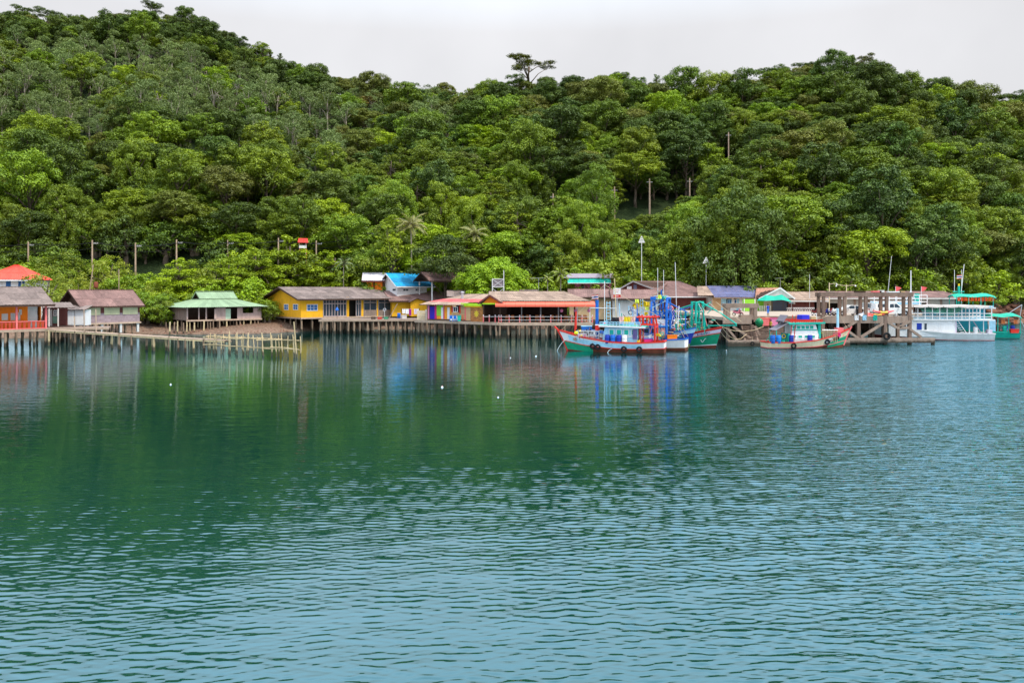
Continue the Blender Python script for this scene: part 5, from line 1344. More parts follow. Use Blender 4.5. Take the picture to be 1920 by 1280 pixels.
    MB().beam((-0.6, -0.62, zb2 - 0.2), (um, -0.62, zt - 0.04), .06, .25).beam((um, -0.62, zt - 0.04), (ur + 0.2, -0.62, zb2 - 0.2), .06, .25).build('barge_board', M_GREY, rf)
    u9 = s.upx(1352, -0.6); zl = s.fp(1300, 556, -0.6)[1]
    roof_part(s.root, [((ur - 0.5, -0.8, zl), (u9, -0.8, zl), (uend, 6, zt), (um + 1.5, 6, zt)), ((u9, -0.8, zl), (u9, 12, zl), (uend, 6, zt))], M_ROOFB, 4, 'wing_roof')
    s.pbox('wing_wall', M_WOODR, ur, u9 - 0.8, 0.6, 0.75, 0, zl); s.pbox('wing_side', M_WOODR, u9 - 0.9, u9 - 0.8, 0.75, 8, 0, zl)
    s.pbox('fascia', M_WHITE, ur - 0.5, u9, -0.9, -0.82, zl - 0.16, zl + 0.02)
    s.panel('shutter_window', M_GREYB, 1188, 533, 1194, 543, 0.04, 0.05); s.panel('eave_beam', M_WHITED, 1165, 545, 1236, 546.3, -0.05, 0.1)
    ac = thing('air_conditioner', 'white air conditioner unit on the brown gable', 'air conditioner', lpw(s, *s.fp(1180, 543), -0.42)); MB().rbox((0, 0.2, 0.3), (0.8, 0.35, 0.55), bev=.03).build('casing', M_WHITE, ac); MB().torus((0, 0.01, 0.3), .2, .02).build('grille', M_GREY, ac)
    # pale blue flat house far behind
    s = House('pale_blue_house', 'pale blue flat roofed house behind the brown gable', 'house', 1168, 160, 0, 1168, 1224, 3.0)
    zt = s.fp(1190, 519)[1]; s.shell(M_SKY, 0, s.L, 0, 6, 0, zt - 0.2, front=True); s.pbox('roof_slab', M_WHITE, -0.3, s.L + 1.2, -0.5, 6.4, zt - 0.2, zt)
    s.panel('teal_window', M_TEAL, 1198, 521, 1216, 527, -0.04, 0.04)
    # TV antennas
    for (px, Y, y0, y1, wd, lab) in ((1010, 140, 521, 548, 1.4, 'tall TV antenna behind the restaurant roof'), (1463, 146, 521, 540, 0.85, 'TV antenna above the grey shutter house')):
        zb = Z(y1, Y); ht = Z(y0, Y) - zb
        a = thing('tv_antenna', lab, 'antenna', (X(px, Y), Y, zb)); MB().tube([(0, 0, 0), (0, 0, ht)], .035, 6).build('mast', M_METAL, a)
        MB().beam((-wd, 0, ht - .05), (wd, .3, ht + .02), .05, .05).build('boom', M_METAL, a)
        for k in range(6): x = -wd + 2 * wd * k / 5; MB().beam((x, -.45, ht), (x, .45, ht), .025, .025).build('element', M_METAL, a)

def lpw(h, u, z, v=0.0):
    o = h.org(v); return Vector((o[0] + u * h.d[0], o[1] + u * h.d[1], z + h.zb))
village_mid()

# ================================================================== concrete pier and the row of houses behind it
ZD = 3.5
def pier():
    r = thing('concrete_pier', 'old concrete pier with cross braces and beams above the water', 'pier', (X(1540, 106), 106, 0)); o0 = Vector(r.location)
    def bx(name, m, x0, x1, y0, y1, z0, z1): return MB().box(x0 - o0.x, x1 - o0.x, y0 - o0.y, y1 - o0.y, z0, z1).build(name, m, r)
    def bm(name, m, p, q, w_, h_): return MB().beam(p - o0, q - o0, w_, h_).build(name, m, r)
    xl, xr = X(1354, 104.5), X(1714, 105)
    xm0, xm1 = X(1393, 108), X(1528, 105)
    bx('deck_slab', M_CONCP, xl, xm0, 104.3, 152, ZD - 0.35, ZD); bx('deck_slab', M_CONCP, xm0, xm1, 109.5, 152, ZD - 0.352, ZD - 0.002); bx('deck_slab', M_CONCP, xm1, xr, 105.2, 114.8, ZD - 0.35, ZD); bx('deck_slab', M_CONCP, xm1, X(1588, 130), 114.81, 152, ZD - 0.351, ZD - 0.001)
    # front girders between posts
    posts_r = [1543, 1610, 1660, 1706]
    for a, b in zip(posts_r[:-1], posts_r[1:]): bx('girder', M_CONC, X(a, 105) + 0.22, X(b, 105) - 0.22, 104.95, 105.19, ZD - 0.75, ZD + 0.15)
    bx('girder', M_CONC, xm0, xm1, 109.25, 109.48, ZD - 0.75, ZD + 0.02); bx('girder', M_CONC, xl, xm0, 104.0, 104.28, ZD - 0.8, ZD + 0.02)
    bx('kerb_block', M_CONC, X(1391, 104), X(1415, 104), 104.4, 105.6, ZD - 0.9, ZD + 0.3)
    for px in posts_r: bx('pile', M_CONCD, X(px, 105) - 0.21, X(px, 105) + 0.21, 104.9, 105.3, -1.4, ZD + 0.3)
    for px in (1560, 1590, 1636, 1683): bx('pile', M_CONCD, X(px, 110) - 0.2, X(px, 110) + 0.2, 109.8, 110.2, -1.4, ZD - 0.3)
    for px in (1366, 1410, 1450, 1500): bx('pile', M_CONCD, X(px, 105) - 0.2, X(px, 105) + 0.2, 109.6, 110.0, -1.4, ZD - 0.3)
    for px in (1367, 1412): bx('pile', M_CONCD, X(px, 104) - 0.2, X(px, 104) + 0.2, 104.4, 104.8, -1.4, ZD - 0.3)
    for k in range(14): bx('rear_pile', M_CONCD, xl + 0.5 + k * 1.85, xl + 0.85 + k * 1.85, 113.6, 113.9, -1.4, ZD - 0.3)
    # low beams and braces
    bx('low_beam', M_CONC, X(1588, 105), X(1751, 105), 104.7, 105.1, 0.25, 0.88); bx('pile', M_CONC, X(1749, 105) - 0.18, X(1749, 105) + 0.18, 104.85, 105.15, -1.4, 0.5)
    for (a, b) in (((1614, 632), (1656, 606)), ((1590, 612), (1606, 602)), ((1592, 622), (1609, 634)), ((1664, 604), (1681, 614)), ((1681, 614.5), (1704, 614.5)), ((1706, 617), (1727, 632)), ((1686, 613), (1706, 602)), ((1560, 634), (1588, 612))):
        bm('brace', M_CONC, P(a[0], a[1], 104.95), P(b[0], b[1], 104.95), 0.28, 0.30)
    for (a, b) in (((1374, 612), (1408, 634)), ((1366, 618), (1384, 640)), ((1416, 612), (1424, 628))): bm('brace', M_CONC, P(a[0], a[1], 104.2), P(b[0], b[1], 104.2), 0.26, 0.28)
    # landing: long low beam, wooden steps
    bx('landing_beam', M_CONC, X(1364, 102), X(1592, 102), 101.7, 102.5, 0.0, 0.72)
    for k in range(10):
        t = k / 9; y = 103 + 6.0 * t; z = 0.72 + 1.55 * t
        MB().box(X(1394, y) - o0.x, X(1470, y) - o0.x, y - o0.y, y + 0.48 - o0.y, z - 0.12, z + random.uniform(-.03, .03)).build('step_plank', M_CONCD, r)
    for px in (1396, 1420, 1446): bm('stringer', M_CONCD, P(px, 0, 1) * 0 + Vector((X(px, 103), 102.6, 0.45)), Vector((X(px, 108), 109.2, 2.1)), 0.2, 0.25)
    # overhead frames: posts, beams
    for (pxs, z1, y0, tk, mm) in (((1366.5, 1417), 5.25, 104.6, 0.40, M_CONC), ((1545, 1585, 1624.5, 1663.5, 1707), 6.68, 106, 0.36, M_CONCD)):
        for dy in (0.0, 1.7):
            for px in pxs: x = X(px, y0); bx('frame_post', mm, x - tk / 2, x + tk / 2, y0 + dy, y0 + dy + tk, ZD + (0.004 if px < 1500 or dy else 0.004), z1 - 0.55)
            bx('frame_beam', mm, X(pxs[0], y0) - 0.4, X(pxs[-1], y0) + 0.4, y0 + dy - 0.03, y0 + dy + tk + 0.03, z1 - 0.55, z1)
        for px in pxs: x = X(px, y0); bx('cross_beam', mm, x - tk / 2 + 0.03, x + tk / 2 - 0.03, y0 + tk + 0.032, y0 + 1.66, z1 - 0.5, z1 - 0.04)
    for px, w_, h_, m in ((1557, 1.0, .16, M_WOODG), (1612, 1.4, .2, M_WOODD), (1643, 1.3, .22, M_ROSE), (1652, .7, .3, M_WHITED), (1676, 1.8, .14, M_ALU), (1690, .8, .18, M_TAN)):
        MB().rbox((X(px, 106.2) - o0.x, 106.2 - o0.y, 6.68 + h_ / 2), (w_, .5, h_), bev=.08).build('frame_load', m, r)
    # tyres hung as fenders
    def fender(px, py, Y, rr=0.32, lab=''):
        p = P(px, py, Y); o = thing('tyre_fender', lab, 'tyre', p); MB().torus((0, 0, 0), rr * 0.72, rr * 0.28, 'y').build('tyre', M_RUBBER, o, smooth=True); MB().tube([(0, 0, rr * .7), (0, 0.05, rr * .7 + 0.7)], .02, 4).build('rope', M_ROPE, o)
    fender(1411, 644, 101.4, 0.28, 'small black tyre hung on the low landing beam'); fender(1663, 630, 104.5, 0.5, 'large black tyre hung on a pier post by the white ferry')
    return r
pier()

def right_houses():
    # purple-blue roofed house with peach end
    s = House('faded_blue_roof_house', 'market house with faded purple-blue roof behind the pier', 'house', 1340, 141, 2, 1335, 1432, ZD - 0.2); L = s.L
    ze = s.fp(1380, 557, -1)[1]; zr = s.fp(1380, 536.5, 4)[1]
    s.shell(M_WHITED, 0, L, 0, 8, 0, ze, front=False)
    for (a, b, m) in ((1336, 1352, M_TAN), (1352, 1362, M_SKY), (1372, 1376, M_WHITE), (1381, 1386, M_SKY), (1386, 1395, M_WHITE), (1417, 1432, M_LIME)): s.panel('front_panel', m, a, 558, b, 588, 0, 0.1)
    s.panel('counter', M_WHITE, 1362, 577, 1396, 588, 0.02, 0.1); s.window(1376, 561, 1381.5, 576, 0.02, M_WHITE, M_BGLASS, 1, 2); s.window(1364, 561, 1371.5, 576, 0.02, M_SKY, M_BGLASS, 2, 1)
    s.roof_gable(M_ROOFPUR, 0.2, L, -1, 9, ze, zr, rows=4, trim=M_WOODG)
    roof_part(s.root, [((-2.6, -0.6, ze + 0.25), (0.15, -0.6, ze + 0.25), (0.15, 4, zr - 0.05), (-1.6, 4, zr - 0.05))], M_ROOFT, 3, 'side_roof')
    # lime kiosk
    k = House('lime_kiosk', 'bright lime green kiosk panel with white frame on legs', 'kiosk', 1396, 135, 0, 1395, 1416, ZD)
    z0 = k.fp(1400, 583)[1]; z1 = k.fp(1400, 561)[1]; k.pbox('panel', M_LIME, 0.1, k.L - 0.1, 0, 1.2, z0, z1)
    for u in (0, k.L - 0.1): k.pbox('frame_post', M_WHITE, u, u + 0.1, -0.04, 0.08, z0 - 0.05, z1 + 0.05)
    for u in (0.15, k.L - 0.25): k.pbox('leg', M_WOODD, u, u + 0.1, 0.2, 0.3, 0, z0)
    # peach gabled house with green tarp
    s = House('peach_gable_house', 'house with peach roof, white barge boards and grey roller shutters', 'house', 1420, 139, -6, 1418, 1478, ZD - 0.1); L = s.L
    ze = s.fp(1440, 559, -1)[1]; zt = s.fp(1463, 541, -1)[1]; um = s.upx(1463, -1); zr = s.fp(1430, 541, 4)[1]
    s.shell(M_CREAM, 0, L, 0, 8, 0, ze, front=False); s.panel('front_wall', M_LIME, 1418, 562, 1432, 588, 0, .1); s.panel('front_wall', M_CREAM, 1432, 562, 1446, 588, 0, .1)
    s.panel('front_wall', M_WOODG, 1446, 562, 1478, 588, 0.06, .1)
    for (a, b) in ((1449, 1468), (1469, 1476)):
        for q in range(9): y = 563 + q * 2.75; s.panel('shutter_slat', M_GREYB, a, y, b, y + 2.6, 0.0, 0.05)
    MB().prism([(um - 3.4, ze), (L + 0.7, ze), (um, zt)], 'y', -0.9, -0.8).build('gable', M_WHITED, s.root)
    rf = roof_part(s.root, [((-0.4, -0.9, ze - 0.1), (um - 3.2, -0.9, ze - 0.1), (um, -1.0, zt + 0.1), (um - 3.0, 4, zr)), ((um - 3.0, 4, zr), (um, -1, zt + 0.1), (um, 8, zt + 0.1), (um - 3.0, 8, zr)), ((L + 0.9, 8, ze - 0.1), (L + 0.9, -1, ze - 0.1), (um, -1, zt + 0.1), (um, 8, zt + 0.1))], M_ROOFPEACH, 3)
    MB().beam((um - 3.5, -1.0, ze - 0.1), (um, -1.05, zt + 0.1), .06, .24).beam((um, -1.05, zt + 0.1), (L + 0.9, -1.0, ze - 0.12), .06, .24).build('barge_board', M_WHITE, rf)
    for q in range(6): s.panel('fence_picket', M_WHITE, 1424 + q * 4, 573, 1426 + q * 4, 583, -0.6, .06)
    tp = thing('green_tarp', 'teal green tarpaulin stretched as a canopy before the grey shutters', 'tarpaulin', P(1450, 560, 136)); o0 = Vector(tp.location)
    gx = [1420, 1436, 1452, 1466, 1484]; gy0 = [562, 553, 555, 552, 564]; gy1 = [563, 562, 563, 560, 566]
    vs = [P(gx[i], gy0[i], 137.5) - o0 for i in range(5)] + [P(gx[i], (gy0[i] + gy1[i]) / 2 + 1.5, 136.3) - o0 for i in range(5)] + [P(gx[i], gy1[i] + (2 if i % 2 else 0), 135.2) - o0 for i in range(5)]
    MB().add(vs, [(j * 5 + i, j * 5 + i + 1, j * 5 + i + 6, j * 5 + i + 5) for i in range(4) for j in range(2)]).build('sheet', M_TARP, tp)
    for i in (0, 4): q = P(gx[i], gy1[i], 135.2) - o0; MB().tube([q, (q.x, q.y, ZD - o0.z)], .04, 6).build('pole', M_GREY, tp)
    # brown shop
    s = House('brown_shop', 'long brown shop with grey roof and white lattice fence behind motorbikes', 'shop', 1480, 138, 0, 1478, 1546, ZD - 0.1); L = s.L
    ze = s.fp(1500, 563, -0.9)[1]; zr = s.fp(1500, 547.5, 4)[1]
    s.shell(M_WOODD, 0, L, 0, 8, 0, ze, front=False); s.panel('front_wall', M_WOODR, 1478, 561, 1527, 588, 0, .1); s.pbox('bay_shade_sheet', M_DARK, s.upx(1527), L, 2, 2.1, 0, ze); s.panel('side_post', M_WOODP, 1540, 562, 1544, 588, -.02, .15)  # open bay closed by a near-black sheet that paints its shade
    s.roof_gable(M_ROOFT, -0.5, L + 0.4, -1, 9, ze, zr, rows=3, trim=M_WHITED)
    s.panel('sign_board', M_SKY, 1479, 566, 1487, 569, -.08, .04); s.panel('notice', M_WHITE, 1487.5, 566.5, 1491, 570, -.08, .03)
    for a, b in ((1475, 1485), (1487, 1507), (1508, 1527)):
        s.panel('fence_rail', M_WHITE, a, 576.5, b, 577.6, -1.2, .05); s.panel('fence_rail', M_WHITE, a, 586.5, b, 588, -1.2, .05)
        n = max(2, int((b - a) / 3.3))
        for q in range(n):
            u0, za = s.fp(a + (b - a) * q / n, 587, -1.2); u1, zb_ = s.fp(a + (b - a) * (q + 1) / n, 577, -1.2)
            MB().beam((u0, -1.17, za), (u1, -1.17, zb_), .04, .06).beam((u0, -1.14, zb_), (u1, -1.14, za), .04, .06).build('lattice', M_WHITE, s.root)
    # long garage
    s = House('long_garage', 'long low garage building with grey roller doors behind the pickup', 'garage', 1546, 139, 3, 1546, 1790, ZD - 0.1); L = s.L
    ze = s.fp(1640, 558, -0.9)[1]; zr = s.fp(1640, 546.5, 4)[1]
    s.shell(M_GREY, 0, L, 0, 8, 0, ze, front=False)
    md = mat('roller_door', C(176, 174, 168), 0.7, 0.1, 1.0, 0.25, streak=True)
    for q in range(9):
        a = 1547 + q * 27; s.panel('door_pier', M_CONC, a, 557, a + 4, 588, -0.02, .15)
        for j in range(5 if q % 3 else 3): y = 558.5 + j * (3.4 if q % 3 else 3.2); s.panel('door_slat', md, a + 4, y, a + 27, y + 3.3, 0.05, .05)
    s.pbox('bay_shade_sheet', M_DARK, 0.2, L - 0.2, 1.5, 1.55, 0, ze)  # near-black sheet behind the doors, painted as the shade inside
    s.roof_gable(M_ROOFB, -0.5, L + 0.6, -1, 9, ze, zr, rows=3, trim=M_WHITED)
    # stilts to the shore are hidden by the pier; ground slab under the row
    g = MB().box(X(1300, 133), X(1800, 133), 131, 152, ZD - 0.9, ZD - 0.36).build('quay_ground', M_CONCP); tag(g, 'concrete quay ground under the shop row', 'quay', kind='structure')
right_houses()

# ================================================================== boats
class Boat:
    """local frame: x from the stern (0) to the bow (L), y to port, z up from the waterline"""
    def __init__(s, name, label, stern, bow, B, sheer, rake=1.0, draft=0.7, cat='fishing boat'):
        s.st = Vector(stern); s.bw = Vector(bow); d = s.bw - s.st; s.L = d.length - rake; s.B = B; s.sheer = sheer; s.rake = rake; s.draft = draft
        s.ang = math.atan2(d.y, d.x)
        s.root = thing(name, label, cat, (s.st.x, s.st.y, 0), s.ang)
        s.near = 1 if math.cos(s.ang) < 0 else -1        # side facing the open bay
    def sh(s, q):
        xs = [a for a, b in s.sheer]; ys = [b for a, b in s.sheer]; return float(np.interp(q, xs, ys))
    def pt(s, q, t, side, out=0.0):
        plan = min(1.0, 0.80 + 0.55 * q) if q < 0.42 else max(0.0, 1 - ((q - 0.42) / 0.58) ** 2.4)
        sh = s.sh(q); z = -s.draft + t * (sh + s.draft)
        half = s.B / 2 * plan * (0.42 + 0.58 * max(t, 0) ** 0.55)
        x = q * s.L + s.rake * (t ** 1.2) * max(0, (q - 0.55) / 0.45) ** 1.6
        return Vector((x, side * (half + out), z))
    def band(s, name, m, t0, t1, q0=0.0, q1=1.0, out=0.0, n=22, nt=3, side=(1, -1)):
        mb = MB()
        for sd in side:
            vs = []; 
            for i in range(n + 1):
                q = q0 + (q1 - q0) * i / n
                for j in range(nt + 1): vs.append(s.pt(q, t0 + (t1 - t0) * j / nt, sd, out))
            mb.add(vs, [(i * (nt + 1) + j, (i + 1) * (nt + 1) + j, (i + 1) * (nt + 1) + j + 1, i * (nt + 1) + j + 1) for i in range(n) for j in range(nt)])
        if q0 == 0.0 and len(side) == 2:
            vs = []
            for j in range(nt + 1): t = t0 + (t1 - t0) * j / nt; vs += [s.pt(0, t, 1, out), s.pt(0, t, -1, out)]
            mb.add(vs, [(2 * j, 2 * j + 1, 2 * j + 3, 2 * j + 2) for j in range(nt)])
        o = mb.build(name, m, s.root, smooth=True); return o
    def rail(s, name, m, t, w_, h_, q0=0.0, q1=1.0, n=22, dz=0.0):
        mb = MB()
        for sd in (1, -1):
            pts = [s.pt(q0 + (q1 - q0) * i / n, t, sd) + Vector((0, 0, dz)) for i in range(n + 1)]
            vs = []
            for i, p in enumerate(pts):
                yv = Vector((0, sd, 0))
                vs += [p - yv * w_ / 2, p + yv * w_ / 2, p + yv * w_ / 2 + Vector((0, 0, h_)), p - yv * w_ / 2 + Vector((0, 0, h_))]
            fs = [(i * 4 + k, i * 4 + (k + 1) % 4, (i + 1) * 4 + (k + 1) % 4, (i + 1) * 4 + k) for i in range(n) for k in range(4)]
            fs += [(0, 1, 2, 3), (n * 4, n * 4 + 1, n * 4 + 2, n * 4 + 3)]
            mb.add(vs, fs)
        if q0 == 0.0: a, b = s.pt(0, t, 1), s.pt(0, t, -1); mb.beam(a + Vector((0, 0, dz + h_ / 2)), b + Vector((0, 0, dz + h_ / 2)), w_, h_)
        return mb.build(name, m, s.root)
    def deck(s, m, t=0.86, name='deck'):
        n = 20; vs = []
        for i in range(n + 1): q = i / n * 0.985; vs += [s.pt(q, t, 1, -0.01), s.pt(q, t, -1, -0.01)]
        return MB().add(vs, [(2 * i, 2 * i + 2, 2 * i + 3, 2 * i + 1) for i in range(n)]).build(name, m, s.root)
    def box(s, name, m, x0, x1, y0, y1, z0, z1, parent=None): return MB().box(x0, x1, y0, y1, z0, z1).build(name, m, parent or s.root)
    def tube(s, name, m, pts, r=0.06, n=6): return MB().tube(pts, r, n).build(name, m, s.root)
    def cabin(s, x0, x1, w_, z0, z1, mw, mwin, mtrim, nwin=4, front=0.25, name='cabin', door=None):
        """wheelhouse: walls with raked front, windows with frames"""
        hw = w_ / 2
        o = MB().prism([(x0, z0), (x1, z0), (x1 - front, z1), (x0, z1)], 'y', -hw, hw).build(name, mw, s.root)
        zb = z0 + (z1 - z0) * 0.52; zt = z1 - 0.16; ln = (x1 - front - x0) * 0.9
        for sd in (1, -1):
            for k in range(nwin):
                a = x0 + 0.12 + ln * k / nwin; b = x0 + 0.12 + ln * (k + 0.72) / nwin; y = sd * hw
                f = MB(); 
                for (c0, c1, d0, d1) in ((a, b, zb, zb + .06), (a, b, zt - .06, zt), (a, a + .06, zb + .06, zt - .06), (b - .06, b, zb + .06, zt - .06)): f.box(c0, c1, min(y, y + sd * .05), max(y, y + sd * .05), d0, d1)
                w = f.build('window', mtrim, s.root); MB().box(a + .06, b - .06, min(y, y + sd * .02), max(y, y + sd * .02), zb + .06, zt - .06).build('pane', mwin, w)
            MB().box(x0 - 0.03, x1 - front * 0.6, min(sd * hw, sd * (hw + .04)), max(sd * hw, sd * (hw + .04)), zb - 0.2, zb - 0.08).build('trim', mtrim, s.root)
        f = Vector((x1, 0, zb)); 
        return o
    def roofslab(s, x0, x1, w_, z, m, me, crown=0.12, name='cabin_roof'):
        n = 6; vs = []; 
        for i in range(n + 1): y = -w_ / 2 + w_ * i / n; zz = z + crown * (1 - (2 * i / n - 1) ** 2); vs += [(x0, y, zz), (x1, y, zz + 0.12), (x0, y, zz - 0.08), (x1, y, zz + 0.04)]
        fs = []
        for i in range(n): a = i * 4; fs += [(a, a + 1, a + 5, a + 4), (a + 2, a + 6, a + 7, a + 3), (a, a + 4, a + 6, a + 2), (a + 1, a + 3, a + 7, a + 5)]
        fs += [(0, 2, 3, 1), (n * 4, n * 4 + 1, n * 4 + 3, n * 4 + 2)]
        o = MB().add(vs, fs).build(name, m, s.root)
        for sd in (1, -1): MB().beam((x0 - .02, sd * (w_ / 2 + .03), z - .02), (x1 + .02, sd * (w_ / 2 + .03), z + .10), .06, .2).build('roof_edge', me, o)
        return o
    def toprail(s, x0, x1, w_, z, h, mp, n=8, rails=2):
        pm = MB().box(-.035, .035, -.035, .035, 0, h).mesh('rail_post', mp)
        for sd in (1, -1):
            for i in range(n + 1): place(pm, 'rail_post', s.root, Matrix.Translation((x0 + (x1 - x0) * i / n, sd * w_ / 2, z)))
            for k in range(rails): MB().beam((x0, sd * w_ / 2, z + h * (k + 1) / rails - .04), (x1, sd * w_ / 2, z + h * (k + 1) / rails - .04), .07, .09).build('top_rail', mp, s.root)
    def arch(s, x, w_, z0, z1, m, r=0.11, bars=2, lean=0.0):
        for sd in (1, -1): s.tube('gantry_post', m, [(x, sd * w_ / 2, z0), (x + lean * .8, sd * w_ * .46, z0 + (z1 - z0) * .8), (x + lean, sd * w_ * .3, z1)], r, 8)
        s.tube('gantry_bar', m, [(x + lean, -w_ * .32, z1), (x + lean, w_ * .32, z1)], r, 8)
        for k in range(bars): t = 0.5 + 0.22 * k; s.tube('gantry_bar', m, [(x + lean * t, -w_ * .49, z0 + (z1 - z0) * t), (x + lean * t, w_ * .49, z0 + (z1 - z0) * t)], r * .8, 8)
    def ladder(s, x, y, z0, z1, m, wd=0.45, n=7, along=True):
        a = wd / 2
        for sd in (-1, 1): s.tube('ladder_rail', m, [(x + sd * a, y, z0), (x + sd * a * .7, y, z1)], .045, 6)
        for k in range(n): t = (k + .5) / n; s.tube('ladder_rung', m, [(x - a, y, z0 + (z1 - z0) * t), (x + a, y, z0 + (z1 - z0) * t)], .035, 5)
    def w(s, x, y, z):
        c, q = math.cos(s.ang), math.sin(s.ang); return Vector((s.st.x + c * x - q * y, s.st.y + q * x + c * y, z))

DRUM = {}
def drum(p, m, label, group=None, r=0.29, h=0.92, rz=0):
    if m.name not in DRUM:
        b = MB().lathe([(r * .93, 0), (r, .04), (r, .28), (r * 1.05, .31), (r, .34), (r, .58), (r * 1.05, .61), (r, .64), (r, .86), (r * .9, h)], n=16).mesh('body', m, True)
        l = MB().lathe([(r * .92, h), (r * .92, h + .04), (r * .8, h + .05)], n=16).mesh('lid', m)
        DRUM[m.name] = (b, l)
    t = thing('plastic_drum', label, 'barrel', p, rz, group)
    place(DRUM[m.name][0], 'body', t); place(DRUM[m.name][1], 'lid', t); return t
def tyre(p, rz, label, rr=0.34, group=None):
    o = thing('tyre_fender', label, 'tyre', p, rz, group); MB().torus((0, 0, 0), rr * .70, rr * .30, 'y').build('tyre', M_RUBBER, o, smooth=True); MB().tube([(0, 0, rr * .6), (0, .03, rr + .75)], .02, 4).build('rope', M_ROPE, o)
def crate(p, size, m, ml, label, cat='fish box', rz=0):
    t = thing('fish_box', label, cat, p, rz); MB().prism([(-size[0] / 2 * .92, 0), (size[0] / 2 * .92, 0), (size[0] / 2, size[2]), (-size[0] / 2, size[2])], 'y', -size[1] / 2, size[1] / 2).build('body', m, t); MB().rbox((0, 0, size[2] + .03), (size[0] + .05, size[1] + .05, .07), bev=.04).build('lid', ml, t); return t
def cloth(parent, x, y, z, wd, h, m, name='cloth', along='x'):
    n = 5; vs = []
    for k in range(n + 1):
        for j in range(3):
            a = x - wd / 2 + wd * k / n; b = y + .06 * math.sin(k * 1.9 + j * 1.3 + x * 5); vs.append((a, b, z - h * j / 2) if along == 'x' else (b, a, z - h * j / 2))
    return MB().add(vs, [(k * 3 + j, (k + 1) * 3 + j, (k + 1) * 3 + j + 1, k * 3 + j + 1) for k in range(n) for j in range(2)]).build(name, m, parent)
M_MAGC = mat('cloth_pink', C(236, 180, 170), 0.9); M_YELC = mat('cloth_yellow', C(240, 200, 40), 0.9); M_BLK = mat('cloth_black', C(44, 40, 46), 0.9); M_LEM = mat('pennant_lime', C(220, 232, 90), 0.8)
def thai_flag(root, p, wd=0.9, h=0.6, tilt=0.1):
    f = MB(); cols = [mat('flag_red', C(200, 40, 50), 0.8), mat('flag_white', C(232, 228, 228), 0.8), mat('flag_blue', C(52, 50, 120), 0.8)]
    o = None; seq = [0, 1, 2, 1, 0]; z = 0; hs = [1, 1, 2, 1, 1]; fl = thing_empty_part('flag', root, p)
    for c, k in zip(seq, hs):
        z1 = z + h * k / 6; vs = []
        for i in range(5):
            for zz in (z, z1): vs.append((wd * i / 4, .06 * math.sin(i * 1.6), zz - tilt * i / 4 * wd))
        MB().add(vs, [(2 * i, 2 * i + 2, 2 * i + 3, 2 * i + 1) for i in range(4)]).build('stripe', cols[c], fl); z = z1
def thing_empty_part(name, root, p):
    """a part that holds sub-parts: the flag's halyard"""
    return MB().tube([(0, 0, -.1), (0, 0, .75)], .012, 4).build(name, M_ROPE, root, Matrix.Translation(p))

def clutter(b, x0, x1, z0, n, seed, hw=1.2, zmax=1.2, mats=None):
    g = random.Random(seed); mats = mats or [M_WOODG, M_METAL, M_BLUE, M_TEAL, M_WHITE, M_ROSE, M_YELC, M_WOODD, M_BLK, M_BAMBOO]
    for k in range(n):
        x, y, z = g.uniform(x0, x1), g.uniform(-hw, hw), z0 + g.random() ** 1.6 * zmax; m = g.choice(mats); t = g.random()
        if t < .3: MB().torus((x, y, z), g.uniform(.16, .3), .05, g.choice('xyz'), 10, 5).build('rope_coil', m, b.root)
        elif t < .6: b.tube('loose_pole', m, [(x, y, z), (x + g.uniform(-.9, .9), y + g.uniform(-.5, .5), z + g.uniform(.1, 1.1))], g.uniform(.025, .05), 5)
        elif t < .8: MB().rbox((x, y, z), (g.uniform(.25, .6), g.uniform(.25, .5), g.uniform(.15, .4)), Matrix.Rotation(g.uniform(-.3, .3), 3, 'Y') @ Matrix.Rotation(g.uniform(0, 3), 3, 'Z'), .05).build('stowed_gear', m, b.root)
        else: MB().lathe([(.02, -.16), (.13, -.1), (.17, 0), (.13, .1), (.02, .16)], (x, y, z), 8).build('net_float', m, b.root, smooth=True)
def spars(b, x0, x1, z0, n, seed, mats):
    """the thicket of poles, booms and struts that stands on a working boat"""
    g = random.Random(seed)
    for k in range(n):
        x, y = g.uniform(x0, x1), g.uniform(-1.3, 1.3); h = g.uniform(1.2, 3.4)
        if k % 3: b.tube('spar', g.choice(mats), [(x, y, z0), (x + g.uniform(-.25, .25), y, z0 + h)], g.uniform(.03, .07), 5)
        else: z = z0 + g.uniform(.4, 2.6); b.tube('strut', g.choice(mats), [(x, y, z), (x + g.uniform(-1.8, 1.8), y + g.uniform(-.6, .6), z + g.uniform(-.6, .9))], g.uniform(.03, .06), 5)
def rigging(b, top, feet, m=None):
    for f in feet: b.tube('rigging_line', m or M_ROPE, [top, Vector(top).lerp(Vector(f), .5) + Vector((0, 0, -.15)), f], .018, 4)

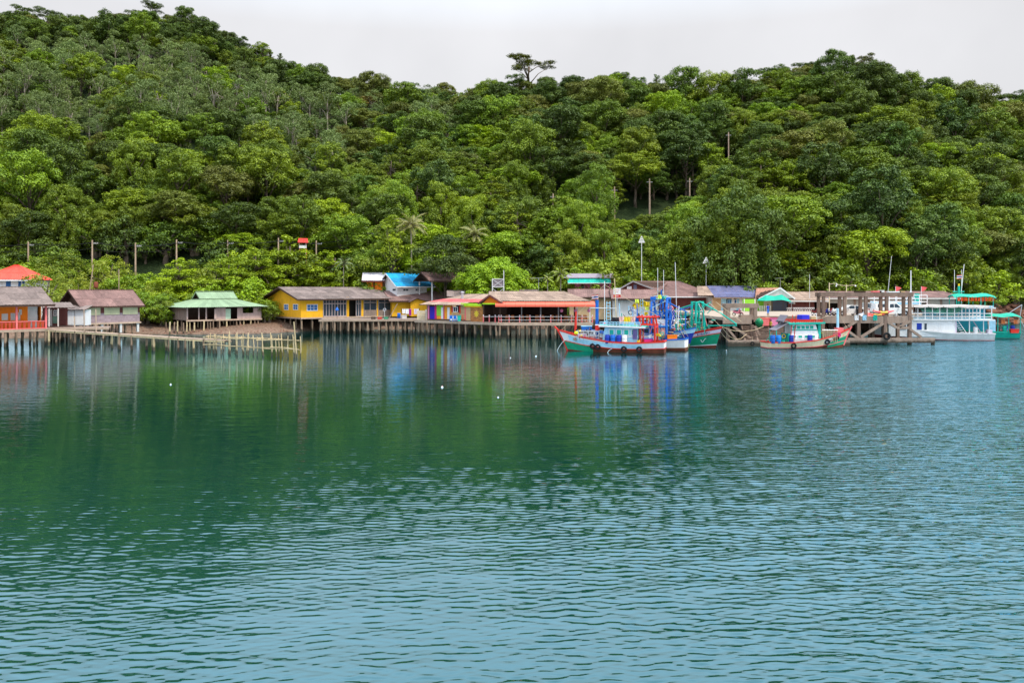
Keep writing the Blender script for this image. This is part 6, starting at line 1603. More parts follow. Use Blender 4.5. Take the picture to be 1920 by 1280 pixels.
def boats():
    V3 = Vector
    # ---------------- boat A: red, white and light blue, green bow, heading left
    b = Boat('red_fishing_boat', 'red and white fishing boat with green bow and light blue cabin, pumping bilge water', (X(1247, 91.5), 91.5, 0), (X(1047, 95), 95, 0), 3.5, [(0, 1.25), (.3, 1.05), (.55, 1.15), (.8, 1.6), (1, 2.35)], rake=1.3)
    nr = b.near
    b.band('lower_hull', M_RUST, 0.0, 0.60, 0.0, 0.72); b.band('bow_hull', M_GREEN, 0.3, 0.62, 0.72, 1.0); b.band('keel_strip', M_RUST, 0.0, 0.3, 0.72, 1.0)
    b.band('topside_band', M_WHITE, 0.60, 0.97, 0.0, 1.0, 0.004); b.band('light_blue_band', M_SKY, 0.66, 0.90, 0.22, 0.93, 0.012)
    b.rail('lower_rub_rail', M_RED, 0.60, 0.10, 0.09); b.rail('gunwale', M_RED, 0.97, 0.14, 0.16)
    b.tube('stem_post', M_RED, [b.pt(1, 0.2, 1), b.pt(1, .7, 1), b.pt(1, 1.0, 1) + V3((.15, 0, .12)), b.pt(1, 1, 1) + V3((.45, 0, .4))], .11, 8)
    b.deck(M_WOODP)
    b.cabin(2.9, 6.9, 2.3, 1.05, 2.75, M_SKY, M_TEAL, M_WHITE, 4, 0.3); r_ = b.roofslab(2.0, 7.2, 2.9, 2.85, M_TEAL, M_WHITE)
    b.toprail(2.6, 7.1, 2.8, 3.0, 0.42, M_SKY, 12, 2)
    b.box('door', M_DARK, 2.86, 2.89, -.4, .4, 1.05, 2.6)
    for x in (1.0, 2.6):
        for sd in (1, -1): b.tube('frame_post', M_RED, [(x, sd * 1.2, 1.0), (x, sd * 1.2, 2.9), (x + (.1 if x > 2 else .25), sd * 1.1, 4.15)], .11, 8)
        b.tube('frame_bar', M_RED, [(x, -1.3, 2.85), (x, 1.3, 2.85)], .08, 8)
    for sd in (1, -1):
        b.tube('frame_bar', M_RED, [(.7, sd * 1.2, 3.95), (3.0, sd * 1.2, 3.95)], .09, 8); b.tube('frame_bar', M_RED, [(.9, sd * 1.2, 3.1), (2.8, sd * 1.2, 3.1)], .07, 8)
        for x in (1.5, 1.85, 2.2): b.tube('frame_spindle', M_RED, [(x, sd * 1.2, 3.1), (x, sd * 1.2, 3.95)], .05, 6)
    b.tube('fore_mast', M_RED, [(10.2, 0, 1.6), (10.2, 0, 3.0), (10.15, 0, 4.5)], [.15, .14, .11], 8)
    b.tube('blue_mast', M_BLUE, [(7.75, -.3, 1.2), (7.75, -.3, 5.85)], .19, 8)
    b.ladder(6.35, 0.2, 3.0, 5.7, M_SKY, .5, 7); b.tube('white_mast', M_WHITE, [(6.9, -.4, 3), (6.9, -.4, 8.0)], .04, 6); b.tube('bamboo_mast', M_BAMBOO, [(5.4, .3, 3), (5.65, .2, 8.3)], .05, 6)
    b.tube('cross_spar', M_WHITE, [(5.4, .25, 4.9), (8.4, .25, 4.95)], .035, 5)
    thai_flag(b.root, V3((7.6, -.35, 5.95)), .75, .5)
    for k in range(9):  # squid light racks: rows of poles
        x = 7.3 + k * .29
        b.tube('rack_pole', M_METAL, [(x, nr * 1.15, 1.25), (x, nr * 1.05, 2.35)], .035, 5); b.tube('rack_pole', M_METAL, [(x, -nr * 1.0, 1.25), (x, -nr * .9, 2.35)], .035, 5)
    for yy in (nr * 1.05, -nr * .9): b.tube('rack_bar', M_METAL, [(7.2, yy, 2.35), (9.9, yy, 2.3)], .045, 5); b.tube('rack_bar', M_METAL, [(7.2, yy * 1.05, 1.8), (9.9, yy * 1.05, 1.75)], .03, 5)
    cloth(b.root, 5.4, nr * .9, 3.9, .9, .5, M_BLK); b.tube('washing_line', M_ROPE, [(2.7, nr * 1.0, 4.05), (4.6, nr * 1.0, 3.95), (6.4, nr * 1, 4.1)], .012, 4)
    for x, m, h in ((4.75, M_MAGC, .75), (4.2, M_YELC, .75), (3.8, M_YELC, .6), (3.45, M_MAGC, .7), (2.9, M_BLUE, .8)): cloth(b.root, x, nr * 1.0, 4.0, .5, h, m)
    MB().rbox((5.7, 0, 3.25), (1.3, 1.4, .5), bev=.2).build('tarp_bundle', M_BLK, b.root)
    b.box('wash_panel', M_SKY, 2.95, 3.4, nr * 1.17 - .02, nr * 1.17 + .02, 1.1, 2.4); cloth(b.root, 3.2, nr * 1.25, 2.6, .5, 1.1, mat('cloth_print', C(110, 100, 150), .9))
    # bilge jets
    jm = mat('jet_water', (.75, .8, .82), .3, .1); 
    for q, t, vx, vy in ((.93, .75, 1.35, .3), (.52, .6, .5, .25)):
        p0 = b.pt(q, t, nr, .02); b.tube('bilge_jet', jm, [p0 + V3((vx * u, nr * vy * u, -p0.z * (u * u) - (.0 if u < 1 else .02))) for u in np.linspace(0, 1, 9)], [.018 + .012 * u for u in np.linspace(0, 1, 9)], 6)
    for x, m, lab in ((6.25, M_NAVY, 'deep blue drum at the front of the light blue cabin'), (5.62, M_BLUE, 'blue drum second from the front on the red boat'), (4.95, M_NAVY, 'deep blue drum beside the white drum on the red boat'), (4.33, M_WHITE, 'white drum on the side deck of the red boat')): drum(b.w(x, nr * 1.42, 1.0), m, lab)
    for q, lab in ((.665, 'black tyre with red hub on the green bow, nearer midships'), (.715, 'black tyre with red hub on the green bow, nearer the stem'), (.40, 'black tyre hanging at the middle of the red boat'), (.245, 'black tyre on a pale rope near the red frame')): p = b.pt(q, .62, nr, .1); tyre(b.w(p.x, p.y, p.z), b.ang, lab)
    crate(b.w(1.75, nr * .95, 1.02), (1.0, .6, .55), M_MAG, M_BLUE, 'magenta box with blue lid inside the red frame'); crate(b.w(9.0, -nr * .4, 2.4), (1.2, .8, .4), M_BLUE, M_SKY, 'blue tray on top of the metal rack'); crate(b.w(7.6, nr * .3, 2.38), (.5, .5, .6), M_RED, M_WHITE, 'red bucket box beside the light blue cabin roof')
    bo = thing('float_buoy', 'lime yellow round float tied at the red bow', 'float', b.w(10.0, nr * .55, 2.05)); MB().lathe([(.02, -.25), (.18, -.18), (.26, 0), (.18, .18), (.02, .25)], n=12).build('ball', mat('buoy_lime', C(206, 224, 40), .5), bo, smooth=True); MB().tube([(0, 0, .2), (.3, 0, .4)], .02, 4).build('rope', M_ROPE, bo)
    crate(b.w(9.3, nr * .7, 1.55), (1.0, .6, .35), M_MAG, M_LILAC, 'magenta fish box behind the red bow')
    clutter(b, 7.2, 10.2, 1.4, 16, 1, 1.0, 1.0); clutter(b, .3, 2.8, 1.2, 14, 2, 1.2, 1.3); clutter(b, 3, 6.8, 3.1, 9, 3, 1.1, .3)
    rigging(b, (6.9, -.4, 7.6), [(11.8, 0, 2.4), (.8, 0, 4.1), (7.75, -.3, 5.8)])
    # ---------------- boat B: white stern, blue gantry
    b = Boat('blue_gantry_boat', 'fishing boat with tall blue gantry and white stern beside the red boat', (X(1287, 95), 95, 0), (X(1098, 99.5), 99.5, 0), 3.4, [(0, 1.35), (.3, 1.15), (.6, 1.2), (1, 2.3)], rake=1.2); nr = b.near
    b.band('lower_hull', M_RUST, 0, .5); b.band('topside_band', M_WHITE, .5, .97); b.rail('gunwale', M_BLUE, .97, .14, .14); b.rail('rub_rail', M_WOODP, .5, .08, .07); b.deck(M_WOODP)
    b.arch(2.1, 2.3, 1.1, 6.0, M_BLUE, .15, 2); b.arch(3.9, 2.3, 1.1, 5.6, M_BLUE, .12, 1)
    for k in range(4): b.tube('gantry_slat', M_BLUE, [(2.1 + .4 * k, nr * 1.1, 4.0), (2.1 + .4 * k, nr * 1.1, 4.7)], .05, 6)
    for z in (3.9, 4.15, 4.4): b.tube('gantry_slat', M_BLUE, [(2.1, nr * .9, z), (3.9, nr * .9, z + .05)], .06, 6)
    b.tube('brace', M_BLUE, [(2.1, nr * .5, 5.6), (-.2, nr * .3, 4.4)], .07, 6); b.tube('brace', M_SKY, [(2.1, -nr * .5, 5.9), (3.9, nr * .5, 4.9)], .05, 6)
    b.roofslab(2.2, 6.0, 2.6, 2.75, M_SKY, M_BLUE); b.cabin(3.2, 6.2, 2.1, 1.15, 2.65, M_WHITE, M_GLASS, M_BLUE, 3)
    b.box('white_board', M_WHITE, 2.2, 3.6, nr * 1.0 - .02, nr * 1.0 + .02, 3.05, 3.6)
    b.tube('mast', M_BLUE, [(2.9, 0, 5.5), (2.9, 0, 7.0)], .1, 8); b.tube('crossbar', M_SKY, [(2.1, 0, 6.3), (3.8, 0, 6.25)], .05, 6); b.box('lamp_box', M_BLUE, 3.5, 4.1, nr * .2, nr * .6, 5.8, 6.2)
    b.tube('whip_aerial', M_WHITE, [(1.1, 0, 3), (1.3, 0, 10.2)], .035, 5); b.tube('whip_aerial', M_WHITE, [(3.3, 0, 3), (3.35, 0, 9.6)], .03, 5)
    b.ladder(5.2, nr * .3, 2.9, 5.9, M_SKY, .42, 8)
    for x, z, m in ((4.6, 4.1, M_YELC), (4.5, 4.7, M_LEM), (4.4, 5.3, M_YELC), (5.7, 5.6, M_LEM), (5.8, 4.9, M_YELC), (4.3, 3.6, M_YELC), (3.0, 6.1, M_LEM)): cloth(b.root, x, nr * .5, z + .3, .42, .42, m, 'pennant')
    o = MB(); n = 10; vs = []
    for k in range(n + 1): a = math.pi * k / n; vs += [(5.3 + 1.0 * math.cos(a), nr * .1, 5.0 + .75 * math.sin(a)), (5.3 + 1.0 * math.cos(a), nr * .1 + .35, 5.0 + .75 * math.sin(a))]
    o.add(vs, [(2 * k, 2 * k + 2, 2 * k + 3, 2 * k + 1) for k in range(n)]).add([(5.3 + 1.0 * math.cos(math.pi * k / n), nr * .1, 5.0 + .75 * math.sin(math.pi * k / n)) for k in range(n + 1)], [tuple(range(n + 1))]).build('yellow_arch_board', M_YELC, b.root)
    crate(b.w(1.5, nr * 1.0, 1.2), (1.15, .6, .55), M_ORANGE, M_ORANGE, 'orange fish box on the white stern')
    cloth(b.root, 2.5, nr * 1.15, 2.7, .5, .9, M_MAGC)
    spars(b, 0, 8, 2.4, 26, 23, [M_BLUE, M_SKY, M_BLUE, M_WHITE, M_TEAL]); clutter(b, .2, 3, 1.3, 28, 4, 1.2, 3.2); clutter(b, 3, 7, 2.9, 16, 5, 1.1, 1.6)
    rigging(b, (2.9, 0, 7.0), [(0, 1.2, 1.5), (0, -1.2, 1.5), (8, 0, 1.6), (5.2, nr * .3, 5.9)])
    # ---------------- boat C: deep blue hull, bow to the right
    b = Boat('deep_blue_fishing_boat', 'deep blue fishing boat with light blue name band and blue masts', (X(1146, 104), 104, 0), (X(1306, 95.8), 95.8, 0), 3.8, [(0, 1.2), (.4, 1.15), (.7, 1.5), (1, 2.6)], rake=1.3); nr = b.near
    b.band('boot_stripe', mat('antifoul_olive', C(150, 146, 96), .8), 0, .42); b.band('topside', M_NAVY, .42, .82, 0, 1, .003); b.band('name_band', M_SKY, .82, .97, .45, 1, .012); b.band('upper_band', M_BLUE, .82, .97, 0, .45, .006); b.rail('gunwale', M_BLUE, .97, .14, .14); b.deck(M_WOODP)
    lm = mat('letter_dark', C(30, 50, 90), .7)
    for k, wd in enumerate((.10, .05, .12, .06, .10, .05, .09, .07, .11, .05)):
        q = .80 + k * .014; p = b.pt(q, .86, nr, .03); p2 = b.pt(q + .008, .86, nr, .03); MB().beam(p, p2, .01, wd * 1.6).build('name_letter', lm if k % 3 else M_WHITE, b.root)
    b.cabin(2.5, 5.4, 2.2, 1.1, 2.8, M_BLUE, M_GLASS, M_SKY, 3); b.roofslab(1.8, 5.8, 2.8, 2.9, M_BLUE, M_SKY)
    b.tube('fore_mast', M_NAVY, [(8.7, .5, 1.6), (8.7, .5, 4.4)], .26, 8); b.tube('fore_mast', M_NAVY, [(9.3, -.6, 1.7), (9.3, -.6, 4.7)], .2, 8); b.tube('cross_boom', M_NAVY, [(9.0, 0, 4.3), (5.6, nr * .6, 3.6)], .1, 8); b.tube('main_mast', M_BLUE, [(7.6, 0, 1.4), (7.6, 0, 6.0)], .12, 8)
    b.tube('spreader', M_TEAL, [(7.0, -.6, 5.9), (8.4, .6, 5.9)], .07, 6); b.box('radar_box', M_TEAL, 7.3, 7.9, -.3, .3, 6.0, 6.35); b.tube('whip_aerial', M_WHITE, [(7.7, 0, 6), (7.7, 0, 9.4)], .03, 5)
    net = mat('net_teal', C(60, 140, 130), .95, .3, 3, .6, (.3, .28, .22))
    for k in range(7): MB().rbox((5.9 + k * .35, random.uniform(-.8, .8), 1.9 + random.random() * .5), (.7, .8, .5), bev=.2).build('net_bundle', net if k % 2 else M_WOODG, b.root)
    lb = thing('lifebuoy', 'pink and white lifebuoy hanging on the blue mast', 'lifebuoy', b.w(9.2, nr * .9, 4.75)); MB().torus((0, 0, 0), .3, .09, 'y').build('ring', mat('lifebuoy_pink', C(236, 130, 130), .6), lb, smooth=True)
    for k in range(4): a = k * math.pi / 2 + .8; MB().torus((.3 * math.cos(a), 0, .3 * math.sin(a)), .085, .025, 'x', 8, 5).build('band', M_WHITE, lb)
    clutter(b, 5.6, 10.3, 1.7, 44, 6, 1.3, 3.2); spars(b, 3, 10.2, 1.6, 26, 21, [M_BLUE, M_NAVY, M_SKY, M_TEAL, M_WHITE])
    rigging(b, (7.6, 0, 6.0), [(11.6, 0, 2.6), (9.3, -.6, 4.7), (2, 0, 3.1), (5.4, 1, 3)])
    # ---------------- boat D: green hull, teal gantry
    b = Boat('green_hulled_boat', 'green hulled fishing boat with red rail and teal boom gantry at the pier', (X(1228, 107), 107, 0), (X(1354, 97.3), 97.3, 0), 3.8, [(0, 1.3), (.4, 1.2), (.7, 1.6), (1, 2.6)], rake=1.2); nr = b.near
    b.band('boot_stripe', M_RUST, 0, .34); b.band('white_line', M_WHITE, .34, .37, 0, 1, .012); b.band('topside', M_GREEN, .37, .76, 0, 1, .003); b.band('name_band', M_LILAC, .80, .93, .5, 1, .01); b.band('upper_band', M_RED, .76, .97, 0, 1, .004)
    b.rail('gunwale', M_RED, .97, .14, .16); b.deck(M_WOODP)
    for k in range(9): q = .80 + k * .013; p = b.pt(q, .865, nr, .03); p2 = b.pt(q + .008, .865, nr, .03); MB().beam(p, p2, .01, .1 + .12 * (k % 3 == 0)).build('name_letter', lm, b.root)
    sw = [b.pt(.84 + .05 * t, .60 + .1 * math.sin(3 + t * 5) * (1 - t * .3) - .04 * t, nr, .05) for t in np.linspace(0, 1, 12)]; b.tube('bow_emblem', M_WHITE, sw, .035, 5)
    for x, y in ((7.2, .7), (7.2, -.7), (7.9, .7), (7.9, -.7)): b.tube('gantry_post', M_TEAL, [(x, y, 1.4), (x, y * .8, 5.6)], .15, 8)
    for z in (3.0, 4.3, 5.5): b.tube('gantry_bar', M_TEAL, [(7.2, -.7, z), (7.2, .7, z)], .08, 6); b.tube('gantry_bar', M_TEAL, [(7.9, -.7, z), (7.9, .7, z)], .08, 6)
    b.tube('boom', M_TEAL, [(7.9, 0, 5.6), (10.2, 1.2, 4.2), (12.0, 2.0, 2.9)], .09, 6); b.tube('boom', M_TEAL, [(7.9, .5, 2.6), (12.0, 2.0, 2.75)], .09, 6); b.tube('boom', M_TEAL, [(7.6, 0, 5.4), (4.0, -.6, 4.4)], .08, 6); b.tube('boom', M_TEAL, [(7.9, 0, 4.6), (9.0, .8, 5.5)], .08, 6); b.tube('boom', M_TEAL, [(7.2, -.4, 2.2), (4.6, -1.0, 3.0)], .08, 6)
    for k in range(4): b.tube('stay', M_TEAL, [(8.2 + .3 * k, .6, 2.2), (8.0, .4, 5.2 - k * .5)], .035, 5)
    b.cabin(2.6, 5.2, 2.2, 1.2, 2.9, M_TEAL, M_GLASS, M_WHITE, 3); b.roofslab(2, 5.6, 2.8, 3.0, M_TEAL, M_WHITE)
    for k in range(9):  # piled gear and floats amidships
        MB().rbox((5.6 + random.uniform(0, 1.5), random.uniform(-1, 1), 1.8 + random.random() * 1.8), (random.uniform(.5, 1.3), .5, random.uniform(.15, .4)), bev=.06).build('stowed_gear', random.choice([M_WOODG, M_METAL, net, M_WOODD, M_ROSE]), b.root)
    rp = thing('mooring_ropes', 'slack mooring ropes from the green bow to the pier', 'rope', b.w(11.5, 0, 2.5)); o0 = Vector(rp.location)
    for (qa, qb, sag) in (((1354, 613), (1432, 612), 9), ((1354, 614), (1400, 626), 16), ((1350, 620), (1372, 640), 4), ((1362, 600), (1330, 568), -1), ((1390, 603), (1342, 566), 0)):
        p, q = P(qa[0], qa[1], 97.5), P(qb[0], qb[1], 104 if sag > 0 else 99); m_ = p.lerp(q, .5) + V3((0, 0, -sag * .065)); p1 = p.lerp(q, .25) + V3((0, 0, -sag * .049)); p2 = p.lerp(q, .75) + V3((0, 0, -sag * .049)); MB().tube([p - o0, p1 - o0, m_ - o0, p2 - o0, q - o0], .035, 5).build('rope', M_ROPE, rp)
    clutter(b, 5.2, 10.4, 1.6, 44, 7, 1.3, 2.8); spars(b, 3, 10.4, 1.6, 24, 22, [M_TEAL, M_TEAL, M_BAMBOO, M_WHITE, M_WOODG]); rigging(b, (7.6, 0, 5.6), [(11.4, 0, 2.6), (2.5, 0, 3.1)])
    # ---------------- boat E: cream hull, teal and white cabin, bow right
    b = Boat('cream_fishing_boat', 'cream and red fishing boat with teal and white cabin moored at the steps', (X(1433, 99), 99, 0), (X(1594, 100), 100, 0), 3.2, [(0, .72), (.3, .68), (.6, .95), (.82, 1.5), (1, 2.3)], rake=1.1, draft=.6); nr = b.near
    b.band('lower_hull', M_RUST, 0, .5); b.band('bow_hull', M_GREEN, .35, .72, .76, 1.0, .012); b.band('topside_band', M_CREAM, .5, .97, 0, 1, .004); b.rail('rub_rail', M_ROSE, .5, .08, .07); b.rail('gunwale', M_RED, .97, .14, .13); b.deck(M_WOODP, .8)
    b.tube('stem_post', M_ROSE, [b.pt(1, .3, 1), b.pt(1, .8, 1), b.pt(1, 1, 1) + V3((.2, 0, .25))], .1, 8)
    b.band('name_plate', M_WHITE, .66, .88, .70, .80, .016); b.band('dark_patch', M_DARK, .66, .88, .81, .89, .016)
    for k in range(7): q = .71 + k * .012; p = b.pt(q, .77, nr, .03); p2 = b.pt(q + .008, .77, nr, .03); MB().beam(p, p2, .01, .12 + .08 * (k % 3 == 0)).build('name_letter', lm, b.root)
    b.cabin(2.8, 6.5, 2.1, .6, 1.75, M_WHITE, M_TEAL, M_WHITE, 4, .15); b.cabin(3.0, 6.3, 2.0, 1.78, 2.85, M_WHITE, M_TEAL, M_TEAL, 5, .3, 'wheelhouse'); b.box('teal_corner', M_TEAL, 6.28, 6.6, -1.05, 1.05, .6, 2.9); b.box('teal_corner', M_TEAL, 2.55, 2.78, -1.05, 1.05, .6, 1.75)
    b.roofslab(2.6, 7.0, 2.6, 2.95, M_TEAL, M_TEAL); b.toprail(2.7, 6.7, 2.5, 3.1, .36, M_RED, 14, 3)
    b.box('awning_board', mat('tarp_grey', C(128, 120, 128), .8, .12), 1.75, 2.65, -.9, .9, 3.25, 3.3)
    MB().slab([(1.0, -1.1, 2.15), (1.0, 1.1, 2.15), (2.6, 1.1, 3.05), (2.6, -1.1, 3.05)], .04).build('tarp_awning', MATS['tarp_grey'], b.root); MB().slab([(1.9, -1.1, 3.1), (1.9, 1.1, 3.1), (2.5, 1.1, 3.95), (2.5, -1.1, 3.95)], .04).build('tarp_awning', MATS['tarp_grey'], b.root)
    for x, sd in ((1.1, 1), (1.1, -1)): b.tube('awning_post', M_TEAL, [(x, sd * 1.0, .6), (x, sd * 1.0, 2.15)], .06, 6)
    for x in (2.75, 3.2): b.tube('mast', M_RED, [(x, nr * 1.1, .6), (x + .35, nr * 1.0, 4.0)], .05, 6)
    for k in range(8): x = 6.9 + k * .25; b.tube('rack_pole', M_BAMBOO, [(x, nr * 1.05, .75), (x, nr * .95, 2.2)], .04, 5)
    b.tube('rack_bar', M_METAL, [(6.8, nr * .95, 2.2), (8.8, nr * .95, 2.15)], .045, 5); MB().rbox((7.7, -.2, 1.4), (1.7, 1.2, 1.2), bev=.2).build('net_pile', M_WOODG, b.root)
    MB().tube([(9.25, 0, 1.2), (9.25, 0, 4.75)], [.17, .13], 8).build('bow_mast', M_SKY, b.root); b.box('bow_locker', M_ROSE, 9.0, 9.8, -.4, .4, 1.4, 2.4)
    cloth(b.root, 8.7, nr * .85, 1.85, 1.0, .5, M_MAG, 'net_cloth'); b.ladder(6.1, -.2, 3.1, 4.2, M_WHITE, .9, 4)
    MB().rbox((4.9, 0, 3.7), (1.2, 1.2, .55), bev=.2).build('blue_tarp', mat('tarp_ultramarine', C(50, 50, 200), .7), b.root); MB().rbox((5.9, 0, 3.6), (.9, 1.2, .4), bev=.2).build('bundle', M_TAN, b.root)
    for x, m, lab in ((.55, M_BLUE, 'blue drum at the very stern of the cream boat'), (1.28, mat('drum_azure', C(24, 120, 200), .5), 'azure drum second from the stern of the cream boat'), (5.2, M_NAVY, 'deep blue drum standing against the teal and white cabin'), (2.9, M_NAVY, 'deep blue drum in the doorway at the cabin rear')): drum(b.w(x, nr * (1.15 if x > 2 else 1.2), .62), m, lab)
    for q, lab in ((.31, 'black tyre with white hub on the cream hull'), (.735, 'black tyre at the bow shoulder of the cream boat')): p = b.pt(q, .72, nr, .1); tyre(b.w(p.x, p.y, p.z), b.ang, lab, .36)
    clutter(b, 6.8, 9.0, 1.0, 14, 8, .9, .9); clutter(b, .4, 2.6, .7, 10, 9, 1.0, .9); rigging(b, (9.25, 0, 4.7), [(10.4, 0, 2.4), (6.6, 0, 3.3)])
    # ---------------- ferry F
    b = Boat('white_ferry', 'white two-deck ferry with cream canopy and railings behind the pier', (X(1857, 115), 115, 0), (X(1628, 118), 118, 0), 4.6, [(0, .95), (.4, 1.0), (.7, 1.4), (1, 2.4)], rake=1.2, cat='ferry'); nr = b.near; L = b.L
    b.band('lower_hull', mat('antifoul_maroon', C(92, 34, 34), .8, .25), 0, .42); b.band('topside', M_WHITE, .42, .97, 0, 1, .003); b.rail('gunwale', M_WHITE, .97, .12, .12); b.rail('red_line', M_RED, .42, .05, .05); b.deck(M_GREY, .9)
    yn = nr * 2.05
    b.box('saloon', M_WHITE, 5.2, L * .93, -2.05, 2.05, .5, 2.75)
    for (x0, x1) in ((7.5, 9.6), (9.7, 11.6), (5.4, 7.4)): b.box('wall_panel', M_WHITE, x0, x1, min(yn, yn + nr * .03), max(yn, yn + nr * .03), .8, 2.4)
    for (x0, x1, m) in ((9.55, 10.2, M_NAVY), (8.9, 9.2, M_GLASS), (11.6, 12.6, M_GLASS)): b.box('window', m, x0, x1, min(yn + nr * .032, yn + nr * .05), max(yn + nr * .032, yn + nr * .05), 1.45, 2.35)
    b.box('upper_deck', M_WHITE, .2, L * .95, -2.25, 2.25, 2.76, 2.95)
    n = 14
    for sd in (1, -1):
        for i in range(n + 1): x = .6 + (L * .93 - .6) * i / n; b.box('canopy_post', M_WHITE, x - .05, x + .05, sd * 2.15 - .05, sd * 2.15 + .05, 2.95, 4.85)
        for z in (3.3, 3.75): b.tube('deck_rail', M_WHITE, [(.6, sd * 2.15, z), (L * .93, sd * 2.15, z)], .055, 6)
        b.tube('deck_rail', M_SKY, [(.6, sd * 2.15, 3.05), (L * .93, sd * 2.15, 3.05)], .05, 6)
    for k in range(8): MB().slab([(1.0 + k * 1.95, -2.4, 4.85 + .06 * (k % 2)), (2.9 + k * 1.95, -2.4, 4.88), (2.9 + k * 1.95, 2.4, 4.88), (1.0 + k * 1.95, 2.4, 4.85 + .06 * (k % 2))], .05).build('canopy_panel', mat('canopy_cream', C(226, 212, 204), .8, .1), b.root)
    for k in range(8): x = 1.0 + k * 1.95; MB().add([(x, yn * 1.17, 4.86), (x + 1.9, yn * 1.17, 4.88), (x + 1.9, yn * 1.18, 4.62), (x + .95, yn * 1.19, 4.55), (x, yn * 1.18, 4.62)], [(0, 1, 2, 3, 4)]).build('canopy_valance', MATS['canopy_cream'], b.root)
    MB().slab([(2.6, -nr * .3, 4.7), (9.5, -nr * .3, 4.75), (9.5, nr * 1.9, 4.1), (5.5, nr * 1.9, 3.5)], .04).build('green_sheet', mat('sheet_sea', C(110, 186, 166), .8), b.root)
    for z in (5.35, 5.8, 6.25): b.tube('roof_rail', M_WHITE, [(8.6, yn * .6, z), (15.6, yn * .6, z)], .05, 6); b.tube('roof_rail', M_WHITE, [(8.6, -yn * .6, z), (15.6, -yn * .6, z)], .05, 6)
    for i in range(8): b.box('roof_rail_post', M_WHITE, 8.6 + i - .04, 8.6 + i + .04, yn * .6 - .04, yn * .6 + .04, 4.9, 6.25)
    b.box('roof_hatch', M_SKY, 9.4, 15.6, -1.1, 1.1, 4.95, 5.35); b.tube('teal_funnel', M_TEAL, [(9.6, 0, 5.0), (9.6, 0, 6.5)], .35, 10)
    b.tube('mast', M_WHITE, [(10.4, 0, 5), (10.4, 0, 9.8)], .07, 6); [b.tube('mast_stay', M_WHITE, [(10.4 + dx, dy, 5.0), (10.4, 0, 7.0)], .03, 5) for dx, dy in ((-.7, -.5), (-.7, .5), (.7, -.5), (.7, .5))]
    for x, h in ((9.2, 6.6), (12.6, 6.6)):
        b.tube('flag_staff', M_WHITE, [(x, yn * .3, 5), (x, yn * .3, h + .9)], .03, 5); MB().add([(x, yn * .3, h + .15), (x, yn * .3, h + .95), (x - .75, yn * .3 + .1, h + .75), (x - .5, yn * .3, h + .35)], [(0, 1, 2, 3)]).build('red_flag', mat('flag_coral', C(236, 96, 96), .8), b.root)
    # stern stairs and cockpit
    for k in range(8): t = k / 7; b.box('stair_tread', M_WHITE, 3.9 + t * 1.2, 4.3 + t * 1.2, yn * .95 - nr * .8 if False else min(yn * .95, yn * .95 - nr * .8), max(yn * .95, yn * .95 - nr * .8), .85 + t * 1.9, .93 + t * 1.9)
    b.tube('stair_rail', M_WHITE, [(3.7, yn, .9), (4.9, yn, 2.8)], .05, 6); b.tube('stern_post', M_WHITE, [(3.4, yn, .9), (3.4, yn, 2.8)], .07, 6); b.tube('stern_post', M_WHITE, [(.9, yn, .9), (.9, yn, 2.8)], .06, 6); b.tube('stern_post', M_WHITE, [(1.6, yn, .9), (1.6, yn, 2.8)], .06, 6)
    drum(b.w(2.5, nr * 1.7, .9), M_WHITE, 'white drum on the stern deck of the white ferry'); b.box('bench', M_LILAC, .4, 1.0, min(yn * .9, yn * .5), max(yn * .9, yn * .5), .9, 1.5); b.box('bulkhead', M_LILAC, 5.0, 5.19, -2.0, 2.0, .9, 2.7)
    b.tube('net_frame', M_LILAC, [(1.2, 0, .9), (2.2, 0, 2.6)], .08, 6)
    # ---------------- teal boat G
    b = Boat('teal_tour_boat', 'teal tour boat with green awnings and orange life jackets at the far end', (X(1906, 119), 119, 0), (X(1700, 122.5), 122.5, 0), 4.2, [(0, .9), (.4, 1.0), (.7, 1.4), (1, 2.4)], rake=1.2, cat='tour boat'); nr = b.near; yn = nr * 1.85; L = b.L
    b.band('lower_hull', mat('antifoul_green', C(96, 146, 130), .8, .25), 0, .5); b.band('topside', M_TEAL, .5, .97, 0, 1, .003); b.rail('gunwale', M_TEAL, .97, .14, .14); b.deck(M_GREY, .9)
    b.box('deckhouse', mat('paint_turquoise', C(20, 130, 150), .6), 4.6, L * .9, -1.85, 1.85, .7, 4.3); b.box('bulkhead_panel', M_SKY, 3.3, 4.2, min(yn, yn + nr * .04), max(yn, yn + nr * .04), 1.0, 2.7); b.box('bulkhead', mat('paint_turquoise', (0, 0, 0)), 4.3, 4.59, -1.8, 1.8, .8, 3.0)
    b.box('upper_deck', M_WHITE, 3.3, L * .92, -2.0, 2.0, 4.3, 4.5); b.box('blue_coaming', M_SKY, 3.6, L * .92, min(yn * 1.1, yn * 1.12), max(yn * 1.1, yn * 1.12), 4.5, 4.75)
    for sd in (1, -1):
        for x in (3.6, 5.2, 6.8, 8.4): b.tube('awning_post', M_TEAL, [(x, sd * 1.85, 4.5), (x, sd * 1.85, 6.1)], .055, 6)
    n = 8
    for (x0, x1, z, hw, nm) in ((3.2, 8.7, 6.05, 2.0, 'upper_awning'), (-.1, 4.5, 3.2, 2.0, 'stern_awning')):
        vs = []
        for i in range(n + 1):
            for j in range(5): y = -hw + 2 * hw * j / 4; vs.append((x0 + (x1 - x0) * i / n, y, z + .45 * (1 - (j / 2 - 1) ** 2) + .12 * math.sin(i * 1.1) - .25 * (abs(i / n - .5) * 2) ** 3))
        MB().add(vs, [(i * 5 + j, (i + 1) * 5 + j, (i + 1) * 5 + j + 1, i * 5 + j + 1) for i in range(n) for j in range(4)]).build(nm, M_TARP, b.root)
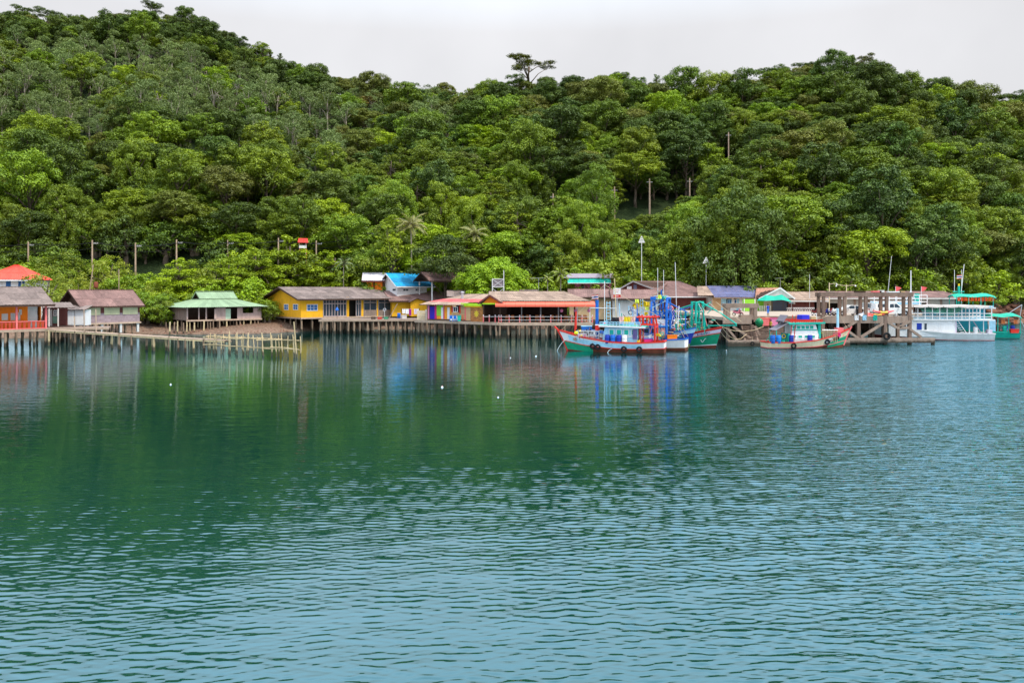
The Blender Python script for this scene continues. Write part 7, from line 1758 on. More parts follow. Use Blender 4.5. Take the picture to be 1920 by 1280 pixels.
    lj = mat('life_jacket_orange', C(232, 84, 40), .8, .15, 3)
    for k in range(11):
        x = 3.6 + k * .45; j = thing('life_jacket', 'orange life jacket hanging under the teal awning', 'life jacket', b.w(x, nr * 1.8, 5.95), b.ang, 'hanging life jackets')
        MB().rbox((-.09, 0, -.28), (.15, .12, .5), bev=.04).rbox((.09, 0, -.28), (.15, .12, .5), bev=.04).build('foam_panels', lj, j); MB().torus((0, 0, 0), .1, .025, 'y', 10, 5).build('collar', lj, j)
    b.tube('mast', M_TEAL, [(7.6, 0, 4.5), (7.6, 0, 7.6)], .16, 8); b.tube('spreader', M_TEAL, [(6.9, 0, 6.75), (8.4, 0, 6.75)], .09, 6); b.box('masthead_lamp', M_YELC, 7.5, 7.7, -.1, .1, 7.6, 7.95); b.tube('aerial', M_WHITE, [(7.3, 0, 6.7), (6.9, 0, 10.8)], .05, 5); b.tube('aerial', M_WHITE, [(8.2, 0, 6.7), (8.2, 0, 10.0)], .035, 5)
    thai_flag(b.root, V3((7.2, nr * .1, 8.7)), .7, .55)
    for x in (0.1, 1.6, 3.0): b.tube('stern_post', M_TEAL, [(x, yn, .8), (x, yn, 3.1)], .06, 6)
    b.tube('stern_frame', M_METAL, [(.2, yn, 2.9), (-.1, yn, 4.9)], .05, 6); b.tube('stern_frame', M_METAL, [(-.1, yn, 4.9), (1.7, yn, 3.6)], .05, 6); b.tube('stern_frame', M_METAL, [(0, yn * .6, 2.9), (-1.1, yn * .5, .9)], .05, 6)
    for x in (.6, 2.2): cloth(b.root, x, nr * 1.5, 2.75, .5, .6, mat('cloth_orange', C(226, 130, 80), .9))
    drum(b.w(2.0, nr * 1.4, .9), M_TEAL, 'teal drum on the stern of the teal boat'); drum(b.w(.9, nr * 1.2, .95), M_NAVY, 'blue drum on the stern of the teal boat'); crate(b.w(.9, nr * 1.75, .85), (1.2, .5, .5), M_RED, M_RED, 'red box on the teal stern'); b.box('engine_box', M_WOODD, 2.7, 3.6, nr * .8 if nr > 0 else -1.7, nr * 1.7 if nr > 0 else -.8, .85, 1.7)
    clutter(b, .3, 4, .95, 18, 10, 1.6, .9)
    d = Boat('red_dinghy', 'small red and white dinghy tied at the teal stern', (X(1912, 118.5), 118.5, 0), (X(1878, 119.5), 119.5, 0), 1.2, [(0, .55), (.5, .5), (1, .8)], rake=.3, draft=.2, cat='dinghy'); d.band('hull', M_RED, 0, .6); d.band('white_strake', M_WHITE, .6, .97); d.rail('gunwale', M_RED, .97, .08, .07); d.deck(M_WHITE, .7)
boats()

# ================================================================== trees and plants that stand out
def find_Y(px, ytop, h, y0=None):
    Y = y0 or float(np.interp(px, FOOT_PX, FOOT_Y)) - 8
    while Y < 360:
        z = ground(X(px, Y), Y) + h
        if HY - (z - H) * F / Y <= ytop: return Y
        Y += 1.0
    return 320.0
def tree_at(kind, px, ytop, s, label, sz=1.0, name='tree', Y=None, cat='tree', group=None):
    h = PROTO[kind][2] * s * sz
    if Y is None: Y = find_Y(px, ytop, h); z = None
    else: z = Z(ytop, Y) - h if ytop else None
    if z is not None: z = min(z, ground(X(px, Y), Y))
    return tree(kind, X(px, Y), Y, s, sz, None, label, name, group, z, cat)

def plants():
    tree_at('dome', 928, 456, 1.0, 'big round lime green mango tree behind the restaurant', 1.0, 'mango_tree', 145)
    for px, yt, s, Y, lab in ((545, 440, 1.3, 160, 'tall tree with flat bright green tiers behind the yellow house'), (430, 480, 0.95, 149, 'layered bright green tree behind the green roofed house'), (628, 466, 1.05, 160, 'layered bright green tree beside the orange back house'), (480, 462, 1.05, 154, 'layered green tree between green roofed and yellow houses'), (335, 482, 0.95, 150, 'layered bright tree behind the maroon hut')):
        tree_at('tier_a', px, yt, s, lab, 1.0, 'layered_tree', Y)
    tree_at('tall_lime', 735, 378, 1.15, 'tall narrow lime green tree beside the coconut palm', 1.05, 'tall_tree', 156)
    tree_at('dark_a', 835, 436, 1.12, 'dark rounded tree between the palm and the mango tree', 1.0, 'round_tree', 150)
    tree_at('mid_b', 700, 430, 1.0, 'mid green tree left of the tall lime tree', 1.0, 'tree', 166)
    tree_at('lime_a', 1214, 190, 1.05, 'brilliant lime yellow tree high on the dark slope', 1.0, 'lime_tree')
    tree_at('rust', 686, 178, 1.0, 'rusty orange crowned tree high on the slope, larger one', 0.9, 'rusty_tree')
    tree_at('rust', 752, 205, 0.7, 'small rusty orange tree beside the larger rusty tree', 1.0, 'rusty_tree')
    tree_at('umbrella_a', 992, 97, 1.65, 'lone umbrella crowned tree standing above the middle skyline', 0.72, 'umbrella_tree', 300)
    for px, yt, s_, kd, lab in ((1452, 96, .95, 'umbrella_b', 'dark flat crowned tree where the right ridge begins to rise'), (1515, 104, .9, 'umbrella_b', 'dark open crowned tree on the right ridge above the brown shop'), (1608, 100, 1.0, 'umbrella_a', 'olive flat crowned tree topping the right ridge'), (1640, 104, .85, 'umbrella_b', 'dark leaning crown beside the olive ridge tree'), (1392, 122, .8, 'spire', 'thin leaved spiky tree on the skyline saddle'), (1712, 138, .8, 'umbrella_b', 'small flat crown where the right ridge falls'), (1902, 146, .9, 'umbrella_b', 'open crowned tree on the ridge above the boulder shore'), (1075, 112, .8, 'umbrella_b', 'dark flat crowned tree right of the lone umbrella tree')):
        tree_at(kd, px, yt, s_, lab, 1.0, 'ridge_tree', 292)
    tree_at('spire', 505, 66, 0.85, 'dark spiky tree at the step in the skyline', 0.9, 'spiky_tree', 330)
    tree_at('umbrella_b', 250, 4, 0.9, 'round headed emergent tree on the high left ridge', 1.0, 'umbrella_tree', 352)
    tree_at('dark_b', 352, 14, 0.85, 'dark pointed tree on the ridge beside the emergent tree', 1.1, 'ridge_tree', 350)
    tree_at('vine_c', 1376, 342, 1.5, 'huge tree smothered in creepers behind the purple-blue roof', 1.12, 'creeper_tree', 153)
    tree_at('vine_b', 1290, 400, 1.15, 'lime creeper covered tree beside the triangle signs', 1.1, 'creeper_tree', 158)
    tree_at('mid_a', 1480, 360, 1.45, 'very large dark crowned tree behind the peach roofed house', 1.0, 'large_tree', 160)
    tree_at('lime_b', 1625, 424, 1.4, 'broad bright green tree behind the long garage', 1.0, 'broad_tree', 157)
    tree_at('olive_a', 1480, 245, 1.5, 'broad spreading tree halfway up the right slope', 0.9, 'broad_tree', 200)
    tree_at('mid_a', 1660, 200, 1.5, 'broad bright crowned tree high on the right slope', 0.85, 'broad_tree', 225)
    tree_at('olive_a', 1830, 420, 1.35, 'greyish green tree above the teal boat', 1.0, 'broad_tree', 186)
    tree_at('bush_b', 893, 512, 1.0, 'yellowish feathery bush in front of the mango tree', 1.0, 'bush', 141.5, 'bush')
    tree_at('bush_b', 84, 500, 1.55, 'yellow-green feathery tree beside the red roofed house', 1.15, 'bush', 124, 'bush')
    tree_at('bush_c', 1144, 520, 0.9, 'small green bush at the corner of the pink house', 1.2, 'bush', 150, 'bush')
    tree_at('bush_c', 1078, 520, 0.7, 'small dark bush in front of the pink house', 1.2, 'bush', 150, 'bush')
    r = random.Random(9)
    # thicket on the bank behind the left houses
    for k in range(74):
        px = r.uniform(-40, 600); Y = r.uniform(141, 160); kd = r.choice(['bush_a', 'bush_a', 'bush_c', 'bush_b', 'bush_c'])
        s = r.uniform(1.15, 2.05) * (0.75 if Y < 146 else 1.0)
        if (300 < px < 500 and Y < 143) or (px > 470 and Y < 157): continue
        lab = {'bush_a': 'bright green leafy bush on the bank behind ' + zone(px), 'bush_c': 'mid green bush on the bank behind ' + zone(px), 'bush_b': 'yellow-green bush on the bank behind ' + zone(px)}[kd]
        tree(kd, X(px, Y), Y, s, r.uniform(.85, 1.2), None, lab, 'bush', 'bushes: ' + lab, None, 'bush')
    for k in range(46):
        px = r.uniform(255, 505) if k < 30 else r.uniform(255, 318); Y = r.uniform(139.5, 145) if k < 30 else r.uniform(134, 141); s = r.uniform(0.6, 1.15); kd = r.choice(['bush_c', 'bush_a', 'bush_c'])
        lab = ('bright' if kd == 'bush_a' else 'dark') + ' low bush at the top of the beach behind ' + zone(px)
        tree(kd, X(px, Y), Y, s, r.uniform(.9, 1.3), None, lab, 'bush', 'bushes: ' + lab, None, 'bush')
    for k in range(70):
        px = r.uniform(600, 1960); Y = float(np.interp(px, FOOT_PX, FOOT_Y)) + r.uniform(-5, 9); kd = r.choice(['bush_a', 'bush_c', 'bush_c'])
        lab = {'bush_a': 'bright green bush at the forest foot behind ' + zone(px), 'bush_c': 'mid green bush at the forest foot behind ' + zone(px)}[kd]
        tree(kd, X(px, Y), Y, r.uniform(1.3, 2.4), r.uniform(.9, 1.4), None, lab, 'bush', 'bushes: ' + lab, None, 'bush')
    # ---- palms
    def frond(L, e0, bend, wid, g):
        pts = [Vector((0, 0, 0))]; n = 9
        for i in range(n): e = e0 - bend * (i / n) ** 1.2; pts.append(pts[-1] + Vector((math.cos(e), 0, math.sin(e))) * (L / n))
        qs = []
        for i in range(1, n + 1):
            t = i / n; d = (pts[i] - pts[i - 1]).normalized(); w_ = wid * math.sin(math.pi * (t * .85 + .1)) ** .7
            for sd in (-1, 1):
                for j in range(3):
                    a = pts[i - 1].lerp(pts[i], (j + .5) / 3); tip = a + d * w_ * .5 + Vector((0, sd * w_ * .7, -w_ * .55 * g.uniform(.7, 1.3))); m_ = a.lerp(tip, .5)
                    qs.append([a, m_ + d * .075, tip, m_ - d * .075])
        return pts, qs
    def palm(px, Y, zc, zb, label, L=3.4, n=20, m=L_PALM, name='coconut_palm', tr=.17, seed=1):
        g = random.Random(seed); root = thing(name, label, 'palm', (X(px, Y), Y, zb), g.uniform(0, 6)); h = zc - zb
        MB().tube([(0.25 * math.sin(t * 2.2) * h / 12, .1 * t, h * t - (.6 if t == 0 else 0)) for t in (0, .2, .4, .6, .8, 1)], [tr * 1.3, tr, tr * .9, tr * .85, tr * .8, tr * .9], 8).build('trunk', BARKP, root, smooth=True)
        Q = []; top = Vector((0.25 * math.sin(2.2) * h / 12, .1, h)); rb = MB()
        for k in range(n):
            a = k * 2.4 + g.random() * .4; pts, qs = frond(L * g.uniform(.8, 1.1), R(78 - 92 * k / n + g.uniform(-8, 8)), R(g.uniform(65, 105)), L * .22, g)
            Mx = Matrix.Translation(top) @ Matrix.Rotation(a, 4, 'Z')
            rb.tube([Mx @ p for p in pts[::2]], [.05, .04, .03, .02, .01], 4)
            Q += [[tuple(Mx @ v) for v in q] for q in qs]
        arr = np.array(Q); place(quads('fronds', arr, np.random.default_rng(seed).random(len(arr)), m), 'fronds', root); rb.build('midrib', BARKP, root)
        for k in range(5): a = k * 1.3; MB().lathe([(.02, -.16), (.12, -.08), (.13, .04), (.03, .15)], (top.x + .28 * math.cos(a), top.y + .28 * math.sin(a), top.z - .3), 8).build('coconut', mat('coconut', (.16, .15, .04), .6), root)
    palm(771, 157, Z(424, 157), ground(X(771, 157), 157), 'tall coconut palm with drooping pale fronds behind the pavilion', 3.9, 26, seed=4)
    palm(890, 163, Z(440, 163), ground(X(890, 163), 163), 'pale coconut palm half hidden behind the mango tree', 3.4, 22, seed=8)
    palm(1028, 140, Z(523, 140), 4.0, 'small potted looking palm behind the restaurant roof', 1.1, 12, L_LIME, 'small_palm', .09, 12); palm(1050, 146, Z(515, 146), 4.0, 'leafy young palm between antenna and pink house', 2.2, 16, L_MID, 'small_palm', .1, 15); palm(645, 154, Z(494, 154), 3.0, 'young palm behind the yellow house ridge', 2.0, 12, L_GREY, 'small_palm', .1, 19)
plants()

# ================================================================== poles, wires, signs
def poles():
    LST = [(-45, 157, 452), (53, 157, 453), (173, 156, 450), (254, 156, 455), (331, 157, 449), (427, 160, 450), (522, 161, 446), (593, 162, 451), (690, 164, 433)]
    nm = ['beside the red roofed house', 'behind the maroon hut', 'above the thicket, right of the maroon hut', 'behind the layered tree by the green roof', 'above the green roofed house', 'behind the tall layered tree', 'beside the small red roofed hut', 'near the tall lime tree']
    tops = []
    pm = {}
    for i, (px, Y, yt) in enumerate(LST):
        zb = ground(X(px, Y), Y) - .3; h = Z(yt, Y) - zb
        t = thing('utility_pole', 'grey concrete utility pole ' + (nm[i - 1] if i else 'left of the red roofed house'), 'utility pole', (X(px, Y), Y, zb))
        MB().tube([(0, 0, 0), (0, 0, h)], [.2, .13], 8).build('shaft', M_WOODP, t); MB().box(-.1, 1.1, -.06, .06, h - .75, h - .63).build('crossarm', M_GREY, t)
        for x in (.35, .7, 1.05): MB().lathe([(.03, 0), (.06, .05), (.03, .18)], (x, 0, h - .63), 8).build('insulator', M_WHITE, t)
        tops.append(Vector((X(px, Y), Y, zb + h)))
    for dz, dx in ((-.45, 0.35), (-.45, 1.05), (-1.6, 0.1)):
        wl = None
        for a, b in zip(tops[:-1], tops[1:]):
            off = Vector((dx, 0, dz)); p, q = a + off, b + off
            if wl is None: wl = thing('power_line', {(.35, -.45): 'upper black power line along the poles', (1.05, -.45): 'outer black power line along the poles', (.1, -1.6): 'lower black cable along the poles'}[(dx, dz)], 'power line', p); o0 = p.copy()
            MB().tube([p.lerp(q, t) - o0 + Vector((0, 0, -1.6 * t * (1 - t))) for t in (0, .25, .5, .75, 1)], .035, 4).build('span', M_RUBBER, wl)
    # poles along the hill road
    rl = ['short visible pole on the hill road above the mango tree', 'pale pole on the hill road above the pink house', 'pale pole on the hill road left of the triangle sign', 'pale pole among trees on the hill road', 'tall pole higher up the slope']
    for (px, y0, y1), lab in zip(ROADP, rl):
        Y = road_Y(px, y1)
        zb = ground(X(px, Y), Y) - .2; zt = Z(y0, Y); t = thing('utility_pole', lab, 'utility pole', (X(px, Y), Y, zb)); h = zt - zb
        MB().tube([(0, 0, 0), (0, 0, h)], [.22, .15], 8).build('shaft', M_WOODP, t); MB().box(-.7, .7, -.06, .06, h - .9, h - .75).build('crossarm', M_GREY, t)
    # triangular leading marks
    for px, y0, y1, yb, Y, lab in ((1203, 442, 455, 520, 150, 'white triangular sign on the taller slim pole'), (1324, 482, 494, 545, 148, 'white triangular sign on the shorter slim pole')):
        zb = Z(yb, Y) - 4; t = thing('triangle_sign', lab, 'sign', (X(px, Y), Y, zb)); z1 = Z(y0, Y) - zb; z0 = Z(y1, Y) - zb; hw = 0.58
        MB().tube([(0, 0, 0), (0, 0, z0)], .055, 8).build('pole', M_ALU, t)
        for k in range(4):
            a, b = k / 4, (k + .62) / 4; MB().add([(-hw * (1 - a), -.05, z0 + (z1 - z0) * a), (hw * (1 - a), -.05, z0 + (z1 - z0) * a), (hw * (1 - b), -.05, z0 + (z1 - z0) * b), (-hw * (1 - b), -.05, z0 + (z1 - z0) * b), (-hw * (1 - a), .0, z0 + (z1 - z0) * a), (hw * (1 - a), .0, z0 + (z1 - z0) * a), (hw * (1 - b), .0, z0 + (z1 - z0) * b), (-hw * (1 - b), .0, z0 + (z1 - z0) * b)], [(0, 1, 2, 3), (4, 7, 6, 5), (0, 4, 5, 1), (1, 5, 6, 2), (2, 6, 7, 3), (3, 7, 4, 0)]).build('slat', M_WHITE, t)
        MB().beam((-hw, -.02, z0), (0, -.02, z1), .05, .08).beam((hw, -.02, z0), (0, -.02, z1), .05, .08).build('frame', M_WHITE, t)
    # red and white board
    Y = 130; t = thing('sign_board', 'white board with pink lettering and red foot above the red boat', 'sign', (X(1157, Y), Y, 1.0)); z0, z1 = Z(557, Y) - 1, Z(540, Y) - 1
    MB().tube([(0, .08, 0), (0, .08, z1)], .06, 6).build('post', M_METAL, t); MB().box(-.56, .56, -.02, .02, z0 + .42, z1).build('board', M_WHITE, t); MB().box(-.56, .56, -.02, .02, z0, z0 + .40).build('red_foot', M_RED, t)
    for z, wd, m in ((z1 - .3, .75, M_ROSE), (z1 - .62, .42, M_RED), (z0 + .2, .5, M_WHITE)):
        n = int(wd / .09)
        for k in range(n): MB().box(-wd / 2 + k * wd / n, -wd / 2 + (k + .6) * wd / n, -.03, -.021, z - .05, z + .05).build('letter', m, t)
    # thin masts and lamp posts by the pier
    for px, y0, y1, Y, lab in ((1518, 514, 548, 138, 'thin white mast above the brown shop'), (1661, 480, 548, 128, 'tall leaning aerial above the garage roof'), (1803, 505, 560, 124, 'slim mast beside the teal mast')):
        t = thing('thin_mast', lab, 'mast', (X(px, Y), Y, ZD)); MB().tube([(0, 0, 0), ((.9 if px == 1661 else 0), 0, Z(y0, Y) - ZD)], [.05, .03], 6).build('shaft', M_ALU, t); MB().lathe([(.09, 0), (.09, .08), (.05, .1)], n=8).build('foot', M_METAL, t)
    for px, arms, lab in ((1555, ((0, 14),), 'yellowish lamp post with one arm behind the pier frame'), (1587, ((-19, 0), (0, 17)), 'pale lamp post with two arms behind the pier frame')):
        Y = 117; t = thing('lamp_post', lab, 'lamp post', (X(px, Y), Y, ZD)); z1 = Z(530 if px < 1570 else 533, Y) - ZD
        MB().tube([(0, 0, 0), (0, 0, z1)], .07, 6).build('pole', M_CREAM, t)
        for a, b in arms:
            MB().beam((a * Y / F, 0, z1 - .2 + (.15 if a else 0)), (b * Y / F, 0, z1 - .2 + (.12 if not a else 0)), .06, .06).build('arm', M_CREAM, t); x = (a or b) * Y / F; MB().lathe([(.04, 0), (.12, -.12), (.1, -.22)], (x, 0, z1 - .1), 8).build('lamp', M_WHITE, t)
    # small red roofed hut up the bank
    Y = 160; s = House('red_roof_hut', 'tiny white hut with red gable roof among the trees', 'hut', 563, Y, 18, 561, 575, ground(X(566, Y), Y)); z0 = s.fp(566, 465)[1]; ze = s.fp(566, 455)[1]; zr = s.fp(566, 446.5)[1]
    s.pbox('wall', M_WHITE, 0, s.L, 0, 1.2, z0, ze - .5)
    for u in (0.05, s.L - .1): s.pbox('post', M_RED, u, u + .08, .05, .13, 0, ze)
    for u in (0.05, s.L - .1): s.pbox('post', M_WHITE, u, u + .08, 1.0, 1.08, 0, ze)
    roof_part(s.root, [((-.3, -.3, ze), (s.L + .3, -.3, ze), (s.L + .2, .6, zr), (-.1, .6, zr)), ((s.L + .3, 1.5, ze), (-.3, 1.5, ze), (-.1, .6, zr), (s.L + .2, .6, zr))], M_RED, 1)
    # rusty tank, leaning pole, white boards in the thicket
    t = thing('rusty_tank', 'rusty red water tank on a stand behind the maroon hut', 'tank', (X(180, 127), 127, 2.0)); z = Z(540, 127) - 2; MB().lathe([(.3, z), (.32, z + .1), (.3, z + .9), (.1, z + 1.0)], n=12).build('tank', M_RUST, t, smooth=True)
    for x, y in ((-.25, -.25), (.25, -.25), (-.25, .25), (.25, .25)): MB().box(x - .04, x + .04, y - .04, y + .04, 0, z).build('leg', M_WOODD, t)
    for px, y0, lean, lab in ((169, 496, -.5, 'leaning grey stick beside the rusty tank'), (223, 505, 0, 'thin white flag pole behind the maroon roof')): one('thin_pole', MB().tube([(0, 0, 0), (lean * .4, 0, 4), (-lean, 0, Z(y0, 129) - 2)], .06, 6), M_WOODP, lab, 'pole', loc=(X(px, 129), 129, 2))
poles()

# ================================================================== vehicles, people, things on the pier
def wheel(root, x, y, r, w_=.2):
    t = MB().torus((x, y, r), r * .78, r * .24, 'y', 18, 8).build('wheel', M_RUBBER, root, smooth=True)
    sd = -1 if y < 0 else 1
    MB().add([(x + r * .6 * math.cos(a), y + sd * .02, r + r * .6 * math.sin(a)) for a in np.linspace(0, 2 * math.pi, 14)[:-1]], [tuple(range(13))]).add([(x, y + sd * .05, r)] + [(x + r * .5 * math.cos(a), y + sd * .03, r + r * .5 * math.sin(a)) for a in np.linspace(0, 2 * math.pi, 11)[:-1]], [(0, i, i % 10 + 1) for i in range(1, 11)]).build('rim', M_METAL, t)
CARW = mat('car_white', C(232, 230, 228), .25, .03, 1, .06, spec=.5); CARS = mat('car_silver', C(170, 168, 166), .3, .04, 1, .08, spec=.5); LAMP = mat('lamp_clear', C(220, 220, 215), .1, 0, 1, 0); LAMPR = mat('lamp_red', C(160, 20, 20), .2, 0, 1, 0)
def car(name, label, px, Y, rz, paint, prof, cabin, wheels, Wd, wins, L):
    t = thing(name, label, 'car' if name == 'sedan_car' else 'pickup', (X(px, Y), Y, ZD), rz); hw = Wd / 2; r = .34
    def body(prof, w0, w1):
        mb = MB(); n = len(prof); zs = [p[1] for p in prof]; zm = max(zs)
        vs = []
        for y, k in ((-w0, 1), (w0, 1)):
            vs += [(p[0], y * (1 if p[1] < w1[0] else w1[1]), p[1]) for p in prof]
        mb.add(vs, [tuple(range(n)), tuple(range(n, 2 * n))[::-1]] + [(i, (i + 1) % n, n + (i + 1) % n, n + i) for i in range(n)]); return mb
    # lower body with wheel arches
    low = []
    for p in prof: low.append(p)
    arch = []
    for wx in sorted(wheels, reverse=True): arch += [(wx + .43 * math.cos(a), .30 + .43 * math.sin(a)) for a in np.linspace(0, math.pi, 9)]
    me = body(low + arch, hw, (9, 1)).mesh('body', paint)
    bmm = bmesh.new(); bmm.from_mesh(me); bmesh.ops.triangulate(bmm, faces=[f for f in bmm.faces if len(f.verts) > 4]); bmm.to_mesh(me); bmm.free(); place(me, 'body', t)
    zc = min(c[1] for c in cabin); b = body(cabin, hw - .04, (zc + .05, .82)).build('cabin', paint, t)
    for (poly, nm) in wins:
        for sd in (-1, 1):
            vs = [(x, sd * ((hw - .04) * (1 if z < zc + .05 else 1 - .18 * (z - zc) / (max(c[1] for c in cabin) - zc)) + .012), z) for x, z in poly]; MB().add(vs, [tuple(range(len(vs)))]).build(nm, M_GLASS, t)
    for wx in wheels:
        for sd in (-1, 1): wheel(t, wx, sd * (hw - .08), r)
    for sd in (-1, 1):
        MB().rbox((L - .06, sd * (hw - .28), .72), (.1, .34, .16), bev=.03).build('headlight', LAMP, t); MB().rbox((.05, sd * (hw - .2), .82), (.08, .2, .22), bev=.02).build('tail_light', LAMPR, t); MB().rbox((L * .63, sd * (hw + .08), 1.02), (.16, .16, .13), bev=.03).build('mirror', paint, t)
    MB().box(L - .02, L + .05, -hw * .8, hw * .8, .38, .55).build('front_bumper', M_GREY, t); MB().box(-.05, .02, -hw * .8, hw * .8, .38, .55).build('rear_bumper', M_GREY, t)
    return t
def vehicles():
    tprof = [(.0, .45), (.02, .98), (2.05, 1.0), (3.75, 1.02), (4.9, .92), (5.2, .78), (5.22, .42)]; tcab = [(1.75, 1.0), (2.0, 1.72), (3.1, 1.76), (3.95, 1.02)]
    wins = [([(2.12, 1.1), (2.22, 1.6), (2.72, 1.62), (2.72, 1.1)], 'rear_window'), ([(2.8, 1.1), (2.8, 1.62), (3.12, 1.62), (3.65, 1.1)], 'front_window')]
    car('pickup_truck', 'white pickup truck with canopy parked beside the pier frame', 1634, 112.4, 0, CARW, tprof, [(.25, 1.0), (.3, 1.68), (2.05, 1.72), (3.1, 1.76), (3.95, 1.02)], (1.05, 4.25), 1.78, wins + [([(.5, 1.15), (.55, 1.58), (1.75, 1.62), (1.75, 1.15)], 'canopy_window')], 5.22)
    car('pickup_truck', 'silver pickup truck standing between white car and white pickup', 1590, 114, R(2), CARS, tprof, tcab, (1.05, 4.25), 1.78, wins, 5.22)
    sprof = [(.0, .4), (.0, .78), (.35, .92), (1.2, .98), (3.4, .98), (4.2, .86), (4.45, .72), (4.47, .38)]; scab = [(.55, .95), (1.35, 1.42), (2.5, 1.46), (3.4, .97)]
    car('sedan_car', 'white sedan car parked behind the motorbikes', 1625, 111.2, R(180), CARW, sprof, scab, (.85, 3.55), 1.72, [([(1.0, 1.0), (1.45, 1.36), (1.85, 1.38), (1.85, 1.0)], 'rear_window'), ([(1.93, 1.0), (1.93, 1.38), (2.45, 1.39), (3.1, 1.0)], 'front_window')], 4.47)
    # motorbikes
    cols = [('maroon', C(120, 26, 34)), ('black', C(30, 30, 34)), ('blue', C(30, 50, 140)), ('red', C(190, 34, 40)), ('white', C(220, 220, 224)), ('black', C(26, 26, 30)), ('pink', C(220, 120, 140))]
    spots = [(1529, 112), (1537, 112.6), (1547, 112.2), (1556, 112.8), (1564, 112.2), (1571, 113), (1383, 108.5)]
    where = ['first in the row by the brown shop', 'second in the row by the brown shop', 'in the middle of the row by the shop', 'beside the blue one in the row', 'near the end of the row', 'next to the white car', 'under the left pier frame']
    tyre_m = MB().torus((0, 0, .28), .22, .06, 'y', 14, 6).mesh('wheel', M_RUBBER, True); fr = MB().tube([(-.6, 0, .28), (-.2, 0, .42), (.15, 0, .38), (.42, 0, .85)], .045, 6).mesh('frame', M_METAL); fork = MB().tube([(.65, 0, .28), (.45, 0, .92)], .04, 6).mesh('fork', M_METAL); bar = MB().tube([(.40, -.33, 1.02), (.46, 0, .95), (.40, .33, 1.02)], .022, 5).mesh('handlebar', M_DARK); seat = MB().rbox((-.28, 0, .76), (.72, .26, .12), bev=.08).mesh('seat', M_RUBBER)
    for (px, Y), (cn, cc), wh in zip(spots, cols, where):
        m = mat('bike_' + cn, cc, .3, .05, 1, .1, spec=.5); t = thing('motorbike', cn + ' motorbike ' + wh, 'motorbike', (X(px, Y), Y, ZD), R(random.uniform(-70, -50)), 'motorbikes parked on the pier')
        place(tyre_m, 'wheel', t, Matrix.Translation((-.6, 0, 0))); place(tyre_m, 'wheel', t, Matrix.Translation((.65, 0, 0)))
        for nm, me in (('frame', fr), ('fork', fork), ('handlebar', bar), ('seat', seat)): place(me, nm, t)
        MB().prism([(-.75, .62), (-.15, .45), (.1, .42), (.1, .6), (-.2, .70), (-.7, .74)], 'y', -.14, .14).build('tail_fairing', m, t); MB().prism([(.12, .35), (.3, .35), (.52, .95), (.38, 1.0)], 'y', -.2, .2).build('leg_shield', m, t); MB().rbox((.55, 0, .92), (.14, .22, .18), bev=.04).build('headlight', LAMP, t); MB().torus((.65, 0, .28), .30, .03, 'y', 12, 5).build('fender', m, t)
vehicles()

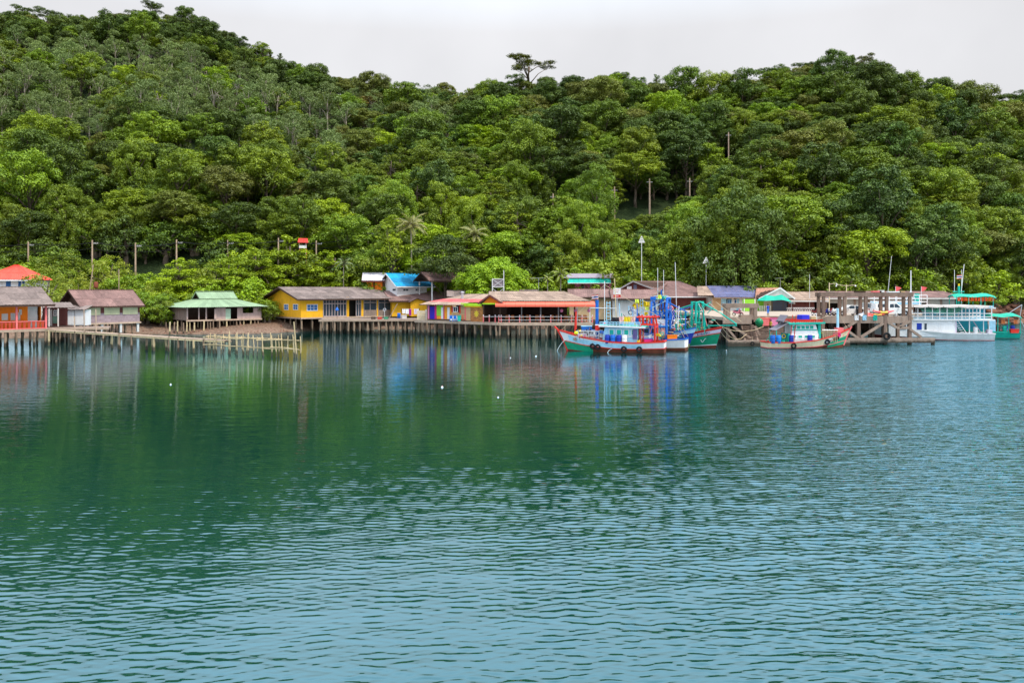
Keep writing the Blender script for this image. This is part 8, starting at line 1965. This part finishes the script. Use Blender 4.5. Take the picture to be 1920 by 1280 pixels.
def person(label, p, rz, shirt, pants, h=1.6, bend=0.0, arm=0.2, skirt=False):
    k = h / 1.7
    J = {'pel': (0, 0, .92, .13, .10), 'bel': (0, 0, 1.08, .125, .095), 'che': (0, bend * .1, 1.30, .15, .105), 'nek': (0, bend * .16, 1.46, .055, .055), 'hd0': (0, bend * .2 + -.01, 1.54, .07, .08), 'hd1': (0, bend * .22 - .01, 1.64, .082, .095), 'hd2': (0, bend * .23, 1.715, .05, .06)}
    E = [('pel', 'bel'), ('bel', 'che'), ('che', 'nek'), ('nek', 'hd0'), ('hd0', 'hd1'), ('hd1', 'hd2')]
    for s, n in ((1, 'l'), (-1, 'r')):
        J.update({n + 'hip': (s * .10, 0, .86, .095, .095), n + 'kne': (s * .11, -.02, .48, .065, .065), n + 'ank': (s * .11, .02, .09, .042, .045), n + 'toe': (s * .12, -.14, .04, .04, .03), n + 'sho': (s * .18, bend * .1, 1.40, .06, .06), n + 'elb': (s * (.24 + arm * .1), .02 + bend * .08, 1.12, .042, .042), n + 'wri': (s * (.25 + arm * .15), -.06, .88, .03, .03), n + 'pal': (s * (.255 + arm * .15), -.07, .80, .036, .02)})
        E += [('pel', n + 'hip'), (n + 'hip', n + 'kne'), (n + 'kne', n + 'ank'), (n + 'ank', n + 'toe'), ('che', n + 'sho'), (n + 'sho', n + 'elb'), (n + 'elb', n + 'wri'), (n + 'wri', n + 'pal')]
    names = list(J); me = bpy.data.meshes.new('body'); me.from_pydata([tuple(c * k for c in J[n][:3]) for n in names], [(names.index(a), names.index(b)) for a, b in E], [])
    o = bpy.data.objects.new('body', me); COL.objects.link(o); md = o.modifiers.new('skin', 'SKIN'); 
    for i, n in enumerate(names): v = me.skin_vertices[0].data[i]; v.radius = (J[n][3] * k, J[n][4] * k); v.use_root = (n == 'pel')
    ss = o.modifiers.new('sub', 'SUBSURF'); ss.levels = 2; ss.render_levels = 2
    bpy.context.view_layer.update(); ev = o.evaluated_get(bpy.context.evaluated_depsgraph_get()); m2 = bpy.data.meshes.new_from_object(ev); bpy.data.objects.remove(o)
    skin = mat('skin', (.30, .17, .10), .6, .06, 2, 0); hair = mat('hair', (.012, .010, .009), .6, .1, 4, 0)
    m2.materials.clear(); [m2.materials.append(x) for x in (skin, shirt, pants)]
    for f in m2.polygons:
        c = f.center / k; ax = abs(c.x); i = 0
        if c.z > 1.46: i = 0
        elif ax > .215 and c.z < 1.2: i = 0
        elif c.z > .93: i = 1
        elif c.z > (.42 if skirt else .14): i = 2
        f.material_index = i; f.use_smooth = True
    root = thing('person', label, 'person', p, rz); body = place(m2, 'body', root)
    hb = MB()   # fingers rooted in the palms
    for s in (1, -1):
        x0, y0, z0 = s * (.255 + arm * .15), -.07, .80
        for q, (dy, L) in enumerate(((-.028, .065), (-.010, .078), (.009, .072), (.026, .058))): hb.tube([(k * x0, k * (y0 + dy), k * (z0 - .02)), (k * x0, k * (y0 + dy - .008), k * (z0 - .05 - L * .5)), (k * (x0 - s * .012), k * (y0 + dy - .022), k * (z0 - .04 - L))], [.009 * k, .008 * k, .006 * k], 6)
        hb.tube([(k * x0, k * (y0 - .03), k * (z0 + .01)), (k * (x0 - s * .01), k * (y0 - .062), k * (z0 - .025)), (k * (x0 - s * .015), k * (y0 - .07), k * (z0 - .055))], [.010 * k, .009 * k, .007 * k], 6)
    hb.build('fingers', skin, body)
    hy = bend * .22 - .01
    MB().lathe([(.092, -.02), (.098, .04), (.085, .09), (.05, .125), (.01, .135)], (0, (hy + .018), 1.62), 12).build('hair', hair, body, Matrix.Scale(k, 4), smooth=True)
    fc = MB(); 
    for s in (1, -1): fc.rbox((s * .032, hy - .093, 1.625), (.026, .012, .012))
    fc.build('eyes', hair, body, Matrix.Scale(k, 4)); MB().add([(0, hy - .085, 1.625), (-.016, hy - .088, 1.585), (.016, hy - .088, 1.585), (0, hy - .122, 1.588)], [(0, 1, 3), (0, 3, 2), (1, 2, 3)]).build('nose', skin, body, Matrix.Scale(k, 4)); MB().rbox((0, hy - .086, 1.555), (.045, .012, .010)).build('mouth', mat('lips', (.22, .07, .06), .5, 0, 1, 0), body, Matrix.Scale(k, 4))
    return root
def pier_things():
    person('person in a blue shirt and blue sarong standing on the pier', (X(1440, 110), 110, ZD), R(25), mat('cloth_royal', C(40, 70, 190), .9), mat('cloth_azure', C(30, 120, 210), .9), 1.6, skirt=True)
    person('person in a yellow shirt and dark trousers standing on the steps', (X(1445, 106), 106, 1.52), R(-70), mat('cloth_mustard', C(190, 160, 50), .9), M_BLK, 1.6, .3, .6)
    for px, Y, z, m, ml, lab, sz in ((1433, 108.6, 2.28, M_ROSE, M_AWN, 'large coral fish box at the head of the steps', (1.1, .8, .95)), (1441.5, 108.9, 2.28, M_AWN, M_WHITE, 'coral fish box with white lid beside the yellow shirted person', (.6, .8, .9)), (1450, 108.6, 2.28, M_PINK, M_MAG, 'pink fish box beside the grey boat awning', (1.0, .8, .95))): crate((X(px, Y), Y, z), sz, m, ml, lab)
    t = thing('green_float', 'big green round float on the landing', 'float', (X(1423.5, 107), 107, 2.1)); MB().lathe([(.05, -.62), (.3, -.5), (.5, -.2), (.55, .1), (.42, .42), (.2, .58), (.05, .62)], (0, 0, .62), 16).build('ball', mat('float_green', C(20, 130, 84), .4, .1), t, smooth=True); MB().torus((0, 0, 1.28), .1, .03, 'y', 10, 5).build('eye', M_ROPE, t)
    for px, rz, c1, lab in ((1656, 4, C(236, 96, 100), 'pink and yellow kayak lying on the pier edge'), (1645, -3, C(228, 70, 60), 'red kayak lying under the pink kayak')):
        Y = 105.6 if px > 1650 else 106.4; k = thing('kayak', lab, 'kayak', (X(px, Y), Y, ZD + (.42 if px > 1650 else .05)), R(rz)); vs = []; n = 12; L = 2.9; segs = []
        for (a, b, m) in ((0, 4, mat('kayak_%d' % px, c1, .4, .05)), (4, 8, mat('kayak_yellow', C(240, 190, 80), .4, .05)), (8, 12, MATS['kayak_%d' % px])):
            mb = MB(); vs = []
            for i in range(a, b + 1):
                t_ = i / n; w_ = .36 * math.sin(math.pi * min(max(t_, .02), .98)) ** .55; z_ = .25 * (2 * t_ - 1) ** 2
                for j in range(9): q = j / 8 * 2 * math.pi; vs.append(((t_ - .5) * L, w_ * math.cos(q), z_ + .18 + .17 * math.sin(q) * (w_ / .36)))
            mb.add(vs, [(i * 9 + j, i * 9 + j + 1, (i + 1) * 9 + j + 1, (i + 1) * 9 + j) for i in range(b - a) for j in range(8)]).build('hull_section', m, k, smooth=True)
        MB().torus((0, 0, .36), .24, .03, 'z', 12, 5).build('cockpit_rim', M_DARK, k)
    t = thing('rubbish_bin', 'black bin beside the white sedan', 'bin', (X(1612, 110), 110, ZD)); MB().prism([(-.3, 0), (.3, 0), (.38, .9), (-.38, .9)], 'y', -.3, .3).build('body', M_RUBBER, t); MB().rbox((0, 0, .95), (.8, .66, .08), bev=.05).build('lid', M_RUBBER, t)
    r = random.Random(2)
    for i, (px, m, lab) in enumerate(((1617, M_WHITE, 'white tarpaulin heap on the pier edge'), (1625, M_ROSE, 'pink tarpaulin heap beside the white heap'), (1631, M_AWN, 'coral tarpaulin heap near the kayaks'))):
        Y = 106.5; t = MB(); n = 8; vs = []
        for a in range(n + 1):
            for b in range(n + 1):
                u, v = a / n * 2 - 1, b / n * 2 - 1; vs.append((u * .75, v * .6, max(0, (.55 - .1 * i) * (1 - u * u) * (1 - v * v) * (1 + .5 * math.sin(5 * u + i) * math.cos(4 * v)))))
        one('tarp_heap', t.add(vs, [(a * (n + 1) + b, (a + 1) * (n + 1) + b, (a + 1) * (n + 1) + b + 1, a * (n + 1) + b + 1) for a in range(n) for b in range(n)]), m, lab, 'tarpaulin', loc=(X(px, Y), Y, ZD + .01))
    # torn banners on the girders
    for px, m, lab in ((1641, M_TEAL, 'teal circle painted board on the pier girder'), (1621, M_SKY, 'pale blue banner hung on the pier girder'), (1606, M_WHITE, 'torn white banner on the pier girder')):
        Y = 104.88; t = thing('banner', lab, 'banner', (X(px, Y), Y, ZD - .45)); cloth(t, 0, 0, .75, .5, .68, m, 'sheet'); MB().beam((-.3, 0, .76), (.3, 0, .76), .03, .03).build('rod', M_WOODD, t)
    # floats on the water
    for px, py, r_, m, lab in ((320, 721, .14, M_WHITE, 'small white float alone on the green water'), (829, 726, .2, M_WHITE, 'white and orange mooring float on the water'), (1005, 668, .2, M_WHITE, 'white float near the restaurant piles'), (957, 671, .14, M_WHITE, 'small white scrap float by the piles'), (1362, 657, .12, M_WHITE, 'little white float by the landing beam'), (934, 745, .12, M_WHITE, 'tiny white float beyond the mooring float')):
        Y = Yw(py); r_ *= .45; t = thing('float', lab, 'float', (X(px, Y), Y, 0)); MB().lathe([(.02, -r_), (r_ * .8, -r_ * .6), (r_, 0), (r_ * .8, r_ * .6), (.03, r_)], n=12).build('ball', m, t, smooth=True); MB().torus((0, 0, r_ * 1.1), r_ * .3, r_ * .1, 'y', 8, 4).build('eye', M_AWN if px == 829 else M_WHITE, t)
    # boulders at the right hand shore and stones on the beach
    shapes = []
    for k in range(6):
        bm = bmesh.new(); bmesh.ops.create_icosphere(bm, subdivisions=2, radius=1); g = np.random.default_rng(k)
        ph = g.random(9) * 6
        for v in bm.verts: d = 1 + .22 * math.sin(3 * v.co.x + ph[0]) * math.cos(2.3 * v.co.y + ph[1]) + .15 * math.sin(5 * v.co.z + ph[2] + 2 * v.co.x); v.co = Vector((round(v.co.x * d * 5) / 5 * .35 + v.co.x * d * .65, v.co.y * d, v.co.z * d * .7))
        me = bpy.data.meshes.new('boulder'); bm.to_mesh(me); bm.free(); me.materials.append(M_ROCK); shapes.append(me)
    for k in range(70):
        px = r.uniform(1800, 1990); Y = float(np.interp(px, SHORE_PX, SHORE_Y)) + r.uniform(-1.5, 9); s = r.uniform(.4, 1.3); o = place(r.choice(shapes), 'boulder', None, Matrix.Translation((X(px, Y), Y, ground(X(px, Y), Y) + s * .25)) @ Matrix.Rotation(r.uniform(0, 6), 4, 'Z') @ Matrix.Scale(s, 4)); tag(o, 'brown boulder on the shore beyond the teal boat', 'boulder', 'shore boulders')
    mb = MB()
    for k in range(260):
        px = r.uniform(110, 545); Y = float(np.interp(px, SHORE_PX, SHORE_Y)) + abs(r.gauss(0, 5)); s = r.uniform(.06, .22); z = ground(X(px, Y), Y); x = X(px, Y)
        mb.add([(x - s, Y, z - .02), (x, Y - s, z - .02), (x + s, Y, z - .02), (x, Y + s, z - .02), (x + s * r.uniform(-.4, .4), Y, z + s * r.uniform(.4, .9))], [(0, 1, 4), (1, 2, 4), (2, 3, 4), (3, 0, 4)])
    o = mb.build('beach_stones', M_ROCK); tag(o, 'scattered stones and debris on the muddy beach', 'stones', kind='stuff')
pier_things()
